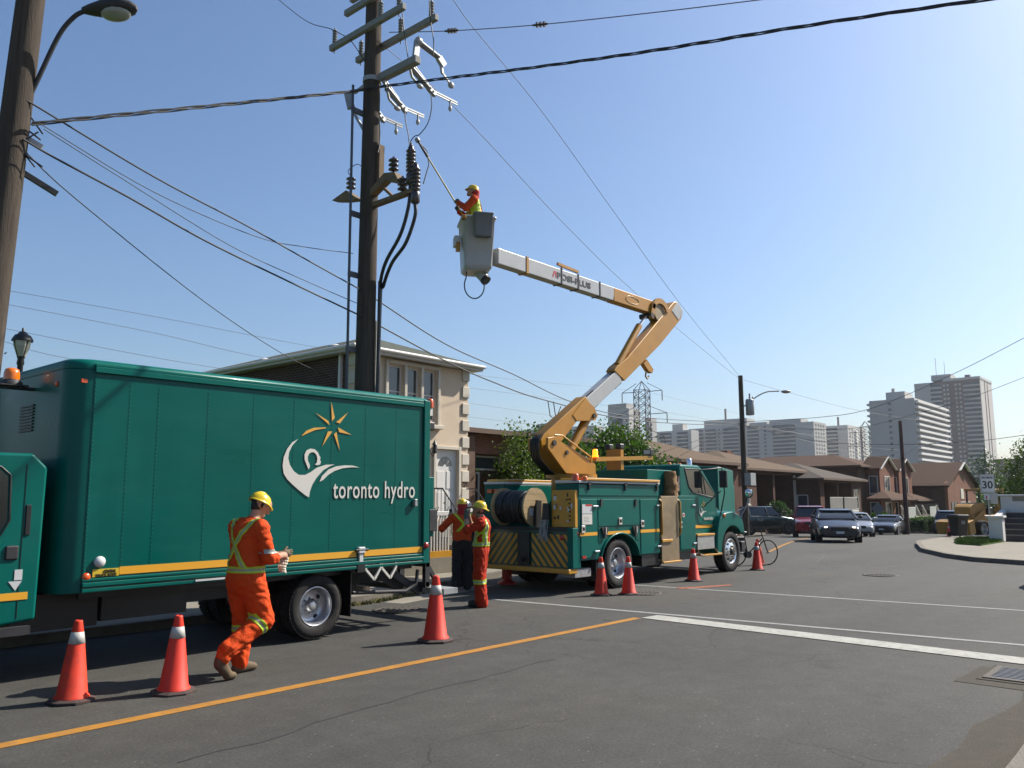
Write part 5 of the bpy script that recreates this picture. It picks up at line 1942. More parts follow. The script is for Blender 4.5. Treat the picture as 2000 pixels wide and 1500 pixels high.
# fifth: gable end towards the street
b4 = gz(96, 24) + .1
t, w, d, e = bungalow('long brick house with a white-trimmed gable end at the bend', 94.7, 107.2, 22.1, 36, 3.45, 0, 0, M['roof_brown'], M['brick_red'], b4)
mb = MB()
mb.prism([(0, -.3), (w, -.3), (w, e), (w / 2 + 1.8, e + 1.55), (w / 2 + .6, e + 2.35), (w / 2 - .6, e + 1.55), (w / 2 - 1.8, e + 1.55), (0, e)] if False else [(0, -.3), (w, -.3), (w, e), (w / 2, e + 2.35), (0, e)], 0, .3, 'y')
mb.build('gable_wall', M['brick_red'], t)
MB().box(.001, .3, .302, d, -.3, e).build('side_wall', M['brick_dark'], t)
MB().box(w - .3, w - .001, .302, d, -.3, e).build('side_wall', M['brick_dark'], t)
rf_ = MB()
for sx in (0, 1):
    xa = -.6 if sx == 0 else w + .6
    rf_.add([(xa, -.35, e - .24), (w / 2, -.35, e + 2.42), (w / 2, d, e + 2.42), (xa, d, e - .24)], [(0, 1, 2, 3)], False)
    rf_.add([(xa, -.35, e - .36), (w / 2, -.35, e + 2.30), (w / 2, d, e + 2.30), (xa, d, e - .36)], [(0, 3, 2, 1)], False)
rfo = rf_.build('roof', M['roof_brown'], t)
mb = MB()
for s_ in (-1, 1):
    mb.beam((w / 2, -.38, e + 2.36), (w / 2 + s_ * 2.2, -.38, e + 1.42), .06, .26, (0, 1, 0))
mb.build('bargeboard', M['white'], rfo)
window(t, 'y', 1.0, 1.0, 2.6, 2.0, 0, frame='brown_trim', mull=1)
window(t, 'y', 5.0, 1.2, 4.5, 1.8, 0, mull=2)
MB().box(5.4, 6.6, -.05, -.002, 3.3, 4.4).build('gable_vent', M['trimstone'], t)
MB().box(-.06, -.002, 1.0, 8, 2.1, 2.8).build('lintel_band', M['concrete'], t)
for y in (0.4,):
    for k in range(2):
        mb = MB()
        mb.tube([(-1.8 - k, y + .6, 2.1), (-1.2 - k, y - 3.0, .3)], .04, seg=6)
        mb.tube([(-1.8 - k, y + .6, 1.6), (-1.2 - k, y - 3.0, -.2)], .03, seg=6)
        mb.tube([(-1.2 - k, y - 3.0, .3), (-1.2 - k, y - 3.0, -.6)], .03, seg=6)
        mb.tube([(-1.8 - k, y + .6, 2.1), (-1.8 - k, y + .6, 1.2)], .03, seg=6)
        mb.build('stair_railing', M['galv'], t)

# ------------------------------------------------------------------ apartment towers
M['tower'] = mat('tower_concrete', (.50, .49, .47), rough=.9, spec=.2, var=.07, vscale=.06)
M['tower_pale'] = mat('tower_pale', (.62, .60, .56), rough=.9, spec=.2, var=.06, vscale=.06)
M['tower_brown'] = mat('tower_brown', (.17, .125, .11), rough=.9, spec=.2, var=.1, vscale=.08)
M['tower_glass'] = mat('tower_glass', (.04, .055, .075), rough=.18, spec=.7)
M['tower_dark'] = mat('tower_recess', (.05, .06, .075), rough=.6)
M['slab_white'] = mat('balcony_white', (.82, .81, .78), rough=.8)


def unit(name, m):
    return MB().box(0, 1, 0, 1, 0, 1).mesh(name, m)


U = {k: unit('unit_' + k, M[k]) for k in ('tower_glass', 'tower_dark', 'slab_white', 'tower_pale', 'tower', 'tower_brown')}


def ub(parent, nm, key, x, y, z, sx, sy, sz):
    return link_mesh(nm, U[key], parent, (x, y, z), None, (sx, sy, sz))


def tower(label, c, LY, LX, mt, group='apartment towers on the skyline'):
    t = thing('apartment_tower', label, 'apartment tower', (c[0], c[1], -3), group=group)
    MB().box(0, LX, 0, LY, 0, c[2] + 3).build('block', M[mt], t)
    return t, c[2] + 3


# long slab
t, H_ = tower('long pale apartment slab with rows of balconies behind the bungalows', (588.4, 222.1, 57.5), 100.5, 24.1, 'tower')
cols = [(14, 17), (42, 9), (58, 13), (77, 9), (90, 8)]
nf = 20
for f in range(nf):
    z = H_ - 3.2 - f * 2.85
    for (y, wd) in cols:
        ub(t, 'balcony_opening', 'tower_dark', -.25, y, z, .24, wd, 2.0)
        ub(t, 'balcony', 'tower_pale', -1.5, y - .3, z - .95, 1.24, wd + .6, .95)
    for y in (36, 54, 73.5, 88):
        ub(t, 'window', 'tower_glass', -.2, y, z + .3, .19, 1.8, 1.5)
    for x in (3, 8, 13, 18):
        ub(t, 'window', 'tower_glass', x, -.2, z + .3, 2.4, .19, 1.5)
for (y, wd, hh) in ((10, 24, 3.0), (52, 36, 6.0), (36, 14, 2.0)):
    ub(t, 'roof_house', 'tower', 2, y, H_ + .01, 14, wd, hh)
ub(t, 'flue', 'tower_brown', 8, 72, H_ + 6.02, 1.2, 1.2, 9)
# its stepped far wing
t, H_ = tower('stepped grey wing at the far end of the long slab', (552.3, 301, 53.5), 31, 11.8, 'tower')
for f in range(17):
    z = H_ - 3.2 - f * 2.85
    for (y, wd) in ((3, 9), (17, 10)):
        ub(t, 'balcony_opening', 'tower_dark', -.25, y, z, .24, wd, 1.9)
        ub(t, 'balcony', 'tower_pale', -1.3, y - .3, z - .95, 1.04, wd + .6, .9)
ub(t, 'roof_house', 'tower_pale', 2, 8, H_ + .01, 7, 9, 5)
# tower with white balconies
t, H_ = tower('tower with white continuous balconies along its sunny side', (431.7, 112.7, 51.2), 21.4, 58, 'tower')
for f in range(18):
    z = H_ - 2.2 - f * 2.85
    ub(t, 'balcony_opening', 'tower_dark', 1.0, -.25, z - 1.85, 56, .24, 1.85)
    ub(t, 'balcony', 'slab_white', -.6, -1.9, z, 59, 1.64, 1.0)
    ub(t, 'window', 'tower_glass', -.2, 11, z - .6, .19, 1.4, 1.2)
    ub(t, 'balcony', 'tower_pale', 1, 21.5, z, 50, 1.5, 1.0)
ub(t, 'roof_house', 'tower_pale', 3, 5, H_ + .01, 14, 9, 4)
ub(t, 'flue', 'tower_pale', 6, 10.5, H_ + 4.02, 1, 1.5, 2.2)
# tallest
t, H_ = tower('tallest brown tower with balcony columns on the skyline', (597.2, 115.9, 79.5), 39.4, 35, 'tower_brown')
ub(t, 'corner_wall', 'tower_pale', 0.0, -.3, 0, 35, .29, H_)
ub(t, 'side_wall', 'tower', -.3, 29.5, 0, .29, 9.9, H_)
for f in range(27):
    z = H_ - 3.6 - f * 2.95
    for (y, wd) in ((.3, 9), (22.5, 7)):
        ub(t, 'balcony_opening', 'tower_dark', -.25, y, z, .24, wd, 2.0)
        ub(t, 'balcony', 'tower_pale', -1.5, y - .2, z - 1.0, 1.24, wd + .4, 1.05)
    for y in (11.0, 13.4, 18.2, 20.4):
        ub(t, 'window', 'tower_pale', -.2, y, z + .1, .19, 1.3, 1.5)
for y in (8, 16):
    ub(t, 'brick_strip', 'tower_brown', y + 4, -.5, 0, 1.4, .19, H_)
ub(t, 'parapet', 'tower_pale', -.6, -.6, H_ + .01, 36, 22, 1.6)
ub(t, 'roof_house', 'tower', 6, 18, H_ + 1.62, 14, 12, 4.0)
ub(t, 'cooling_unit', 'tower_brown', 3, 6, H_ + 1.62, 3, 3, 2)
for x, y, hh in ((8, 27, 12), (9, 22, 9)):
    ub(t, 'antenna', 'tower_brown', x, y, H_ + 5.63, .22, .22, hh)
# between
t, H_ = tower('pale tower half hidden between the slab and the balcony tower', (655.7, 220.9, 59.5), 17.2, 42.2, 'tower_pale')
for f in range(18):
    z = H_ - 4 - f * 2.9
    ub(t, 'balcony_opening', 'tower_dark', -.25, 8, z, .24, 9, 2.0)
    ub(t, 'balcony', 'tower_pale', -1.4, 7.7, z - .95, 1.14, 9.6, .95)
    for x in (16, 30):
        ub(t, 'balcony', 'slab_white', x, -1.2, z - .9, 5, 1.19, 1.0)
    for x in (3, 9, 24, 37):
        ub(t, 'window', 'tower_glass', x, -.2, z, 2.2, .19, 1.6)
ub(t, 'flue', 'tower_brown', 4, 8, H_ + .01, 1.2, 1.2, 7)
# pair beside the lattice mast
t, H_ = tower('narrow tower with dark glazed front left of the lattice mast', (407.7, 262.6, 55.0), 14.9, 12.3, 'tower_pale')
ub(t, 'glazed_front', 'tower_dark', -.2, 4.5, 0, .19, 7.5, H_ - 6)
for f in range(16):
    z = H_ - 8 - f * 2.85
    ub(t, 'window', 'tower_glass', -.45, 4.8, z, .24, 7.0, 1.7)
    ub(t, 'window', 'tower_glass', -.2, 1.2, z, .19, .9, 1.4)
    ub(t, 'window', 'tower_glass', 5, -.2, z, 1.2, .19, 1.4)
ub(t, 'parapet', 'tower', -.3, 1.5, H_ + .01, 8, 13, 3.0)
t, H_ = tower('slim tower right of the lattice mast', (415.5, 253.5, 49.5), 2.6, 8, 'tower')
for f in range(15):
    ub(t, 'window', 'tower_glass', 1.0, -.2, H_ - 5 - f * 2.85, 1.6, .19, 1.6)
t, H_ = tower('low grey apartment block showing behind the lower boom', (459.8, 324.5, 52.0), 70, 11, 'tower')
for f in range(14):
    z = H_ - 4 - f * 2.85
    for (y, wd) in ((8, 8), (22, 10), (40, 9), (56, 9)):
        ub(t, 'balcony_opening', 'tower_dark', -.25, y, z, .24, wd, 1.9)
        ub(t, 'balcony', 'tower_pale', -1.3, y - .3, z - .9, 1.04, wd + .6, .9)
ub(t, 'roof_house', 'tower', 2, 40, H_ + .01, 8, 12, 4)
# the low far building at the right edge
t, H_ = tower('dark red rooftop block at the far right edge', (430, 62, 20), 18, 40, 'tower_brown', group='far buildings at the right edge')
ub(t, 'window', 'tower_glass', -.2, 4, H_ - 6, .19, 3, 2)

# ------------------------------------------------------------------ lattice masts
M['lattice'] = mat('lattice_steel', (.04, .034, .036), rough=.7, metal=.2)


def pylon(label, x, y, z0, Ht, w0, w1, arms, th=.22):
    t = thing('lattice_mast', label, 'lattice mast', (x, y, z0), .15, 'lattice transmission masts')
    waist = Ht * .93

    def hw(z):
        return w1 + (w0 - w1) * max(0, 1 - z / (Ht * .45)) ** 1.3
    lv = list(np.linspace(0, waist, 17))
    mb = MB()
    for sx, sy in ((-1, -1), (1, -1), (1, 1), (-1, 1)):
        for a, b in zip(lv[:-1], lv[1:]):
            mb.beam((sx * hw(a), sy * hw(a), a), (sx * hw(b), sy * hw(b), b), th, th)
        mb.beam((sx * hw(waist), sy * hw(waist), waist), (0, 0, Ht), th * .8, th * .8)
    mb.build('leg_frame', M['lattice'], t)
    mb = MB()
    for a, b in zip(lv[:-1], lv[1:]):
        ca = [(s * hw(a), r * hw(a), a) for s, r in ((-1, -1), (1, -1), (1, 1), (-1, 1))]
        cb = [(s * hw(b), r * hw(b), b) for s, r in ((-1, -1), (1, -1), (1, 1), (-1, 1))]
        for i in range(4):
            j = (i + 1) % 4
            mb.beam(ca[i], cb[j], th * .6, th * .6)
            mb.beam(ca[j], cb[i], th * .6, th * .6)
            mb.beam(cb[i], cb[j], th * .6, th * .6)
    tag(mb.build('bracing', M['lattice'], t), kind='stuff')
    for (za, ln) in arms:
        for s in (-1, 1):
            mb = MB()
            # arms stand across the line of sight
            q = hw(za)
            mb.beam((0, s * q, za), (0, s * ln, za + .1), th, th)
            mb.beam((0, s * q, za + 3.0), (0, s * ln, za + .1), th * .7, th * .7)
            mb.build('cross_arm', M['lattice'], t)
            MB().cyl((0, s * ln, za), (0, s * ln, za - 3.4), .16, seg=6).build('insulator_string', M['tower_brown'], t)
    return t


pylon('tall lattice transmission mast rising behind the lower boom', 240.8, 149.7, -3, 45.2, 5.2, 2.1, [(41.4, 7.4), (33.6, 9.0), (25.6, 8.0)])
pylon('faint lattice mast between the far towers', 540, 171, -3, 54, 6, 2.6, [(47, 9), (38, 11)], .3)
WIRES = [
    ('service_cable', 'thick twisted cable from the leaning street-lamp pole to the main pole', 'cable', 0.02, 1,
     [(3.597, 11.571, 6.739), (4.512, 11.652, 7.204), (6.563, 11.829, 8.241), (9.217, 12.048, 9.593), (9.64, 12.083, 9.837)]),
    ('service_cable', 'thick twisted cable sweeping from the main pole to the upper right corner', 'cable', 0.018, 1,
     [(9.64, 12.083, 9.837), (9.713, 10.02, 9.338), (9.77, 8.476, 8.96), (9.829, 6.938, 8.598), (9.883, 5.61, 8.302), (9.949, 4.096, 7.994), (10.009, 2.812, 7.722), (10.073, 1.558, 7.442), (10.129, 0.533, 7.207)]),
    ('telephone_cable', 'upper telephone cable between the lamp pole and the main pole', 'cable', 0.014, 0,
     [(3.526, 11.654, 7.079), (5.345, 11.759, 6.594), (6.977, 11.886, 6.289), (8.276, 12.0, 6.009), (9.725, 12.138, 5.715)]),
    ('telephone_cable', 'upper telephone cable from the main pole over the stucco house', 'cable', 0.014, 0,
     [(9.725, 12.138, 5.715), (12.516, 12.811, 5.204), (15.673, 13.597, 4.983), (19.841, 14.653, 4.664), (25.895, 16.198, 4.8), (44.134, 20.85, 6.148)]),
    ('telephone_cable', 'lower telephone cable between the lamp pole and the main pole', 'cable', 0.016, 0,
     [(3.533, 11.645, 6.524), (3.962, 11.666, 6.399), (4.977, 11.727, 6.16), (6.24, 11.816, 5.831), (7.842, 11.952, 5.537), (9.733, 12.129, 5.214)]),
    ('telephone_cable', 'lower telephone cable passing behind the boom to the next pole', 'cable', 0.016, 0,
     [(9.733, 12.129, 5.214), (12.312, 12.756, 4.849), (14.6, 13.327, 4.642), (17.831, 14.143, 4.521), (25.893, 16.2, 4.667), (44.129, 20.855, 5.971)]),
    ('thin_wire', 'thin wire ending on the conduit of the main pole', 'cable', 0.007, 0,
     [(3.655, 11.505, 6.754), (5.334, 11.703, 6.337), (7.227, 11.973, 6.177), (8.37, 12.151, 6.298), (9.55, 12.339, 6.495)]),
    ('thin_wire', 'thin wire running just below the thin wire that ends on the conduit', 'cable', 0.007, 0,
     [(3.704, 11.448, 6.667), (4.811, 11.546, 6.335), (6.637, 11.739, 5.826), (8.249, 11.938, 5.6), (9.729, 12.133, 5.434)]),
    ('house_drop', 'slack wire dropping from the lamp pole to the brick side wall', 'cable', 0.009, 0,
     [(3.507, 11.675, 6.431), (4.485, 12.274, 6.116), (7.627, 14.316, 5.496), (10.687, 16.38, 5.168), (13.338, 18.198, 5.104)]),
    ('line_wire', 'thin line wire from above the picture to the far pole top', 'cable', 0.008, 0,
     [(9.722, 11.073, 12.51), (11.309, 11.463, 12.273), (12.166, 11.679, 12.115), (15.78, 12.628, 11.795), (21.388, 14.174, 10.976), (29.976, 16.63, 9.876), (44.2, 20.773, 8.769)]),
    ('line_wire', 'thin line wire from the main pole crossarms to the far pole top', 'cable', 0.008, 0,
     [(9.843, 12.002, 10.839), (12.8, 12.679, 10.672), (18.527, 14.078, 9.86), (25.569, 15.88, 9.248), (39.216, 19.458, 8.761), (44.197, 20.777, 8.649)]),
    ('line_wire', 'thin line wire with two insulators leading to the upper right', 'cable', 0.009, 0,
     [(9.876, 11.812, 11.021), (10.225, 10.396, 10.649), (10.671, 8.587, 10.252), (11.184, 6.523, 9.877), (11.587, 4.912, 9.61), (11.899, 3.681, 9.421)]),
    ('line_wire', 'short line wire coming in at the left end of the crossarm', 'cable', 0.009, 0,
     [(9.219, 15.315, 13.202), (9.288, 14.882, 12.739), (9.425, 13.978, 11.923), (9.524, 13.285, 11.526)]),
    ('jumper_wire', 'curved jumper wire from the crossarm insulator down to the main pole', 'cable', 0.01, 0,
     [(9.524, 13.285, 11.526), (9.582, 12.745, 11.122), (9.617, 12.442, 10.743), (9.641, 12.234, 10.433)]),
    ('jumper_wire', 'jumper wire hanging to the inner pole switch', 'cable', 0.01, 0,
     [(9.756, 11.339, 11.563), (9.77, 11.28, 11.006), (9.784, 11.209, 10.558), (9.796, 11.14, 10.2)]),
    ('jumper_wire', 'jumper wire hanging to the outer pole switch', 'cable', 0.01, 0,
     [(9.843, 10.628, 11.3), (9.867, 10.601, 10.775), (9.909, 10.553, 10.359), (9.905, 10.557, 10.07)]),
    ('jumper_wire', 'jumper wire from the middle switch to the cable terminal', 'cable', 0.01, 0,
     [(9.963, 11.406, 9.329), (9.938, 11.341, 9.037), (9.873, 11.187, 8.706), (9.836, 11.095, 8.42)]),
    ('jumper_wire', 'jumper wire curving from the outer switch to the live-line stick', 'cable', 0.01, 0,
     [(10.23, 10.945, 9.541), (10.241, 10.937, 9.28), (10.187, 10.973, 8.959), (10.06, 11.061, 8.713), (9.981, 11.117, 8.661), (9.926, 11.155, 8.56), (9.903, 11.17, 8.465)]),
    ('jumper_wire', 'jumper wire beside the main pole below the third switch', 'cable', 0.01, 0,
     [(9.776, 11.927, 9.195), (9.808, 11.941, 8.914), (9.784, 11.918, 8.634), (9.702, 11.859, 8.454)]),
    ('street_wire', 'sagging wire from the far pole top towards the high towers', 'cable', 0.01, 0,
     [(44.295, 20.665, 8.649), (51.487, 20.294, 8.409), (63.555, 19.687, 8.202), (89.987, 18.354, 8.748)]),
    ('street_wire', 'heavy wire rising from the far pole to the right edge', 'cable', 0.014, 0,
     [(44.29, 20.67, 6.207), (43.475, 16.09, 6.114), (42.995, 13.306, 6.338), (42.413, 9.559, 7.528), (41.951, 6.254, 8.902), (41.65, 3.875, 9.987)]),
    ('street_wire', 'second wire rising gently from the far pole to the right edge', 'cable', 0.012, 0,
     [(44.283, 20.677, 5.971), (45.626, 15.525, 5.593), (46.615, 11.851, 6.344), (47.254, 9.527, 7.031), (47.883, 7.289, 7.898), (48.496, 5.139, 8.757)]),
    ('street_wire', 'lowest wire running nearly level to the right edge', 'cable', 0.011, 0,
     [(44.283, 20.677, 5.971), (41.735, 15.511, 4.716), (39.531, 10.998, 4.253), (37.979, 7.786, 4.163), (37.038, 5.807, 4.261), (36.205, 4.048, 4.349)]),
    ('street_wire', 'upper wire from the far pole to the brown pole at the bend', 'cable', 0.012, 0,
     [(44.383, 20.563, 6.089), (54.447, 20.223, 5.841), (62.764, 19.952, 5.615), (70.285, 19.701, 5.674)]),
    ('street_wire', 'lower wire from the far pole to the brown pole at the bend', 'cable', 0.012, 0,
     [(44.38, 20.566, 5.971), (54.432, 20.24, 5.399), (62.742, 19.978, 5.049), (70.254, 19.735, 4.976)]),
    ('house_drop', 'house wire from the far pole to the first bungalow roof', 'cable', 0.01, 0,
     [(44.134, 20.849, 6.177), (42.393, 21.816, 5.387), (39.047, 23.661, 4.162)]),
    ('house_drop', 'second house wire from the far pole, ending lower on the bungalow', 'cable', 0.01, 0,
     [(44.132, 20.852, 6.089), (42.339, 22.118, 5.05), (40.72, 23.259, 4.042)]),
    ('transmission_line', 'topmost faint transmission wire crossing the left sky to the lattice mast', 'cable', 0.045, 0,
     [(47.687, 173.932, 41.367), (50.987, 173.538, 41.455), (79.258, 170.182, 40.49), (110.045, 166.707, 38.979), (129.876, 164.562, 38.413), (173.106, 160.035, 37.191), (238.959, 153.363, 39.169)]),
    ('transmission_line', 'second faint transmission wire crossing the left sky', 'cable', 0.045, 0,
     [(47.845, 173.75, 38.704), (51.144, 173.371, 38.757), (79.445, 170.114, 36.942), (105.079, 167.301, 34.429), (146.121, 163.099, 33.46), (238.298, 154.124, 32.933)]),
    ('transmission_line', 'third faint transmission wire low over the box truck roof', 'cable', 0.045, 0,
     [(48.118, 173.435, 34.098), (51.413, 173.047, 33.985), (90.598, 168.561, 30.96), (145.908, 162.761, 29.538), (238.789, 153.559, 26.205)]),
    ('transmission_line', 'lowest faint transmission wire behind the lantern', 'cable', 0.045, 0,
     [(48.256, 173.275, 31.761), (51.554, 172.885, 31.518), (69.641, 170.74, 28.929), (145.955, 162.707, 25.417), (238.754, 153.599, 23.562)]),
    ('transmission_line', 'faint transmission wire right of the lattice mast, upper one', 'cable', 0.045, 0,
     [(244.282, 147.227, 38.097), (291.318, 147.357, 36.678), (355.313, 147.627, 35.577), (467.215, 148.151, 36.65)]),
    ('transmission_line', 'faint transmission wire right of the lattice mast, lower one', 'cable', 0.045, 0,
     [(245.113, 146.269, 32.045), (289.518, 146.627, 31.711), (353.887, 147.208, 31.797), (467.082, 148.304, 33.271)]),
]
# ------------------------------------------------------------------ utility poles, hardware and wires
M['wire'] = mat('wire_black', (.018, .018, .02), rough=.6)
M['wire_grey'] = mat('wire_grey', (.12, .12, .125), rough=.5, metal=.4)
M['porcelain'] = mat('brown_porcelain', (.045, .028, .026), rough=.25, coat=.4)
M['greyins'] = mat('grey_insulator', (.19, .20, .205), rough=.4)
M['arm_grey'] = mat('crossarm_grey', (.27, .27, .255), rough=.8, var=.25, vscale=5, stretch=(1, 6, 6))
M['conduit'] = mat('conduit_grey', (.10, .11, .13), rough=.6, metal=.3)
M['rust'] = mat('rusty_steel', (.20, .135, .075), rough=.85, var=.35, vscale=8, dirt=.5, dirtcol=(.10, .05, .025))


def spline(P, n=6):
    P = [Vector(p) for p in P]
    if len(P) < 3:
        return P
    Q = [P[0] * 2 - P[1]] + P + [P[-1] * 2 - P[-2]]
    out = []
    for i in range(1, len(Q) - 2):
        for k in range(n):
            t = k / n
            a, b, c, d = Q[i - 1], Q[i], Q[i + 1], Q[i + 2]
            out.append(.5 * ((2 * b) + (c - a) * t + (2 * a - 5 * b + 4 * c - d) * t * t + (3 * b - a - 3 * c + d) * t ** 3))
    out.append(P[-1])
    return out


for (nm, lab, cat_, r, tw, P) in WIRES:
    pts = spline(P, 14 if tw else 7)
    mb = MB()
    if tw:
        L = 0
        st = [[], [], []]
        for i, p in enumerate(pts):
            if i:
                L += (p - pts[i - 1]).length
        seg = max(40, int(L * 7))
        # resample evenly
        cum = [0]
        for i in range(1, len(pts)):
            cum.append(cum[-1] + (pts[i] - pts[i - 1]).length)
        for s in range(seg + 1):
            d = L * s / seg
            j = min(len(pts) - 2, max(0, int(np.searchsorted(cum, d)) - 1))
            t_ = (d - cum[j]) / max(1e-6, cum[j + 1] - cum[j])
            p = pts[j].lerp(pts[j + 1], t_)
            wob = .6 + .5 * math.sin(d * .8) * math.sin(d * .33 + 1)
            for q in range(3):
                a = d * 3.2 + q * 2 * PI / 3
                st[q].append(p + Vector((0, math.cos(a), math.sin(a))) * r * (.85 + .35 * wob))
        for q in range(3):
            mb.tube(st[q], r * .62, seg=5)
    else:
        mb.tube(pts, r, seg=5)
    o = mb.build(nm, M['wire_grey'] if nm in ('line_wire', 'transmission_line') else M['wire'])
    tag(o, lab, cat_, 'overhead wires')
    if 'two insulators' in lab:
        for k in (1, 2):
            p = Vector(P[k])
            d = (Vector(P[k + 1]) - p).normalized()
            q = MB()
            for j in range(3):
                q.cyl(p + d * (j * .07 - .07), p + d * (j * .07 - .04), .05, seg=10)
            q.cyl(p - d * .15, p + d * .15, .02, seg=8)
            q.build('line_insulator', M['porcelain'], o)
    if 'passing behind the boom' in lab:
        p = Vector(P[3])
        q = MB()
        for j in range(2):
            q.tube([p + Vector((j * .25, 0, 0)), p + Vector((.1 + j * .25, 0, -.42)), p + Vector((.35 + j * .25, 0, -.5)), p + Vector((.6 + j * .2, 0, -.1))], .014, seg=5)
        q.build('cable_loop', M['wire'], o)


def wood_pole(mb, x, y, z0, z1, r0, r1, lean=(0, 0)):
    n = 14
    pts = [(x + lean[0] * (k / n), y + lean[1] * (k / n), z0 + (z1 - z0) * k / n) for k in range(n + 1)]
    mb.tube(pts, r0, seg=20, radii=[r0 + (r1 - r0) * k / n for k in range(n + 1)])
    return mb


def pin_insulator(parent, p, h, r, n=3, m='porcelain', nm='insulator', axis=(0, 0, 1)):
    prof = [(.018, 0)]
    for k in range(n):
        a, b = h * (k + .15) / n, h * (k + .95) / n
        prof += [(r * .45, a), (r, a + (b - a) * .25), (r * .92, a + (b - a) * .55), (r * .4, b)]
    prof += [(r * .3, h), (.02, h + .03), (.001, h + .035)]
    return MB().lathe(prof, p, axis, seg=14).build(nm, M[m], parent)


# --- the main pole
PX, PY = 9.79, 12.2
mp = thing('utility_pole', 'thick dark wooden power pole with crossarms behind the box truck', 'utility pole', (PX, PY, 0))
wood_pole(MB(), 0, 0, 0, 13.6, .20, .155).build('pole', M['wood_pole'], mp)
arms = [(-.19, 11.13, -1.15, 1.15), (.19, 10.88, -1.65, .75), (-.17, 11.74, -.9, .70), (.19, 12.35, -1.2, 1.0)]
for (dx, z, y0, y1) in arms:
    MB().box(dx - .05, dx + .05, y0, y1, z - .062, z + .062).build('crossarm', M['arm_grey'], mp, bevel=.012)
for (dx, y, z) in ((-.19, 1.02, 11.21), (-.19, -.45, 11.21), (.19, .62, 10.96), (.19, -.62, 10.96), (.19, -1.5, 10.96), (-.19, -1.0, 11.21)):
    pin_insulator(mp, (dx, y, z), .30, .055, 5, 'greyins')
    MB().cyl((dx, y, z - .23), (dx, y, z), .012, seg=6).build('insulator_bolt', M['darksteel'], mp)
# band and switch arm
MB().cyl((0, 0, 10.04), (0, 0, 10.13), .185, seg=24).build('band', M['galv'], mp)
MB().box(-.01, .14, -1.28, -.18, 10.03, 10.18).build('switch_arm', M['arm_grey'], mp, bevel=.015)
MB().beam((0, .55, 10.02), (0, .1, 10.1), .05, .05).build('arm_stub', M['galv'], mp)
mb = MB()
mb.beam((-.15, .45, 9.6), (-.05, .1, 9.0), .06, .05)
mb.beam((-.2, .5, 9.9), (-.15, .45, 9.6), .10, .16)
mb.build('brace', M['galv'], mp)


def pole_switch(lab, base, p1, p2, top, tip):
    """disconnect switch: post insulator pair, hinge casting, blade with a hanging bell"""
    t = thing('line_switch', lab, 'line switch', (0, 0, 0), group='disconnect switches on the main pole')
    b, q = Vector(p1), Vector(p2)
    d = (q - b).normalized()
    mb = MB()
    mb.cyl(b, q, .060, .050, seg=16)
    mb.build('insulator_tube', M['greyins'], t)
    up = Vector((0, .05, .16))
    MB().cyl(b + up, q + up * .6, .038, .032, seg=12).build('upper_tube', M['greyins'], t)
    mb = MB()
    for s in range(4):
        c = q + d * (.03 + .05 * s) + Vector((0, 0, .03 * (-1) ** s))
        mb.beam(c - Vector((0, .05, .05)), c + Vector((0, .05, .05)), .03, .05)
    mb.beam(q, q + d * .22, .08, .09)
    mb.build('hinge', M['galv'], t)
    e = Vector(tip)
    for off in (0, .05):
        MB().beam(q + d * .15 + Vector((0, 0, off)), e + Vector((0, 0, off)), .022, .028).build('blade', M['galv'], t)
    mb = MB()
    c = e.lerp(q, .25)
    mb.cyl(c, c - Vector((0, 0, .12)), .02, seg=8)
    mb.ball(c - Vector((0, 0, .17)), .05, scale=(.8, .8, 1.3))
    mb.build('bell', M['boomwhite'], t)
    if base:
        g = Vector(base)
        MB().beam(g, b, .05, .07).build('bracket', M['galv'], t)
        mb = MB()
        k = b + Vector((.05, -.02, -.22))
        mb.tube([b, k, k + Vector((.16, 0, -.08))], .026, seg=8)
        mb.ball(k + Vector((.22, 0, -.11)), .06, scale=(1.4, .8, .8))
        mb.build('arc_horn', M['boomwhite'], t)
    return t


pole_switch('outermost line switch hanging from the grey switch arm', (9.86, 11.15, 10.15), (10.02, 11.35, 10.20), (10.62, 11.45, 10.02), 0, (11.50, 11.5, 10.00))
pole_switch('middle line switch beside the main pole', (9.80, 11.85, 9.98), (9.92, 11.9, 9.88), (10.30, 11.95, 9.72), 0, (11.02, 12.0, 9.70))
pole_switch('innermost line switch half hidden by the main pole', None, (9.90, 12.35, 9.70), (10.12, 12.4, 9.60), 0, (10.78, 12.4, 9.52))
t = thing('line_switch', 'open line switch with a drum end above the switch arm', 'line switch', (0, 0, 0), group='disconnect switches on the main pole')
MB().cyl((9.95, 11.0, 10.52), (10.45, 10.98, 10.42), .062, .055, seg=16).build('insulator_tube', M['greyins'], t)
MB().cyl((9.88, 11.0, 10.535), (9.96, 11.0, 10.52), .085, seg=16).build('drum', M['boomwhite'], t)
MB().beam((9.86, 11.0, 10.18), (9.90, 11.0, 10.5), .06, .12).build('bracket', M['galv'], t)
mb = MB()
mb.beam((10.45, 10.98, 10.42), (10.60, 10.98, 10.30), .08, .14)
mb.beam((10.52, 10.98, 10.30), (10.56, 10.98, 10.12), .05, .05)
mb.beam((10.56, 10.98, 10.14), (10.75, 10.98, 10.02), .03, .04)
mb.build('hinge', M['galv'], t)
MB().ball((10.80, 10.98, 9.98), .07, scale=(1.1, .8, 1)).build('bell', M['boomwhite'], t)
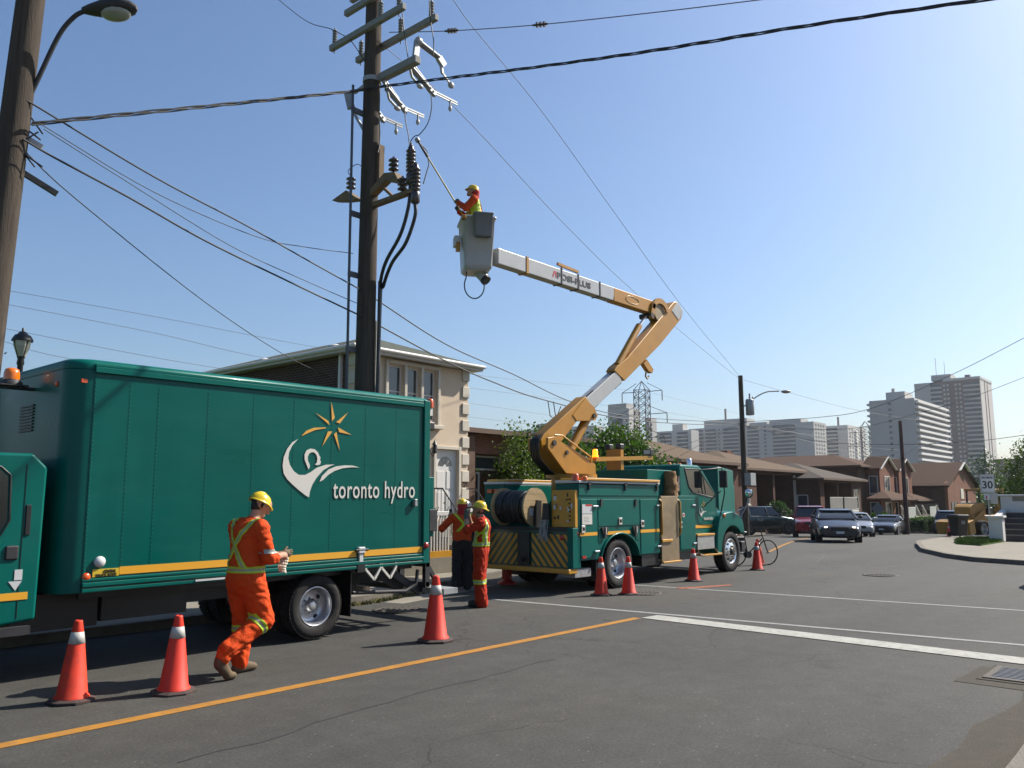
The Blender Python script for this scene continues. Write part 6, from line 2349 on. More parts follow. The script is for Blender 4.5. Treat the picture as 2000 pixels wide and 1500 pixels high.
# lower bracket with black insulators and cable terminals
mb = MB()
mb.prism([(-1.05, 7.60), (-.85, 7.92), (-.55, 7.98), (-.12, 7.75), (-.12, 7.62), (-.6, 7.82), (-.9, 7.70)], -.10, .05, 'x')
mb.prism([(.15, 7.62), (.55, 7.90), (1.0, 7.80), (.6, 7.70)], -.15, .02, 'x')
mb.box(-.06, .06, -1.32, -.15, 7.42, 7.50)
mb.beam((0, -.3, 7.86), (0, -.75, 7.46), .06, .05)
mb.build('terminal_bracket', M['rust'], mp)
MB().box(.04, .16, -.24, -.12, 7.8, 8.7).build('ground_plate', M['rust'], mp)
for (dy, z) in ((.52, 7.93), (-.77, 7.96), (-1.04, 7.50)):
    pin_insulator(mp, (-.05, dy, z), .27, .10, 3)
for i, (dy, z0, z1) in enumerate(((-1.20, 7.60, 8.38), (-1.34, 7.20, 7.92))):
    prof = [(.05, 0), (.085, .03), (.085, .20), (.06, .24)]
    n = 6
    for k in range(n):
        a = .25 + k * .075
        prof += [(.055, a), (.095, a + .02), (.09, a + .045), (.055, a + .07)]
    prof += [(.06, .72), (.045, .76), (.02, .80), (.02, z1 - z0 + .04), (.001, z1 - z0 + .05)]
    MB().lathe(prof, (.0, dy, z0), seg=16).build('cable_terminal', M['porcelain'], mp)
cb = [[(0, -1.20, 7.62), (0, -1.16, 7.2), (0, -.95, 6.7), (0, -.55, 6.25), (.10, -.28, 5.9), (.12, -.24, 5.4), (.12, -.24, .4)],
      [(0, -1.34, 7.22), (0, -1.34, 6.95), (0, -1.1, 6.5), (.02, -.70, 6.2), (.16, -.30, 5.85), (.17, -.20, 5.4), (.17, -.20, .4)]]
for P in cb:
    MB().tube(spline(P, 6), .034, seg=9).build('power_cable', M['cable'], mp)
for P in ([(-.05, .52, 8.2), (-.05, .62, 8.36), (-.05, .35, 8.42), (-.05, .15, 8.3)], [(-.05, -.77, 7.95), (-.05, -.90, 7.75), (-.05, -1.0, 7.55)]):
    MB().tube(spline(P, 6), .008, seg=5).build('bond_wire', M['wire'], mp)
# conduit standing off the pole
mb = MB()
mb.tube([(-.42, .06, 9.85), (-.36, .06, 3.0), (-.34, .06, .2)], .026, seg=10)
mb.build('conduit', M['conduit'], mp)
for z in (4.55, 6.0, 7.2, 9.3):
    MB().box(-.40, -.15, .03, .09, z, z + .10).build('standoff', M['conduit'], mp)
MB().box(.16, .20, -.12, -.02, .4, 5.2).build('riser_guard', M['galv'], mp)

# --- the leaning street-lamp pole
lp = thing('street_lamp_pole', 'wooden pole with a street lamp arm at the left edge', 'lamp pole', (3.30, 12.0, 0))
wood_pole(MB(), 0, 0, 0, 10.2, .215, .165, (.26, -.27)).build('pole', M['wood_pole'], lp)
A = [(.28, -.22, 7.10), (.36, -.34, 7.45), (.50, -.54, 8.05), (.62, -.68, 8.32), (.72, -.78, 8.42)]
MB().tube(spline([Vector(a) for a in A], 6), .032, seg=10).build('lamp_arm', M['darksteel'], lp)
MB().box(.20, .30, -.32, -.18, 6.95, 7.40).build('arm_plate', M['galv'], lp)
hd = MB()
secs = []
for (s, w_, h0, h1) in ((0, .05, -.04, .04), (.12, .10, -.07, .07), (.30, .16, -.10, .10), (.50, .17, -.11, .10), (.66, .12, -.08, .07), (.72, .04, -.04, .03)):
    n = 12
    secs.append([(w_ * math.cos(2 * PI * k / n), -s, (h1 if math.sin(2 * PI * k / n) > 0 else -h0) * math.sin(2 * PI * k / n)) for k in range(n)])
loft(hd, secs)
hdo = hd.build('lamp_head', M['darksteel'], lp, loc=(.70, -.76, 8.42), rot=(-.10, .05, .76))
gl = MB()
gl.ball((0, -.44, -.085), .15, scale=(.95, 1.35, .55))
gl.build('lamp_lens', mat('lamp_lens', (.32, .33, .27), rough=.2, spec=.6), hdo)
mb = MB()
r4 = random.Random(11)
for k in range(7):
    p = Vector((.12, -.12, 6.25 + .1 * k))
    mb.tube([p, p + Vector((r4.uniform(.05, .2), r4.uniform(-.25, -.05), r4.uniform(-.2, .2))), p + Vector((r4.uniform(.2, .4), r4.uniform(-.3, -.1), r4.uniform(-.25, .1)))], .012, seg=5)
mb.build('wire_clamps', M['wire'], lp)
MB().beam((.20, -.18, 6.18), (.72, -.30, 5.92), .06, .07).build('splice_case', M['wire'], lp)
MB().beam((.25, -.25, 6.62), (.48, -.33, 6.50), .05, .06).build('dead_end_clamp', M['galv'], lp)

# --- the pole beyond the lift truck
p2 = thing('utility_pole', 'dark wooden pole with a transformer in front of the bungalows', 'utility pole', (44.2, 20.8, gz(44.2, 20.8)))
zz = gz(44.2, 20.8)
wood_pole(MB(), 0, 0, 0, 8.9 - zz, .17, .13).build('pole', M['wood_pole'], p2)
mb = MB()
mb.lathe([(.20, 0), (.24, .03), (.24, .85), (.20, .92), (.001, .95)], (.32, -.36, 6.6 - zz), seg=18)
mb.build('transformer', M['galv'], p2)
pin_insulator(p2, (.32, -.36, 7.5 - zz), .35, .06, 4)
pin_insulator(p2, (.45, -.48, 7.45 - zz), .22, .05, 3)
MB().tube(spline([(.1, -.1, 7.1 - zz), (.5, -.6, 7.6 - zz), (1.0, -1.1, 7.95 - zz), (1.5, -1.65, 8.0 - zz)], 5), .035, seg=8).build('lamp_arm', M['galv'], p2)
hd2 = MB()
hd2.ball((1.75, -1.95, 7.97 - zz), .17, scale=(2.0, 1.6, .55))
hd2.build('lamp_head', M['galv'], p2)
mb = MB()
for k in range(6):
    mb.tube([(0, 0, 6.15 - zz), (r4.uniform(-.3, .5), r4.uniform(-.5, .2), 6.1 - zz + r4.uniform(-.25, .2))], .02, seg=5)
mb.build('wire_clamps', M['wire'], p2)
MB().box(-.5, .15, -.62, -.25, 2.9, 3.6).build('meter_cabinet', M['galv'], p2)
# --- thin brown pole at the bend
p3 = thing('utility_pole', 'thin brown pole with a small lamp at the bend', 'utility pole', (64, 17.77, gz(64, 17.77)))
zz = gz(64, 17.77)
wood_pole(MB(), 0, 0, 0, 7.5 - zz, .17, .12).build('pole', mat('brown_pole', (.10, .05, .04), rough=.9, var=.3), p3)
MB().tube([(0, 0, 5.0 - zz), (.8, -.8, 5.6 - zz), (2.0, -2.0, 5.9 - zz)], .03, seg=6).build('lamp_arm', M['galv'], p3)
MB().ball((2.3, -2.3, 5.92 - zz), .16, scale=(2.2, 2.0, .5)).build('lamp_head', M['galv'], p3)
# --- garden lantern
ln = thing('lantern_post', 'black post lantern standing behind the cab', 'lantern', (4.45, 13.9, .12))
MB().lathe([(.09, 0), (.07, .3), (.045, .5), (.04, 3.72), (.055, 3.75), (.045, 3.82), (.06, 3.86)], seg=12).build('post', M['black'], ln)
MB().lathe([(.06, 3.86), (.120, 4.02), (.130, 4.10)], seg=8, smooth=False).build('glass', mat('lantern_glass', (.55, .54, .42), rough=.25, spec=.6), ln)
MB().lathe([(.150, 4.10), (.152, 4.125), (.115, 4.19), (.07, 4.215), (.06, 4.24), (.02, 4.26), (.02, 4.30), (.001, 4.32)], seg=10).build('cap', M['black'], ln)
for k in range(4):
    a = k * PI / 2 + .3
    MB().beam((.06 * math.cos(a), .06 * math.sin(a), 3.86), (.134 * math.cos(a), .134 * math.sin(a), 4.11), .012, .012).build('glazing_bar', M['black'], ln)
# ------------------------------------------------------------------ cars
def paint(name, col, metal=.35):
    return mat(name, col, rough=.28, metal=metal, spec=.5, coat=.8, var=.04, vscale=2)


M['lamp_glass'] = mat('headlight_glass', (.60, .62, .64), rough=.12, spec=.8, coat=.5)
M['lamp_on'] = mat('headlight_lit', (1.0, .82, .55), rough=.2, emit=3.0)
M['carplastic'] = mat('car_plastic', (.018, .018, .02), rough=.6)


def car(name, label, cat_, x, y, head, pm, kind='sedan', lit=False, group='cars on the street', dz=0.):
    t = thing(name, label, cat_, (x, y, gz(x, y) + dz), math.radians(head), group)
    S = {'sedan': dict(L=4.85, W=1.84, z=[.62, .80, .92, 1.02, 1.05, 1.03, .98], H=1.45, wr=.33, wx=(1.45, -1.42), roof=(.55, -1.15), gh=(1.30, -1.95), nose=.72),
         'oldsedan': dict(L=5.0, W=1.84, z=[.62, .78, .88, .97, 1.0, 1.0, .97], H=1.40, wr=.32, wx=(1.50, -1.40), roof=(.35, -1.20), gh=(1.05, -1.75), nose=.70),
         'suv': dict(L=4.9, W=1.92, z=[.78, 1.0, 1.10, 1.18, 1.22, 1.22, 1.20], H=1.80, wr=.38, wx=(1.48, -1.42), roof=(.50, -2.10), gh=(1.15, -2.40), nose=.95),
         'pickup': dict(L=5.4, W=1.95, z=[.80, 1.02, 1.10, 1.16, 1.18, 1.18, 1.18], H=1.80, wr=.39, wx=(1.75, -1.70), roof=(.55, -.75), gh=(1.15, -1.05), nose=.95),
         'van': dict(L=5.0, W=1.98, z=[.85, 1.08, 1.15, 1.2, 1.25, 1.25, 1.22], H=1.95, wr=.36, wx=(1.6, -1.5), roof=(.75, -2.3), gh=(1.55, -2.45), nose=1.0)}[kind]
    L, W, H, wr = S['L'], S['W'], S['H'], S['wr']
    gc = wr * .62
    xs_ = [L / 2, L / 2 - .10, L / 2 - .55, S['gh'][0], 0, S['gh'][1], -L / 2 + .06, -L / 2]
    zt = [S['nose'] - .1, S['nose'], S['z'][1] + .04, S['z'][3], S['z'][4], S['z'][5], S['z'][6], S['z'][6] - .12]
    hw = [.78, .90, .97, 1.0, 1.0, .99, .94, .86]
    zb = [gc + .12, gc + .04, gc, gc, gc, gc, gc + .05, gc + .16]
    secs = []
    for xx, top, h_, b in zip(xs_, zt, hw, zb):
        w2 = W / 2 * h_
        mid = b + (top - b) * .55
        secs.append([(xx, -w2 * .88, b), (xx, -w2 * .97, b + .10), (xx, -w2, mid), (xx, -w2 * .96, top - .06), (xx, -w2 * .86, top), (xx, -w2 * .4, top + .025), (xx, w2 * .4, top + .025),
                     (xx, w2 * .86, top), (xx, w2 * .96, top - .06), (xx, w2, mid), (xx, w2 * .97, b + .10), (xx, w2 * .88, b)])
    mb = MB()
    loft(mb, secs)
    body = mb.build('body', pm, t)
    sd = body.modifiers.new('sub', 'SUBSURF')
    sd.levels = sd.render_levels = 2
    sd.subdivision_type = 'CATMULL_CLARK'
    # greenhouse
    g0, g1 = S['gh']
    r0, r1 = S['roof']
    zb_ = S['z'][4] - .03
    wb, wt = W / 2 * .90, W / 2 * .70
    gl_ = MB()
    gl_.hexa([(g1, -wb, zb_), (g0, -wb, zb_), (g0, wb, zb_), (g1, wb, zb_)], [(r1, -wt, H - .05), (r0, -wt, H - .05), (r0, wt, H - .05), (r1, wt, H - .05)])
    gl_.build('windows', M['glass'], t, bevel=.05)
    rf = MB()
    loft(rf, [[(r1 - .12, -wt * .9, H - .06), (r0 + .12, -wt * .9, H - .06), (r0 + .12, wt * .9, H - .06), (r1 - .12, wt * .9, H - .06)],
              [(r1 - .05, -wt - .02, H - .045), (r0 + .05, -wt - .02, H - .045), (r0 + .05, wt + .02, H - .045), (r1 - .05, wt + .02, H - .045)],
              [(r1 + .1, -wt * .85, H), (r0 - .1, -wt * .85, H), (r0 - .1, wt * .85, H), (r1 + .1, wt * .85, H)]])
    rf.build('roof', pm, t, bevel=.03)
    for s in (-1, 1):
        for (a, b) in (((g0 - .02, s * wb, zb_), (r0, s * (wt + .01), H - .05)), ((g1 + .02, s * wb, zb_), (r1, s * (wt + .01), H - .05)), ((.0, s * (wb + .005), zb_), (-.1, s * (wt + .015), H - .05))):
            MB().beam(a, b, .08, .06).build('pillar', pm, t)
        if kind in ('suv', 'van'):
            MB().beam((-1.35, s * (wb + .005), zb_), (-1.40, s * (wt + .015), H - .05), .10, .06).build('pillar', pm, t)
        for wx in S['wx']:
            MB().cyl((wx, s * (W / 2 - .25), wr), (wx, s * (W / 2 + .004), wr), wr * 1.18, seg=24).build('wheel_arch', M['carplastic'], t)
            make_wheel(t, (wx, s * (W / 2 - .095), wr), wr, .22, 'car', s, 'wheel', False)
        hl = MB()
        zc = S['nose'] - .06
        hl.hexa([(L / 2 - .20, s * W * .26 - .02, zc - .07), (L / 2 - .05, s * W * .26 - .02, zc - .07), (L / 2 - .13, s * W * .44 + .02, zc - .06), (L / 2 - .28, s * W * .44 + .02, zc - .06)] if s > 0 else
                [(L / 2 - .28, s * W * .44 - .02, zc - .06), (L / 2 - .13, s * W * .44 - .02, zc - .06), (L / 2 - .05, s * W * .26 + .02, zc - .07), (L / 2 - .20, s * W * .26 + .02, zc - .07)],
                [(L / 2 - .25, s * W * .26 - .02, zc + .06), (L / 2 - .09, s * W * .26 - .02, zc + .06), (L / 2 - .19, s * W * .44 + .02, zc + .09), (L / 2 - .32, s * W * .44 + .02, zc + .09)] if s > 0 else
                [(L / 2 - .32, s * W * .44 - .02, zc + .09), (L / 2 - .19, s * W * .44 - .02, zc + .09), (L / 2 - .09, s * W * .26 + .02, zc + .06), (L / 2 - .25, s * W * .26 + .02, zc + .06)])
        hl.build('headlight', M['lamp_glass'], t, bevel=.02)
        if lit:
            MB().ball((L / 2 - .085, s * W * .30, zc), .06, scale=(.6, 1.4, 1)).build('lit_bulb', M['lamp_on'], t)
        MB().box(-L / 2 - .005, -L / 2 + .12, s * W * .30 - .12, s * W * .30 + .12, S['z'][6] - .30, S['z'][6] - .12).build('tail_light', M['red_lens'], t, bevel=.02)
        m_ = MB()
        m_.ball((g0 - .28, s * (W / 2 + .07), S['z'][4] + .06), .10, scale=(.6, 1.0, .7))
        m_.build('wing_mirror', pm, t)
    MB().box(L / 2 - .12, L / 2 + .012, -W * .20, W * .20, S['nose'] - .17, S['nose'] - .01).build('grille', M['carplastic'], t, bevel=.03)
    MB().box(L / 2 - .10, L / 2 + .01, -W * .36, W * .36, gc + .10, gc + .20).build('lower_grille', M['carplastic'], t, bevel=.03)
    MB().box(L / 2 + .012, L / 2 + .025, -.16, .16, S['nose'] - .30, S['nose'] - .20).build('number_plate', M['plate'], t)
    if kind == 'pickup':
        MB().box(-L / 2 + .15, S['gh'][1] - .25, -W / 2 + .14, W / 2 - .14, S['z'][6] - .02, S['z'][6] + .03).build('bed', M['carplastic'], t)
    return t


P_ = {'navy': paint('car_navy', (.006, .006, .012), .0), 'red': paint('car_red', (.30, .012, .02)), 'dkgreen': paint('car_green', (.010, .028, .026)), 'silver': paint('car_silver', (.40, .41, .42), .6),
      'grey': paint('car_charcoal', (.018, .018, .024), .1), 'blue': paint('car_blue', (.02, .04, .07), .1), 'white': paint('car_white', (.6, .6, .6), .0)}
car('sedan', 'dark sedan driving towards the camera with its headlights on', 'car', 37.9, 13.6, 205, P_['navy'], 'sedan', lit=True)
car('pickup_truck', 'dark red pickup parked at the kerb behind the dark sedan', 'pickup', 48.0, 18.6, 203, P_['red'], 'pickup')
gv = car('suv', 'dark green sport utility car parked in profile on the lawn', 'car', 53.0, 23.9, -32, P_['dkgreen'], 'suv', dz=.12)
for tx, zz_, hh in (('TCB', .86, .16), ('VISION', .66, .15)):
    me = text_mesh('door_lettering', tx, height=hh, depth=.004, bold=.02)
    me.materials.append(M['galv'])
    if tx == 'VISION':
        break
    link_mesh('door_lettering', me, gv, (-.9, -.975, zz_))
car('hatchback', 'silver car mostly hidden behind the dark sedan', 'car', 51.8, 17.4, 205, P_['silver'], 'sedan')
car('sedan', 'charcoal older sedan parked before the low hedge', 'car', 62.5, 18.6, 186, P_['grey'], 'oldsedan')
car('pickup_truck', 'blue pickup parked left of the wheelie bin', 'pickup', 71.5, 16.8, 192, P_['blue'], 'pickup')
car('hatchback', 'black car parked behind the hedge with a glinting tail', 'car', 73.5, 21.6, 10, P_['navy'], 'oldsedan')
car('sedan', 'silver car waiting in the side street just outside the right edge', 'car', 21.0, .75, 90, P_['silver'], 'sedan')

# ------------------------------------------------------------------ third works truck, behind the lift truck cab
g3 = thing('works_truck', 'teal box body of a further works truck showing past the cab', 'truck', (29.4, 15.0, 0), math.radians(20))
MB().box(.6, 6.2, 0, 2.4, .8, 3.1).build('box_body', M['teal'], g3, bevel=.04)
MB().box(.4, 6.3, .1, 2.3, .55, .78).build('chassis', M['black'], g3)
for x in (1.4, 5.2):
    for y, sd in ((.15, -1), (2.25, 1)):
        make_wheel(g3, (x, y, .45), .45, .26, 'dual', sd, 'wheel', False)
for k in range(6):
    MB().prism([(-.02 + .0, .9)] and [(.05 + .36 * k, 1.0), (.23 + .36 * k, 1.0), (.55 + .36 * k, 1.9), (.37 + .36 * k, 1.9)], .592, .598, 'x').build('chevron_stripe', M['yel'], g3)
MB().box(6.2, 7.6, .1, 2.3, .6, 2.5).build('cab', M['teal'], g3, bevel=.15, bseg=3)
MB().box(6.9, 7.62, .2, 2.2, 1.6, 2.3).build('windscreen', M['glass'], g3, bevel=.05)

# ------------------------------------------------------------------ bicycle with a black bag
bc = thing('bicycle', 'bicycle with a black pannier leaning near the lift truck bumper', 'bicycle', (21.6, 10.05, 0), math.radians(-28))
for x in (-.50, .55):
    mb = MB()
    pts = [(x + .33 * math.cos(a), 0, .345 + .33 * math.sin(a)) for a in [k * 2 * PI / 32 for k in range(33)]]
    mb.tube(pts, .017, seg=7, caps=False)
    wl = mb.build('wheel', M['rubber'], bc)
    mb = MB()
    for k in range(14):
        a = k * 2 * PI / 14
        mb.tube([(x, .02 * (-1) ** k, .345), (x + .315 * math.cos(a), 0, .345 + .315 * math.sin(a))], .0022, seg=4)
    mb.cyl((x, -.04, .345), (x, .04, .345), .02, seg=8)
    mb.build('spokes', M['galv'], wl)
mb = MB()
for a, b in (((-.5, 0, .345), (-.12, 0, .30)), ((-.12, 0, .30), (-.22, 0, .85)), ((-.5, 0, .345), (-.20, 0, .76)), ((-.20, 0, .78), (.36, 0, .80)), ((-.12, 0, .30), (.38, 0, .72)), ((.34, 0, .95), (.55, 0, .345))):
    mb.tube([a, b], .016, seg=8)
mb.build('frame', M['carplastic'], bc)
MB().tube([(.34, -.30, 1.0), (.30, -.1, .98), (.34, 0, .96), (.30, .1, .98), (.34, .30, 1.0)], .012, seg=6).build('handlebar', M['black'], bc)
mb = MB()
mb.ball((-.24, 0, .90), .12, scale=(1.1, .6, .3))
mb.build('saddle', M['black'], bc)
MB().box(-.70, -.32, -.18, -.05, .48, .80).build('pannier', M['black'], bc, bevel=.04)
MB().box(-.70, -.32, .05, .18, .48, .80).build('pannier', M['black'], bc, bevel=.04)
MB().cyl((-.12, -.07, .30), (-.12, .07, .30), .09, seg=16).build('chainring', M['darksteel'], bc)
MB().box(-.75, -.55, -.09, .09, .30, .46).build('red_bag', M['red'], bc, bevel=.03)

# ------------------------------------------------------------------ digger by the bend
M['digger'] = mat('digger_yellow', (.44, .22, .022), rough=.55, var=.2, vscale=2, dirt=.5, dirtcol=(.15, .1, .05))
dg = thing('backhoe_digger', 'yellow backhoe digger parked behind the wheelie bin', 'digger', (57.5, 11.6, gz(57.5, 11.6)), math.radians(160))
MB().box(-1.6, 1.9, -.55, .55, .7, 1.3).build('chassis', M['digger'], dg, bevel=.05)
MB().prism([(.4, 1.3), (2.0, 1.3), (2.0, 1.75), (1.7, 1.95), (.4, 2.05)], -.5, .5, 'y').build('engine_hood', M['digger'], dg, bevel=.05)
for x in (-1.0, .4):
    for y in (-.65, .65):
        MB().beam((x, y, 1.3), (x * .9, y, 2.75), .08, .08).build('cab_post', M['black'], dg)
MB().box(-1.1, .5, -.75, .75, 2.75, 2.88).build('cab_roof', M['digger'], dg, bevel=.03)
MB().box(-.7, -.2, -.3, .3, 1.3, 1.75).build('seat', M['black'], dg, bevel=.05)
for x, r_ in ((-.9, .68), (1.5, .5)):
    for y, sd in ((-.85, -1), (.85, 1)):
        make_wheel(dg, (x, y, r_), r_, .4, 'dual', sd, 'wheel', False)
MB().prism([(-1.7, .9), (-1.9, 1.6), (-2.3, 2.9), (-2.05, 3.0), (-1.6, 1.7), (-1.5, .9)], -.16, .16, 'y').build('hoe_boom', M['digger'], dg, bevel=.03)
MB().prism([(-2.3, 2.75), (-2.1, 3.05), (-2.9, 1.5), (-3.05, 1.6)], -.12, .12, 'y').build('dipper_arm', M['digger'], dg, bevel=.02)
MB().prism([(-3.1, 1.6), (-2.75, 1.5), (-2.6, 1.0), (-2.9, .8), (-3.2, 1.0)], -.28, .28, 'y').build('hoe_bucket', M['darksteel'], dg, bevel=.03)
for s in (-1, 1):
    MB().beam((-1.6, s * .8, 1.2), (-2.0, s * 1.25, .15), .16, .16).build('stabiliser', M['digger'], dg)
MB().prism([(2.4, .25), (2.95, .15), (3.1, .9), (2.55, 1.05)], -1.05, 1.05, 'y').build('loader_bucket', M['digger'], dg, bevel=.03)
for s in (-1, 1):
    MB().beam((.9, s * .62, 1.5), (2.6, s * .62, .6), .12, .2).build('loader_arm', M['digger'], dg)
MB().tube(spline([(-2.0, -.2, 2.9), (-2.4, -.25, 3.2), (-2.7, -.2, 2.4), (-2.3, -.2, 2.1)], 5), .04, seg=6).build('hydraulic_hose', M['black'], dg)

# ------------------------------------------------------------------ wheelie bin, sign, corner stoop
bn = thing('wheelie_bin', 'black wheelie bin at the kerb of the far right corner', 'bin', (44.6, 10.05, gz(44.6, 10.05) + .13), math.radians(-40))
mb = MB()
loft(mb, [sec(.50, .55, .06, .05), sec(.60, .72, .92, .05), sec(.66, .80, .93, .05), sec(.66, .80, .97, .05)])
mb.build('bin_body', M['carplastic'], bn)
mb = MB()
loft(mb, [sec(.68, .84, .975, .05), sec(.70, .86, 1.0, .05), sec(.60, .74, 1.06, .05)])
mb.build('lid', M['black'], bn)
for s in (-1, 1):
    MB().cyl((s * .30, .30, .12), (s * .24, .30, .12), .12, seg=14).build('wheel', M['rubber'], bn)
MB().tube([(-.28, .42, .94), (-.28, .50, .97), (.28, .50, .97), (.28, .42, .94)], .018, seg=6).build('handle', M['black'], bn)
for k in range(3):
    MB().box(-.10, .10, -.365, -.35, .62 + k * .06, .65 + k * .06).build('bin_label', M['galv'], bn)

sg = thing('speed_sign', 'white MAXIMUM 30 speed limit sign beside the white stoop', 'sign', (42.9, 8.35, gz(42.9, 8.35) + .12), HEAD - PI / 2)
MB().box(-.03, .03, -.02, .02, 0, 3.05).build('post', M['galv'], sg)
MB().box(-.33, .33, -.035, -.021, 2.05, 2.88).build('sign_plate', M['plate'], sg, bevel=.01)
for tx, z_, w_, h_ in (('MAXIMUM', 2.69, .50, .10), ('30', 2.25, .48, .34)):
    me = text_mesh('sign_lettering', tx, width=w_, height=h_, depth=.003, bold=.02)
    me.materials.append(M['black'])
    link_mesh('sign_lettering', me, sg, (-w_ / 2, -.038, z_))
mb = MB()
for (a, b, c, d) in ((-.31, .31, 2.07, 2.085), (-.31, .31, 2.845, 2.86), (-.31, -.295, 2.085, 2.845), (.295, .31, 2.085, 2.845)):
    mb.box(a, b, -.0375, -.0352, c, d)
mb.build('sign_border', M['black'], sg)
MB().box(-.20, .06, -.033, -.021, 1.72, 2.0).build('permit_plate', M['plate'], sg)
MB().box(-.12, -.06, -.036, -.0332, 1.76, 1.92).build('permit_mark', M['red'], sg)
MB().box(.08, .42, -.033, -.021, 1.55, 2.03).build('lower_plate', M['galv'], sg)

st = thing('white_stoop', 'white pillars and shade-toned steps at the far right corner', 'stoop', (37.9, 7.2, .12))
M['whitewash'] = mat('whitewash', (.70, .69, .66), rough=.85, var=.07, vscale=3, dirt=.25, dirtcol=(.35, .32, .28), bump=.2, bscale=30)
M['step_shade'] = mat('shaded_step', (.055, .05, .055), rough=.8, var=.2, vscale=5)  # shade on the step faces is put into this dark colour
MB().box(0, .46, -.25, .25, 0, .93).build('gate_pier', M['whitewash'], st, bevel=.01)
MB().box(-.07, .53, -.32, .32, .932, 1.02).build('pier_cap', M['whitewash'], st, bevel=.02)
for k in range(5):
    MB().box(.75 + k * .34, .75 + (k + 1) * .34, -4.2, -.05, 0, .22 * (k + 1)).build('step', M['step_shade'], st)
    MB().box(.72 + k * .34, .752 + (k + 1) * .34 - .36 + .36, -4.2, -.05, .22 * (k + 1) + .001, .22 * (k + 1) + .03).build('tread', M['concrete'], st)
MB().prism([(.47, 0), (.47, .92), (.75, .98), (2.4, 1.25), (2.4, 0)], -.02, .20, 'y').build('stair_wall', M['whitewash'], st)
MB().box(2.42, 4.6, -1.55, .30, 0, 1.12).build('landing_block', M['whitewash'], st)
MB().box(2.46, 4.5, -1.45, .20, 1.122, 1.80).build('parapet', M['whitewash'], st)
MB().box(2.36, 4.6, -1.55, .30, 1.802, 1.88).build('parapet_cap', M['whitewash'], st, bevel=.02)
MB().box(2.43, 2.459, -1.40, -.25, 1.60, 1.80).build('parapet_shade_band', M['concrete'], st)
MB().box(2.3, 9.0, -9, -1.56, 0, 1.11).build('landing', M['concrete'], st)
# loose items by the far pole
wb = thing('appliance_boxes', 'two white appliances standing by the far pole', 'appliance', (42.3, 20.9, gz(42.3, 20.9) + .12), .3)
MB().box(-.5, .1, -.3, .3, 0, 1.35).build('appliance', M['plate'], wb, bevel=.02)
MB().box(.15, .7, -.3, .3, 0, 1.2).build('appliance', M['plate'], wb, bevel=.02)
# ------------------------------------------------------------------ trees, shrubs, hedges
def leaf_mat(name, col, var=.45):
    m = mat(name, col, rough=.55, spec=.35, var=var, vscale=1.6)
    nt = m.node_tree
    b = nt.nodes['Principled BSDF']
    out = nt.nodes['Material Output']
    tr = nt.nodes.new('ShaderNodeBsdfTranslucent')
    tr.inputs[0].default_value = (col[0] * 1.5, col[1] * 1.7, col[2] * .7, 1)
    mx = nt.nodes.new('ShaderNodeMixShader')
    mx.inputs[0].default_value = .25
    nt.links.new(b.outputs[0], mx.inputs[1])
    nt.links.new(tr.outputs[0], mx.inputs[2])
    nt.links.new(mx.outputs[0], out.inputs[0])
    return m


M['leaf'] = leaf_mat('leaf_green', (.050, .100, .014))
M['leaf_dark'] = leaf_mat('leaf_dark', (.026, .060, .016))
M['leaf_yellow'] = leaf_mat('leaf_yellow_green', (.075, .115, .014))
M['leaf_far'] = leaf_mat('leaf_far', (.045, .085, .028))
M['bark'] = mat('bark', (.09, .07, .05), rough=.95, var=.3, vscale=6, bump=.6, bscale=20)
M['petal'] = mat('petal_red', (.65, .03, .06), rough=.6)
M['petal_pink'] = mat('petal_pink', (.75, .10, .25), rough=.6)


def leaves(lobes, n, size, seed, gap=.0):
    """leaf faces clumped through the volume of the lobes: (cx,cy,cz,rx,ry,rz)"""
    r = np.random.default_rng(seed)
    vol = np.array([l[3] * l[4] * l[5] for l in lobes])
    clumps = []
    nc = max(12, n // 26)
    for k in range(nc):
        l = lobes[r.choice(len(lobes), p=vol / vol.sum())]
        d = r.normal(size=3)
        d /= np.linalg.norm(d)
        rad = r.uniform(.35, 1.0) ** .5
        rad = max(rad, .55) * r.uniform(.85, 1.08)
        clumps.append((np.array(l[:3]) + d * np.array(l[3:]) * rad, r.uniform(.6, 1.3)))
    V, Fc = [], []
    for i in range(n):
        c, s = clumps[r.integers(nc)]
        sp = size * 2.7 * s
        p = c + r.normal(size=3) * sp * np.array([1, 1, .75])
        a = r.normal(size=3)
        a[2] = abs(a[2]) * .6 - .1
        a /= np.linalg.norm(a)
        b = np.cross(a, r.normal(size=3))
        b /= np.linalg.norm(b)
        L = size * r.uniform(.7, 1.35)
        w = L * .42
        k = len(V)
        tip = p + a * L
        nn = np.cross(a, b)
        V += [tuple(p), tuple(p + a * L * .45 + b * w + nn * w * .25), tuple(tip), tuple(p + a * L * .45 - b * w + nn * w * .25)]
        Fc.append((k, k + 1, k + 2, k + 3))
    mb = MB()
    mb.add(V, Fc, False)
    return mb


def tree(name, label, x, y, z, trunk_h, lobes, n, size, seed, lm='leaf', tr=.12, group='trees', cat_='tree'):
    t = thing(name, label, cat_, (x, y, z), group=group)
    r = random.Random(seed)
    mb = MB()
    mb.tube([(0, 0, 0), (.03, .02, trunk_h * .5), (r.uniform(-.1, .1), r.uniform(-.1, .1), trunk_h)], tr, seg=9, radii=[tr * 1.25, tr, tr * .75])
    for l in lobes:
        p0 = Vector((0, 0, trunk_h * r.uniform(.6, .95)))
        p1 = Vector(l[:3])
        q = p0.lerp(p1, .5) + Vector((r.uniform(-.2, .2), r.uniform(-.2, .2), .15))
        mb.tube([p0, q, p1], tr * .4, seg=6, radii=[tr * .5, tr * .35, tr * .15])
    mb.build('trunk', M['bark'], t)
    leaves(lobes, n, size, seed).build('crown', M[lm], t)
    return t


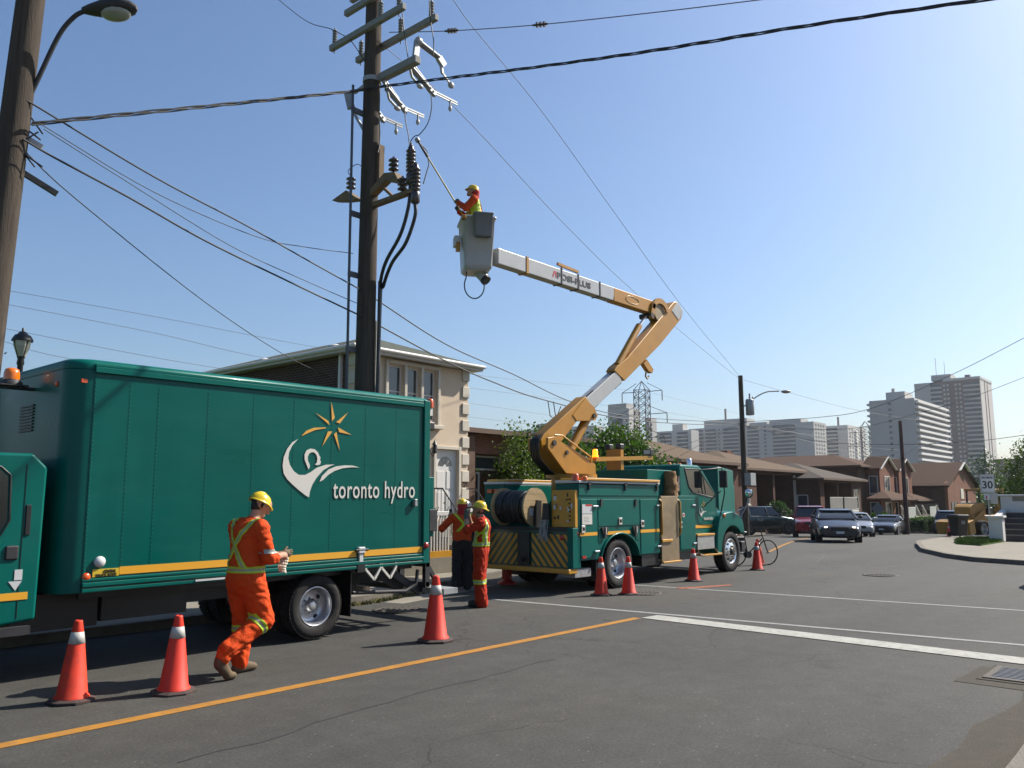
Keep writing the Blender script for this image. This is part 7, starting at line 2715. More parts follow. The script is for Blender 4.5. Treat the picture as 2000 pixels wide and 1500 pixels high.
tree('leafy_tree', 'leafy tree in sunlight left of the boom turret', 23.3, 18.2, .1, 1.8, [(0, 0, 2.7, 1.3, 1.4, 1.1), (-.8, .8, 2.0, 1.2, 1.2, 1.0), (.9, -.5, 2.1, 1.2, 1.2, 1.1), (.2, .2, 3.4, .8, .9, .7)], 32000, .125, 1, group='street trees behind the lift truck')
tree('leafy_tree', 'rounded leafy tree between boom turret and cab', 28.7, 19.3, .1, 1.8, [(0, 0, 2.8, 1.6, 1.5, 1.2), (-1.2, .9, 2.5, 1.1, 1.1, 1.1), (1.3, -.9, 2.3, 1.1, 1.1, 1.0), (.1, .1, 3.9, 1.0, 1.0, .7), (-.5, -.7, 3.3, 1.0, 1.0, .8)], 34000, .13, 2, group='street trees behind the lift truck')
tree('sapling', 'thin-leaved sapling beside the panelled wooden door', 20.3, 17.3, .1, 2.0, [(0, 0, 3.0, .5, .5, .8), (.3, -.2, 2.3, .5, .5, .5), (.1, .2, 3.8, .35, .35, .4)], 1700, .08, 3, 'leaf_yellow', .04, 'street trees behind the lift truck')
tree('leafy_tree', 'yellow-green tree cut by the right edge', 55.2, 8.0, -.4, 2.0, [(0, 0, 3.6, 2.0, 2.0, 1.6), (-.6, 1.0, 2.6, 1.4, 1.4, 1.3), (1.2, -1.2, 3.2, 1.8, 1.8, 1.6), (.2, .2, 5.0, 1.2, 1.2, .9), (-1.2, -.6, 1.6, 1.2, 1.4, 1.0)], 12000, .12, 4, 'leaf_yellow', .16, 'trees at the right edge')
tree('leafy_tree', 'tree top peeking over the cab at the left edge', 5.2, 27.0, .1, 3.0, [(0, 0, 5.5, 1.8, 1.8, 1.4), (-.5, 1.2, 5.0, 1.5, 1.5, 1.3)], 3500, .14, 5, 'leaf_dark', .15, 'trees behind the box truck')
for i, (x, y, h_, w_, lab) in enumerate(((132, 33, 7.5, 5.5, 'broad tree behind the gabled house'), (140, 26, 6.0, 5.5, 'tree crown right of the white-trimmed gable'), (128, 23, 4.6, 4.5, 'low tree above the speed sign'), (150, 22, 8.0, 6.0, 'hazy tree beyond the speed sign'))):
    tree('distant_tree', lab, x, y, -2.3, 3, [(0, 0, h_ * .6, w_ * .7, w_ * .7, h_ * .4), (-2, 1.5, h_ * .5, w_ * .5, w_ * .5, h_ * .35), (2, -1.5, h_ * .55, w_ * .5, w_ * .5, h_ * .35)], 3500, .42, 20 + i, 'leaf_far', .25, 'distant trees by the bend')
fr = thing('fir_tree', 'dark pointed fir in front of the tallest tower', 'tree', (185, 36, -2.3), group='distant trees by the bend')
MB().tube([(0, 0, 0), (0, 0, 15)], .3, seg=7, radii=[.4, .05]).build('trunk', M['bark'], fr)
leaves([(0, 0, 3.5 + k * 1.6, 3.6 - k * .48, 3.6 - k * .48, 1.0) for k in range(7)], 4500, .42, 31).build('crown', M['leaf_dark'], fr)


def hedge(name, label, x, y, w, d, h_, n, size, seed, lm='leaf_dark', rz=0., cat_='hedge', round_=False, group='hedges and shrubs of the front gardens'):
    t = thing(name, label, cat_, (x, y, gz(x, y) + .1), rz, group)
    r = np.random.default_rng(seed)
    core = MB()
    if round_:
        core.ball((0, 0, h_ * .5), .45, seg=10, rings=7, scale=(w, d, h_))
    else:
        core.box(-w / 2 * .9, w / 2 * .9, -d / 2 * .85, d / 2 * .85, 0, h_ * .92)
    core.build('branches', M['leaf_dark'], t)
    V, Fc = [], []
    for i in range(n):
        if round_:
            dv = r.normal(size=3)
            dv /= np.linalg.norm(dv)
            p = np.array([0, 0, h_ * .5]) + dv * np.array([w / 2, d / 2, h_ / 2]) * r.uniform(.86, 1.06)
        else:
            f = r.integers(3)
            u, v = r.uniform(-1, 1), r.uniform(-1, 1)
            j = r.uniform(.90, 1.06)
            p = np.array([u * w / 2, v * d / 2, h_ * j]) if f == 0 else (np.array([u * w / 2, np.sign(v) * d / 2 * j, r.uniform(0, h_)]) if f == 1 else np.array([np.sign(u) * w / 2 * j, v * d / 2, r.uniform(0, h_)]))
        a = r.normal(size=3)
        a /= np.linalg.norm(a)
        b = np.cross(a, r.normal(size=3))
        b /= np.linalg.norm(b)
        L = size * r.uniform(.7, 1.3)
        k = len(V)
        V += [tuple(p), tuple(p + a * L * .5 + b * L * .4), tuple(p + a * L), tuple(p + a * L * .5 - b * L * .4)]
        Fc.append((k, k + 1, k + 2, k + 3))
    MB().add(V, Fc, False).build('foliage', M[lm], t)
    return t


hedge('clipped_shrub', 'tall dark clipped shrub before the second bungalow porch', 60.6, 26.0, 2.2, 1.8, 2.3, 3500, .16, 41, round_=True, cat_='shrub')
hedge('clipped_shrub', 'smaller dark shrub right of the tall clipped shrub', 63.4, 26.0, 1.5, 1.4, 1.7, 2500, .15, 42, round_=True, cat_='shrub')
hedge('leafy_shrub', 'bright green shrub before the white balcony', 66.0, 24.6, 2.4, 1.8, 1.5, 3000, .2, 43, 'leaf_yellow', round_=True, cat_='shrub')
hedge('leafy_shrub', 'green shrub below the diamond sign', 73.5, 22.5, 2.0, 1.8, 1.6, 3000, .2, 44, 'leaf', round_=True, cat_='shrub')
hedge('low_hedge', 'low dark hedge behind the charcoal sedan', 70.5, 20.6, 5.5, 1.0, 1.0, 5000, .12, 45, 'leaf_dark', -.6)
hedge('low_hedge', 'sunlit green hedge between charcoal sedan and blue pickup', 75.0, 18.6, 3.0, 1.6, 1.15, 4500, .12, 46, 'leaf', -.5)
dm = thing('diamond_sign', 'grey back of a diamond road sign before the balconies', 'sign', (69.5, 21.4, gz(69.5, 21.4)), HEAD - PI / 2)
MB().box(-.03, .03, 0, .04, 0, 2.4).build('post', M['galv'], dm)
MB().prism([(0, 1.4), (.55, 1.95), (0, 2.5), (-.55, 1.95)], -.03, -.002, 'y').build('sign_plate', mat('sign_back', (.13, .13, .14), rough=.6), dm)
# flowers behind the picket fence
fl = thing('flower_bed', 'red and pink flowers over the white picket fence', 'flowers', (11.8, 14.2, .12))
leaves([(k * .35 - 1.2, .1, 1.0 + .1 * math.sin(k * 2.1), .35, .25, .45) for k in range(8)], 2200, .07, 51).build('foliage', M['leaf'], fl)
rr = random.Random(9)
for k in range(46):
    x, z = rr.uniform(-1.6, 1.7), rr.uniform(.55, 1.62)
    y = -.12 + rr.uniform(-.15, .2)
    mb = MB()
    for j in range(5):
        a = j * 2 * PI / 5
        mb.ball((x + .028 * math.cos(a), y - .02, z + .028 * math.sin(a)), .026, seg=5, rings=4)
    mb.build('blossom', M['petal' if rr.random() < .55 else 'petal_pink'], fl)
# ------------------------------------------------------------------ people: one continuous skin per body, grown from a field
def surface_nets(f, org, h):
    nx, ny, nz = f.shape
    s = f < 0
    c = np.zeros((nx - 1, ny - 1, nz - 1), np.int8)
    for i in (0, 1):
        for j in (0, 1):
            for k in (0, 1):
                c += s[i:nx - 1 + i, j:ny - 1 + j, k:nz - 1 + k]
    act = (c > 0) & (c < 8)
    idx = -np.ones(act.shape, np.int64)
    I = np.argwhere(act)
    idx[act] = np.arange(len(I))
    acc = np.zeros((len(I), 3))
    cnt = np.zeros(len(I))
    corners = [(i, j, k) for i in (0, 1) for j in (0, 1) for k in (0, 1)]
    for a in corners:
        for ax in range(3):
            if a[ax]:
                continue
            b = list(a)
            b[ax] = 1
            fa = f[I[:, 0] + a[0], I[:, 1] + a[1], I[:, 2] + a[2]]
            fb = f[I[:, 0] + b[0], I[:, 1] + b[1], I[:, 2] + b[2]]
            m = (fa < 0) != (fb < 0)
            t = fa[m] / (fa[m] - fb[m])
            p = np.tile(np.array(a, float), (m.sum(), 1))
            p[:, ax] = t
            acc[m] += p
            cnt[m] += 1
    V = (I + acc / cnt[:, None]) * h + org
    F = []
    for ax in range(3):
        u, v = [(1, 2), (2, 0), (0, 1)][ax]
        sl0 = [slice(None)] * 3
        sl1 = [slice(None)] * 3
        sl0[ax] = slice(0, -1)
        sl1[ax] = slice(1, None)
        d = s[tuple(sl0)] != s[tuple(sl1)]
        E_ = np.argwhere(d)
        E_ = E_[(E_[:, u] > 0) & (E_[:, v] > 0) & (E_[:, u] < f.shape[u] - 1) & (E_[:, v] < f.shape[v] - 1)]
        q = []
        for du, dv in ((-1, -1), (0, -1), (0, 0), (-1, 0)):
            g = E_.copy()
            g[:, u] += du
            g[:, v] += dv
            q.append(idx[g[:, 0], g[:, 1], g[:, 2]])
        Q = np.stack(q, 1)
        inside = s[E_[:, 0], E_[:, 1], E_[:, 2]]
        Q[~inside] = Q[~inside][:, ::-1]
        F.append(Q)
    return V, np.concatenate(F)


def body_field(prims, h, wr=.006, cloth=()):
    """prims: ('c', a, b, ra, rb, mat, k, (sx,sy)) tapered capsules or ('e', centre, radii, mat, k)"""
    lo = np.array([1e9] * 3)
    hi = -lo
    for p in prims:
        if p[0] == 'c':
            r = max(p[3], p[4]) * 1.25
            for q in (p[1], p[2]):
                lo = np.minimum(lo, np.array(q) - r)
                hi = np.maximum(hi, np.array(q) + r)
        else:
            lo = np.minimum(lo, np.array(p[1]) - np.array(p[2]))
            hi = np.maximum(hi, np.array(p[1]) + np.array(p[2]))
    lo -= 3 * h
    hi += 3 * h
    n = np.ceil((hi - lo) / h).astype(int) + 1
    f = np.full(n, .2, np.float32)
    best = np.full(n, 9., np.float32)
    mid = np.zeros(n, np.int16)
    for p in prims:
        k = p[6] if p[0] == 'c' else p[4]
        pad = .05 + k
        if p[0] == 'c':
            a, b = np.array(p[1], float), np.array(p[2], float)
            r = max(p[3], p[4]) * 1.25 + pad
            l, u = np.minimum(a, b) - r, np.maximum(a, b) + r
        else:
            a = np.array(p[1], float)
            l, u = a - np.array(p[2]) - pad, a + np.array(p[2]) + pad
        i0 = np.clip(np.floor((l - lo) / h).astype(int), 0, n - 1)
        i1 = np.clip(np.ceil((u - lo) / h).astype(int) + 1, 1, n)
        gx = lo[0] + np.arange(i0[0], i1[0]) * h
        gy = lo[1] + np.arange(i0[1], i1[1]) * h
        gz_ = lo[2] + np.arange(i0[2], i1[2]) * h
        X, Y, Z = np.meshgrid(gx, gy, gz_, indexing='ij')
        if p[0] == 'c':
            sx, sy = p[7] if len(p) > 7 else (1, 1)
            ab = b - a
            t = np.clip(((X - a[0]) * ab[0] + (Y - a[1]) * ab[1] + (Z - a[2]) * ab[2]) / max(1e-9, ab @ ab), 0, 1)
            dx, dy, dz = (X - a[0] - t * ab[0]) / sx, (Y - a[1] - t * ab[1]) / sy, Z - a[2] - t * ab[2]
            d = (np.sqrt(dx * dx + dy * dy + dz * dz) - (p[3] + t * (p[4] - p[3]))) * min(sx, sy, 1)
            m = p[5]
        else:
            r = np.array(p[2])
            q = np.sqrt(((X - a[0]) / r[0]) ** 2 + ((Y - a[1]) / r[1]) ** 2 + ((Z - a[2]) / r[2]) ** 2)
            d = (q - 1) * r.min()
            m = p[3]
        sl = tuple(slice(i0[j], i1[j]) for j in range(3))
        F_ = f[sl]
        hh = np.clip(.5 + .5 * (F_ - d) / k, 0, 1)
        f[sl] = F_ * (1 - hh) + d * hh - k * hh * (1 - hh)
        bb = best[sl]
        w = d < bb
        bb[w] = d[w]
        mm = mid[sl]
        mm[w] = m
        best[sl] = bb
        mid[sl] = mm
    if wr:
        X, Y, Z = np.meshgrid(*[(lo[j] + np.arange(n[j]) * h).astype(np.float32) for j in range(3)], indexing='ij')
        w = np.sin(31 * Z + 9 * np.sin(7 * X + 5 * Y) + 14 * Y) * np.sin(17 * X - 13 * Z + 6 * np.sin(11 * Z)) + .6 * np.sin(57 * Z + 21 * X + 8 * np.sin(13 * Y)) * np.sin(23 * Y + 19 * Z)
        f += np.where(np.isin(mid, cloth), wr * w, 0).astype(np.float32)
    return f, mid, lo


def person(label, loc, heading, prims, mats, cloth, h=.011, wr=.006, bands=None, group='hydro crew at work'):
    """the body: one mesh with a material per region; reflective bands are its child"""
    f, mid, lo = body_field(prims, h, wr, cloth)
    V, Q = surface_nets(f, lo, h)
    # light smoothing
    for it in range(2):
        acc = np.zeros_like(V)
        cn = np.zeros(len(V))
        for a, b in ((0, 1), (1, 2), (2, 3), (3, 0)):
            np.add.at(acc, Q[:, a], V[Q[:, b]])
            np.add.at(acc, Q[:, b], V[Q[:, a]])
            np.add.at(cn, Q[:, a], 1)
            np.add.at(cn, Q[:, b], 1)
        V = V * .6 + (acc / cn[:, None]) * .4
    C_ = V[Q].mean(1)
    ii = np.clip(np.round((C_ - lo) / h).astype(int), 0, np.array(f.shape) - 1)
    fm = mid[ii[:, 0], ii[:, 1], ii[:, 2]]
    me = bpy.data.meshes.new('person')
    me.from_pydata(V.tolist(), [], Q.tolist())
    for m in mats:
        me.materials.append(m)
    me.polygons.foreach_set('material_index', fm.astype(np.int32))
    me.polygons.foreach_set('use_smooth', np.ones(len(Q), bool))
    me.update()
    o = link_mesh('person', me, None, loc, (0, 0, heading))
    tag(o, label, 'person', group)
    if bands:
        N = np.cross(V[Q[:, 2]] - V[Q[:, 0]], V[Q[:, 3]] - V[Q[:, 1]])
        N /= np.maximum(1e-9, np.linalg.norm(N, axis=1))[:, None]
        vn = np.zeros_like(V)
        for k in range(4):
            np.add.at(vn, Q[:, k], N)
        vn /= np.maximum(1e-9, np.linalg.norm(vn, axis=1))[:, None]
        # try finer faces near the bands
        key = bands(C_, fm, N, True)
        sel = np.where(key > 0)[0]
        P, PN, G = V[Q[sel]], vn[Q[sel]], 3
        vs, ms = [], []
        for a in range(G):
            for b in range(G):
                pc, nc = [], []
                for (u, v) in ((a / G, b / G), ((a + 1) / G, b / G), ((a + 1) / G, (b + 1) / G), (a / G, (b + 1) / G)):
                    w = np.array([(1 - u) * (1 - v), u * (1 - v), u * v, (1 - u) * v])
                    pc.append(np.einsum('k,nkc->nc', w, P))
                    nc.append(np.einsum('k,nkc->nc', w, PN))
                pc, nc = np.stack(pc, 1), np.stack(nc, 1)
                kk = bands(pc.mean(1), fm[sel], N[sel], False)
                ok = kk > 0
                vs.append((pc[ok] + nc[ok] * .006).reshape(-1, 3))
                ms += (kk[ok] - 1).tolist()
        vs = np.concatenate(vs)
        fs = np.arange(len(vs)).reshape(-1, 4).tolist()
        vs = vs.tolist()
        if fs:
            mb = MB()
            mb.add(vs, fs, True)
            mb.m = [int(k) for k in ms]
            mb.build('reflective_bands', [M['lime'], M['silverband'], M['blackband']], o)
    return o


M['lime'] = mat('lime_band', (.50, .66, .02), rough=.6, emit=0)
M['silverband'] = mat('silver_band', (.36, .36, .31), rough=.45, metal=.2)
M['blackband'] = mat('harness_web', (.03, .03, .035), rough=.8)
M['orange_cloth'] = mat('orange_coverall', (.72, .075, .010), rough=.85, spec=.2, var=.12, vscale=5, bump=.5, bscale=45)
M['orange_dark'] = mat('orange_jacket', (.62, .070, .012), rough=.85, spec=.2, var=.12, vscale=5, bump=.5, bscale=45)
M['red_cloth'] = mat('red_coverall', (.50, .035, .010), rough=.85, spec=.2, var=.14, vscale=5, bump=.5, bscale=45)
M['skin'] = mat('skin', (.50, .27, .18), rough=.55, spec=.4, var=.08, vscale=9)
M['hair'] = mat('dark_hair', (.018, .012, .009), rough=.7, bump=.6, bscale=90)
M['boot'] = mat('work_boot', (.13, .085, .045), rough=.8, var=.25, vscale=9)
M['boot_dark'] = mat('dark_boot', (.020, .017, .015), rough=.8, var=.25, vscale=9)
M['trouser'] = mat('black_trousers', (.012, .012, .014), rough=.9, bump=.4, bscale=40)
M['glove'] = mat('grey_glove', (.11, .115, .10), rough=.9, var=.25, vscale=14)
M['scarf'] = mat('red_neck_flap', (.45, .012, .015), rough=.85, bump=.3, bscale=40)
M['hat_yellow'] = mat('helmet_yellow', (.80, .56, .012), rough=.28, spec=.5, coat=.3, var=.06, vscale=6)
M['hat_white'] = mat('helmet_white', (.78, .78, .76), rough=.28, spec=.5, coat=.3)
M['eye'] = mat('dark_glasses', (.01, .01, .012), rough=.12)


def helmet(parent, c, pitch, yaw, m, s=.80):
    """hard hat: dome, ridge, brim with a peak to +X"""
    mb = MB()
    n = 24
    rings = []
    for (r, z) in ((.150, .0), (.152, .012), (.140, .016), (.1375, .03), (.128, .07), (.108, .105), (.075, .130), (.035, .142), (.001, .145)):
        ring = []
        for k in range(n):
            a = 2 * PI * k / n
            peak = .050 * max(0, math.cos(a)) ** 3 if r > .141 else 0
            ring.append(((r * 1.10 + peak) * math.cos(a), r * .92 * math.sin(a), z - (.03 * max(0, math.cos(a)) ** 3 if r > .141 else 0)))
        rings.append(ring)
    loft(mb, rings, False, False)
    ring0 = [(p[0] * .9, p[1] * .9, p[2] + .004) for p in rings[0]]
    loft(mb, [ring0, rings[0]], False, False)
    mb.tube([(.135 * math.cos(a) * 1.02, 0, .004 + .145 * math.sin(a)) for a in [PI * .12 + k * PI * .76 / 10 for k in range(11)]], .012, seg=6)
    Mx = Matrix.Rotation(yaw, 4, 'Z') @ Matrix.Rotation(pitch, 4, 'Y') @ Matrix.Scale(s, 4)
    mb.xf(Mx)
    o = mb.build('hard_hat', m, parent, loc=c)
    return o


def V3(*a):
    return np.array(a, float)


def head_prims(c, fwd, up, skin=1, hair=2, glass=None, s=1.0):
    """skull, jaw, nose, ears, hair; c = head centre"""
    c = V3(*c)
    fw = V3(*fwd) / np.linalg.norm(fwd)
    upv = V3(*up) - fw * (V3(*up) @ fw)
    upv /= np.linalg.norm(upv)
    lf = np.cross(upv, fw)
    P = [('c', c - fw * .03 + upv * .03, c + fw * .02 + upv * .03, .088, .085, skin, .02),
         ('c', c + fw * .03 + upv * .0, c + fw * .055 - upv * .075, .062, .040, skin, .02),
         ('c', c + fw * .095 + upv * .015, c + fw * .115 - upv * .015, .010, .015, skin, .012),
         ('c', c + fw * .085 - upv * .055, c + fw * .088 - upv * .052, .012, .012, skin, .01)]
    for s_ in (-1, 1):
        P.append(('c', c + lf * s_ * .085 + upv * .015 - fw * .01, c + lf * s_ * .085 - upv * .025, .018, .012, skin, .008))
        P.append(('c', c + fw * .085 + lf * s_ * .034 + upv * .022, c + fw * .082 + lf * s_ * .040 + upv * .022, .013, .013, glass if glass else skin, .006))
    P.append(('c', c - fw * .05 + upv * .03, c - fw * .045 - upv * .035, .078, .058, hair, .015))
    for s_ in (-1, 1):
        P.append(('c', c + lf * s_ * .055 + upv * .05, c + lf * s_ * .068 - fw * .02 - upv * .005, .036, .024, hair, .012))
    return P


def hand_prims(w, d, palm_n, m, curl=.6, s=1.0):
    """palm and five fingers from the wrist w along d; palm_n = palm normal (fingers curl towards it)"""
    w, d, nrm = V3(*w), V3(*d), V3(*palm_n)
    d /= np.linalg.norm(d)
    nrm = nrm - d * (nrm @ d)
    nrm /= np.linalg.norm(nrm)
    sd = np.cross(nrm, d)
    P = [('c', w, w + d * .07 * s, .030 * s, .034 * s, m, .012), ('c', w + d * .05 * s + sd * .022 * s, w + d * .085 * s + sd * .026 * s, .02 * s, .017 * s, m, .01), ('c', w + d * .05 * s - sd * .022 * s, w + d * .08 * s - sd * .026 * s, .02 * s, .017 * s, m, .01)]
    for k, (o, ln) in enumerate(((-.030, .062), (-.010, .075), (.011, .070), (.031, .055))):
        b = w + d * .085 * s + sd * o * s
        e1 = b + (d * math.cos(curl * .6) + nrm * math.sin(curl * .6)) * ln * .5 * s
        e2 = e1 + (d * math.cos(curl * 1.7) + nrm * math.sin(curl * 1.7)) * ln * .5 * s
        P += [('c', b, e1, .0100 * s, .0095 * s, m, .004), ('c', e1, e2, .0095 * s, .008 * s, m, .004)]
    b = w + d * .03 * s - sd * .03 * s
    e1 = b + (d * .7 - sd * .6 + nrm * .3) * .045 * s
    e2 = e1 + (d * .9 + nrm * .5) * .035 * s
    P += [('c', b, e1, .013 * s, .011 * s, m, .006), ('c', e1, e2, .011 * s, .009 * s, m, .004)]
    return P


def limb(a, m_, b, r0, r1, r2, mat_, k=.02):
    return [('c', a, m_, r0, r1, mat_, k), ('c', m_, b, r1, r2, mat_, k)]


def boot(ank, toe, m, lift=0):
    a, t = V3(*ank), V3(*toe)
    d = t - a
    d[2] = 0
    d /= np.linalg.norm(d)
    heel = a - d * .05
    return [('c', a + V3(0, 0, .05), a - V3(0, 0, .01), .058, .058, m, .02), ('c', heel + (t - a) * 0 - V3(0, 0, .035 if lift == 0 else .02), t, .045, .040, m, .02), ('c', a, t + V3(0, 0, .015), .05, .038, m, .02)]


# --- the worker walking past the box truck (x ahead, y to his left)
R_sh, L_sh = (.02, -.205, 1.50), (.02, .205, 1.50)
pr = [('c', (0, 0, .98), (.01, 0, 1.12), .190, .185, 0, .03, (.86, 1.05)), ('c', (.01, 0, 1.12), (.02, 0, 1.40), .185, .195, 0, .04, (.82, 1.08)),
      ('c', R_sh, L_sh, .092, .092, 0, .04), ('c', (.04, 0, 1.50), (.06, 0, 1.56), .10, .065, 0, .03), ('c', (.06, 0, 1.54), (.105, 0, 1.66), .058, .056, 1, .02)]
pr += limb((.01, -.105, .96), (.15, -.13, .55), (-.24, -.12, .31), .140, .110, .090, 0, .03)
pr += limb((.01, .105, .96), (.10, .12, .53), (.06, .12, .16), .140, .110, .092, 0, .03)
pr += [('c', (-.26, -.115, .30), (-.29, -.115, .24), .084, .078, 0, .02), ('c', (.06, .11, .16), (.06, .11, .11), .086, .080, 0, .02)]
# rear foot rolls over its toes
pr += [('c', (-.30, -.115, .235), (-.33, -.115, .20), .052, .055, 3, .02), ('c', (-.345, -.115, .165), (-.235, -.115, .055), .044, .042, 3, .02), ('c', (-.32, -.115, .2), (-.24, -.115, .08), .048, .042, 3, .02), ('c', (-.235, -.115, .05), (-.17, -.115, .04), .042, .036, 3, .02)]
pr += [('c', (.055, .11, .13), (.05, .11, .06), .055, .055, 3, .02), ('c', (.01, .11, .045), (.23, .105, .042), .045, .040, 3, .02), ('c', (.05, .11, .09), (.20, .105, .055), .05, .038, 3, .02)]
# arms: sleeves rolled below the elbow
pr += limb((.02, -.225, 1.48), (.075, -.285, 1.20), (.17, -.25, 1.185), .078, .070, .062, 0, .02)
pr += limb((.02, .225, 1.48), (.10, .27, 1.20), (.20, .20, 1.185), .078, .070, .062, 0, .02)
pr += [('c', (.12, -.27, 1.195), (.34, -.15, 1.20), .048, .033, 1, .012), ('c', (.15, .24, 1.19), (.35, .06, 1.19), .048, .033, 1, .012)]
pr += hand_prims((.34, -.15, 1.20), (.9, .45, .0), (0, .6, -.5), 1, .9)
pr += hand_prims((.35, .06, 1.19), (.95, -.25, .05), (0, -.6, -.3), 1, .9)
pr += head_prims((.16, -.005, 1.725), (.80, -.14, -.56), (.5, 0, 1), 1, 2, 4)


def bands1(C_, fm, N, loose):
    e = .02 if loose else 0
    out = np.zeros(len(C_), int)
    x, y, z = C_[:, 0], C_[:, 1], C_[:, 2]
    cl = fm == 0
    torso = cl & (np.abs(y) < .23) & (x < .22)
    w = torso & (np.abs(z - 1.075) < .034 + e) & (x < .19)
    out[w] = 1
    out[w & (np.abs(z - 1.075) < .012)] = 2
    # straps crossing on the back, over the shoulders in front
    for s_ in (-1, 1):
        yc = s_ * (.155 - (1.56 - z) / (1.56 - 1.10) * .29)
        m = torso & (N[:, 0] < -.02) & (z > 1.10) & (z < 1.60) & (np.abs(y - yc) < .034 + e)
        out[m] = 1
        out[m & (np.abs(y - yc) < .011)] = 2
        m = torso & (N[:, 0] >= -.02) & (z > 1.08) & (np.abs(y - s_ * .13) < .032 + e)
        out[m] = 1
        out[m & (np.abs(y - s_ * .13) < .011)] = 2
    # knees
    for (cx, cy, cz, d) in ((.085, -.12, .495, V3(-.75, 0, -.62)), (.10, .11, .46, V3(0, 0, -1))):
        q = (C_ - V3(cx, cy, cz)) @ d
        near = np.linalg.norm(C_ - V3(cx, cy, cz), axis=1) < .17
        m = cl & near & (np.abs(q) < .034 + e) & ((y < 0) == (cy < 0))
        out[m] = 1
        out[m & (np.abs(q) < .012)] = 2
    m = cl & (y < -.2) & (np.abs(z - 1.262) < .022 + e) & (x > .0) & (N[:, 1] < .2)
    out[m] = 2
    return out


W1 = person('worker in orange coveralls and yellow hard hat walking beside the box truck', (4.81, 7.885, 0), math.radians(4), pr,
            [M['orange_cloth'], M['skin'], M['hair'], M['boot'], M['eye']], (0,), .0085, .0070, bands1)
helmet(W1, (.140, -.005, 1.758), .40, -.10, M['hat_yellow'])
gv_ = thing('work_gloves', 'pair of work gloves and a rag held by the walking worker', 'gloves', (4.81, 7.885, 0), math.radians(4))
def sdf_obj(name, prims, m, parent, h=.006):
    f, mid, lo = body_field(prims, h, 0, ())
    V, Q = surface_nets(f, lo, h)
    mb = MB()
    mb.add(V.tolist(), Q.tolist(), True)
    return mb.build(name, m, parent)


g1 = hand_prims((.41, -.06, 1.21), (1, .05, .02), (0, 1, .2), 0, .2, 1.05)
sdf_obj('glove', g1, M['boot'], gv_)
g2 = hand_prims((.42, .0, 1.18), (1, .1, -.25), (0, 1, .2), 0, .3, 1.05)
sdf_obj('glove', g2, M['boot_dark'], gv_)
mb = MB()
for i in range(6):
    for j in range(6):
        def q_(a, b):
            return (.40 + .10 * a / 6 + .01 * math.sin(b * 1.3), -.045 + .05 * math.sin(a * .9 + b * .4) * .4, 1.17 - .15 * b / 6 - .03 * (a / 6) * (b / 6))
        mb.add([q_(i, j), q_(i + 1, j), q_(i + 1, j + 1), q_(i, j + 1)], [(0, 1, 2, 3)], True)
o = mb.build('rag', M['trimstone'] if 'trimstone' in M else M['plate'], gv_)
sm_ = o.modifiers.new('solid', 'SOLIDIFY')
sm_.thickness = .004

# --- the worker behind the lift truck, gloved hand raised, helmet back to front
pr = [('c', (0, 0, .95), (-.01, 0, 1.10), .165, .155, 0, .03, (.85, 1.0)), ('c', (-.01, 0, 1.10), (-.03, 0, 1.32), .155, .170, 0, .04, (.80, 1.0)),
      ('c', (-.03, -.17, 1.40), (-.02, .17, 1.41), .082, .082, 0, .04), ('c', (-.03, 0, 1.41), (-.02, 0, 1.46), .08, .06, 0, .03), ('c', (-.02, 0, 1.44), (.02, 0, 1.54), .055, .054, 1, .02)]
pr += limb((.0, -.09, .92), (.03, -.11, .50), (.01, -.12, .12), .118, .098, .105, 0, .03)
pr += limb((.0, .09, .92), (.02, .10, .50), (-.03, .10, .12), .118, .098, .105, 0, .03)
pr += [('c', (.01, -.12, .13), (.0, -.12, .07), .10, .095, 0, .02), ('c', (-.03, .10, .13), (-.04, .10, .06), .10, .098, 0, .02)]
for (x, y) in ((.0, -.12), (-.04, .10)):
    pr += [('c', (x - .02, y, .045), (x + .20, y, .042), .045, .042, 3, .02), ('c', (x, y, .09), (x + .17, y, .055), .05, .04, 3, .02)]
pr += limb((-.02, .19, 1.39), (.20, .24, 1.28), (.19, .235, 1.31), .076, .068, .066, 0, .02)
pr += limb((-.02, -.19, 1.39), (.20, -.20, 1.32), (.21, -.19, 1.34), .076, .068, .066, 0, .02)
pr += [('c', (.20, .235, 1.29), (.235, .14, 1.50), .048, .038, 1, .012), ('c', (.21, -.19, 1.33), (.24, -.06, 1.54), .048, .038, 1, .012), ('c', (.23, .15, 1.47), (.235, .14, 1.53), .047, .045, 4, .01)]
pr += hand_prims((.235, .14, 1.53), (-.05, -.25, 1), (-1, 0, 0), 4, .8, 1.2)
pr += hand_prims((.24, -.06, 1.54), (-.05, .2, 1), (-1, 0, 0), 4, .8, 1.2)
pr += head_prims((.045, 0, 1.625), (.95, 0, .30), (-.2, 0, 1), 1, 2)


def bands2(C_, fm, N, loose):
    e = .02 if loose else 0
    out = np.zeros(len(C_), int)
    x, y, z = C_[:, 0], C_[:, 1], C_[:, 2]
    cl = fm == 0
    torso = cl & (np.abs(y) < .22) & (np.abs(x) < .22)
    for zc, ok in ((1.045, torso), (.42, cl & (z < .6))):
        m = ok & (np.abs(z - zc) < .036 + e)
        out[m] = 1
        out[m & (np.abs(z - zc) < .013)] = 2
    for s_ in (-1, 1):
        m = torso & (z > 1.05) & (z < 1.46) & (np.abs(y - s_ * .125) < .034 + e)
        out[m] = 1
        out[m & (np.abs(y - s_ * .125) < .012)] = 2
    return out


W2 = person('worker in dark orange coveralls holding a gloved hand to his face', (10.42, 9.74, 0), math.radians(124), pr, [M['red_cloth'], M['skin'], M['hair'], M['boot_dark'], M['glove']], (0,), .010, .0065, bands2)
helmet(W2, (.025, 0, 1.655), .22, PI, M['hat_yellow'])

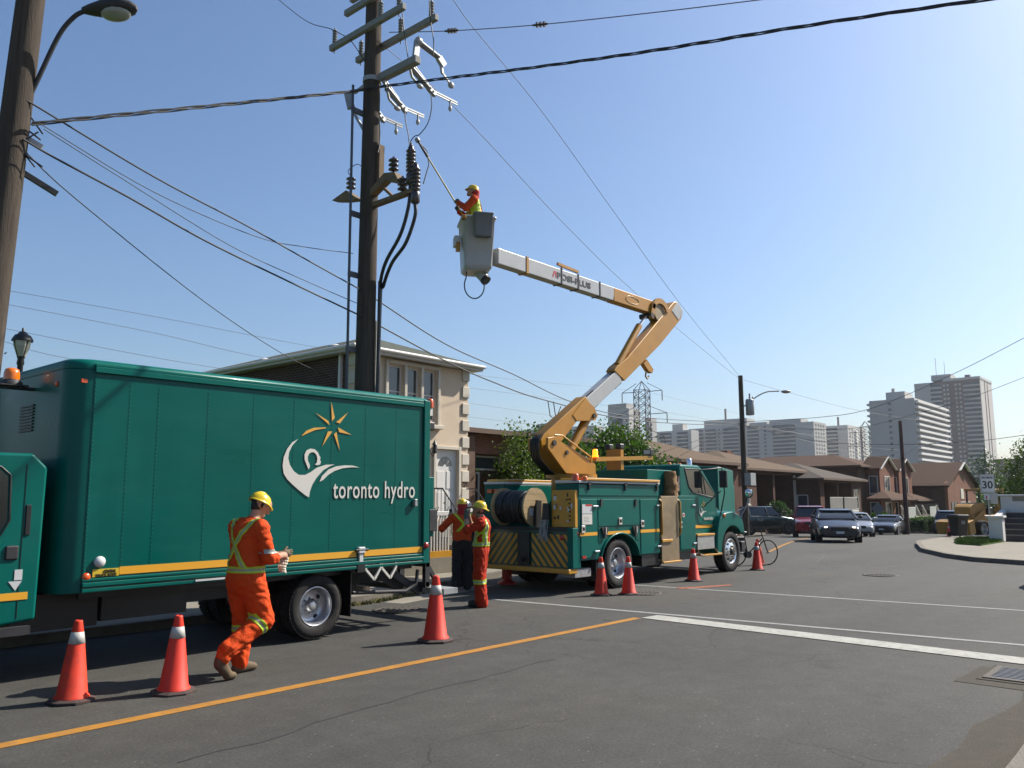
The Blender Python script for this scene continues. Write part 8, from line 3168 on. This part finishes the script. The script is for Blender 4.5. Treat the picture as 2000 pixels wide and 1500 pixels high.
# --- the worker with a red neck flap, seen from behind
pr = [('c', (0, 0, .95), (0, 0, 1.06), .165, .16, 3, .03, (.85, 1.0)), ('c', (0, 0, 1.03), (.0, 0, 1.35), .175, .19, 0, .04, (.80, 1.05)),
      ('c', (0, -.18, 1.43), (0, .18, 1.43), .09, .09, 0, .04), ('c', (0, 0, 1.44), (.01, 0, 1.5), .09, .07, 0, .03), ('c', (.01, 0, 1.48), (.03, 0, 1.58), .06, .056, 1, .02),
      ('c', (-.03, 0, 1.50), (-.035, 0, 1.66), .10, .095, 4, .02, (.8, 1.05))]
pr += limb((.0, -.09, .92), (.02, -.11, .50), (.0, -.12, .10), .115, .09, .085, 3, .03)
pr += limb((.0, .09, .92), (.02, .11, .50), (.0, .12, .10), .115, .09, .085, 3, .03)
for y in (-.12, .12):
    pr += [('c', (-.03, y, .05), (.20, y, .045), .05, .043, 5, .02)]
pr += limb((0, .21, 1.42), (.08, .40, 1.22), (.26, .20, 1.40), .08, .072, .06, 0, .02)
pr += limb((0, -.21, 1.42), (.10, -.34, 1.22), (.28, -.10, 1.38), .08, .072, .06, 0, .02)
pr += hand_prims((.26, .20, 1.40), (.3, -.1, 1), (0, -1, 0), 6, .9, 1.15)
pr += hand_prims((.28, -.10, 1.38), (.3, .2, 1), (0, 1, 0), 6, .9, 1.15)
pr += head_prims((.045, 0, 1.665), (1, 0, .05), (0, 0, 1), 1, 2)


def bands3(C_, fm, N, loose):
    e = .02 if loose else 0
    out = np.zeros(len(C_), int)
    x, y, z = C_[:, 0], C_[:, 1], C_[:, 2]
    torso = (fm == 0) & (np.abs(y) < .24) & (np.abs(x) < .22)
    for s_ in (-1, 1):
        yc = s_ * (.16 - (1.50 - z) / .36 * .30)
        m = torso & (N[:, 0] < 0) & (z > 1.16) & (z < 1.54) & (np.abs(y - yc) < .03 + e)
        out[m] = 1
        m = torso & (N[:, 0] >= 0) & (z > 1.1) & (np.abs(y - s_ * .13) < .03 + e)
        out[m] = 1
    return out


W3 = person('worker in orange jacket, black trousers and red neck flap seen from behind', (11.98, 11.72, 0), math.radians(58), pr,
            [M['orange_dark'], M['skin'], M['hair'], M['trouser'], M['scarf'], M['boot_dark'], M['glove']], (0, 3), .011, .0060, bands3)
helmet(W3, (.02, 0, 1.70), .02, 0, M['hat_yellow'])
hr = thing('hand_radio', 'small black radio held up by the worker with the neck flap', 'radio', (11.98, 11.72, 0), math.radians(58))
MB().box(.30, .34, .14, .20, 1.44, 1.60).build('radio_body', M['black'], hr, bevel=.006)
MB().cyl((.32, .15, 1.60), (.32, .15, 1.72), .006, seg=6).build('antenna', M['black'], hr)

# --- the fourth, mostly hidden, white hard hat
pr = [('c', (0, 0, .92), (0, 0, 1.05), .155, .15, 0, .03, (.85, 1.0)), ('c', (0, 0, 1.03), (0, 0, 1.32), .155, .17, 0, .04, (.80, 1.0)), ('c', (0, -.17, 1.40), (0, .17, 1.40), .08, .08, 0, .04), ('c', (0, 0, 1.42), (.02, 0, 1.55), .056, .054, 1, .02)]
for s_ in (-1, 1):
    pr += limb((0, s_ * .09, .9), (.02, s_ * .10, .48), (0, s_ * .11, .10), .11, .085, .075, 0, .03)
    pr += [('c', (-.03, s_ * .11, .05), (.19, s_ * .11, .045), .048, .042, 3, .02)]
    pr += limb((0, s_ * .19, 1.39), (.03, s_ * .25, 1.10), (.16, s_ * .20, .92), .07, .058, .045, 0, .02)
    pr += hand_prims((.16, s_ * .20, .92), (.5, 0, -.8), (0, -s_, 0), 1, .5)
pr += head_prims((.04, 0, 1.62), (1, 0, 0), (0, 0, 1), 1, 2)
W4 = person('worker in a white hard hat mostly hidden between the other two', (12.55, 12.15, .0), math.radians(200), pr, [M['trouser'], M['skin'], M['hair'], M['boot_dark']], (0,), .013, .0045)
helmet(W4, (.02, 0, 1.655), .0, 0, M['hat_white'])

# --- the lineman in the bucket
pr = [('c', (0, 0, .90), (0, 0, 1.03), .155, .15, 0, .03, (.85, 1.0)), ('c', (0, 0, 1.0), (.05, 0, 1.28), .155, .165, 0, .04, (.80, 1.0)), ('c', (.06, -.17, 1.36), (.06, .17, 1.36), .082, .082, 0, .04), ('c', (.06, 0, 1.38), (.08, 0, 1.5), .06, .056, 1, .02),
      ('c', (.03, 0, 1.44), (.02, 0, 1.56), .085, .088, 4, .02, (.8, 1))]
for s_ in (-1, 1):
    pr += limb((0, s_ * .09, .88), (.03, s_ * .10, .48), (0, s_ * .11, .10), .11, .085, .078, 0, .03)
    pr += [('c', (-.03, s_ * .11, .05), (.17, s_ * .11, .045), .048, .042, 3, .02)]
pr += limb((.06, .20, 1.35), (.22, .24, 1.15), (.36, .08, 1.30), .078, .068, .055, 0, .02)
pr += limb((.06, -.20, 1.35), (.22, -.22, 1.12), (.36, -.04, 1.16), .078, .068, .055, 0, .02)
pr += hand_prims((.36, .08, 1.31), (.5, -.25, .75), (.3, -1, 0), 5, 1.3, 1.1)
pr += hand_prims((.36, -.04, 1.17), (.5, .2, .7), (.3, 1, 0), 5, 1.3, 1.1)
pr += head_prims((.10, 0, 1.575), (.95, 0, .30), (0, 0, 1), 1, 2)


def bands5(C_, fm, N, loose):
    e = .02 if loose else 0
    out = np.zeros(len(C_), int)
    x, y, z = C_[:, 0], C_[:, 1], C_[:, 2]
    torso = (fm == 0) & (np.abs(y) < .22) & (np.abs(x) < .24)
    for s_ in (-1, 1):
        m = torso & (z > 1.0) & (z < 1.5) & (np.abs(y - s_ * .135) < .035 + e)
        out[m] = 1
        yc = s_ * (.10 - (1.42 - z) * .35)
        m = torso & (N[:, 0] < .1) & (z > .95) & (z < 1.48) & (np.abs(y - yc) < .028 + e)
        out[m] = 3
    m = torso & (np.abs(z - 1.02) < .03 + e)
    out[m] = 1
    return out


W5 = person('lineman in orange with a harness standing in the raised bucket', (11.60, 11.00, 6.42), math.radians(131), pr, [M['orange_dark'], M['skin'], M['hair'], M['boot_dark'], M['scarf'], M['glove']], (0,), .011, .0045, bands5)
helmet(W5, (.085, 0, 1.605), -.22, 0, M['hat_yellow'])
hs = thing('live_line_stick', 'long yellow hot stick reaching from the bucket to the jumper wire', 'stick', (11.30, 11.35, 7.80))
tipv = Vector((10.80, 11.95, 9.12)) - Vector((11.30, 11.35, 7.80))
MB().cyl(-tipv * .22, tipv * .72, .016, seg=10).build('shaft', mat('stick_yellow', (.55, .40, .12), rough=.4), hs)
MB().cyl(tipv * .72, tipv * .97, .028, .022, seg=10).build('clamp_head', M['black'], hs)
MB().cyl(tipv * .97, tipv * 1.02, .05, seg=10).build('clamp', M['galv'], hs)
MB().tube([tuple(tipv * .98), tuple(tipv * .9 + Vector((.10, -.08, -.1))), tuple(tipv * .75 + Vector((.05, -.02, -.2))), (-.45, .45, .35)], .012, seg=6).build('ground_lead', M['wire'], hs)
# ------------------------------------------------------------------ put every empty at the base of its thing
bpy.context.view_layer.update()
for o in list(scene.objects):
    if o.type == 'EMPTY' and o.parent is None and o.location.length < 1e-6 and o.children:
        pts = [c.matrix_world @ Vector(v) for c in o.children for v in c.bound_box]
        b = Vector(((min(p.x for p in pts) + max(p.x for p in pts)) / 2, (min(p.y for p in pts) + max(p.y for p in pts)) / 2, min(p.z for p in pts)))
        o.location = b
        for c in o.children:
            c.location = c.location - b

# ------------------------------------------------------------------ summer haze over the whole place
hz = MB().box(-170, 1320, -720, 920, -4.6, 125).build('haze', [])
hm = bpy.data.materials.new('haze_air')
hm.use_nodes = True
nt = hm.node_tree
for n in list(nt.nodes):
    if n.type != 'OUTPUT_MATERIAL':
        nt.nodes.remove(n)
pv = nt.nodes.new('ShaderNodeVolumePrincipled')
pv.inputs['Color'].default_value = (.86, .92, 1.0, 1)
pv.inputs['Density'].default_value = .00014
pv.inputs['Anisotropy'].default_value = .25
nt.links.new(pv.outputs[0], [n for n in nt.nodes if n.type == 'OUTPUT_MATERIAL'][0].inputs['Volume'])
hz.data.materials.clear()
hz.data.materials.append(hm)
tag(hz, 'thin bluish summer haze filling the air', 'haze', kind='stuff')
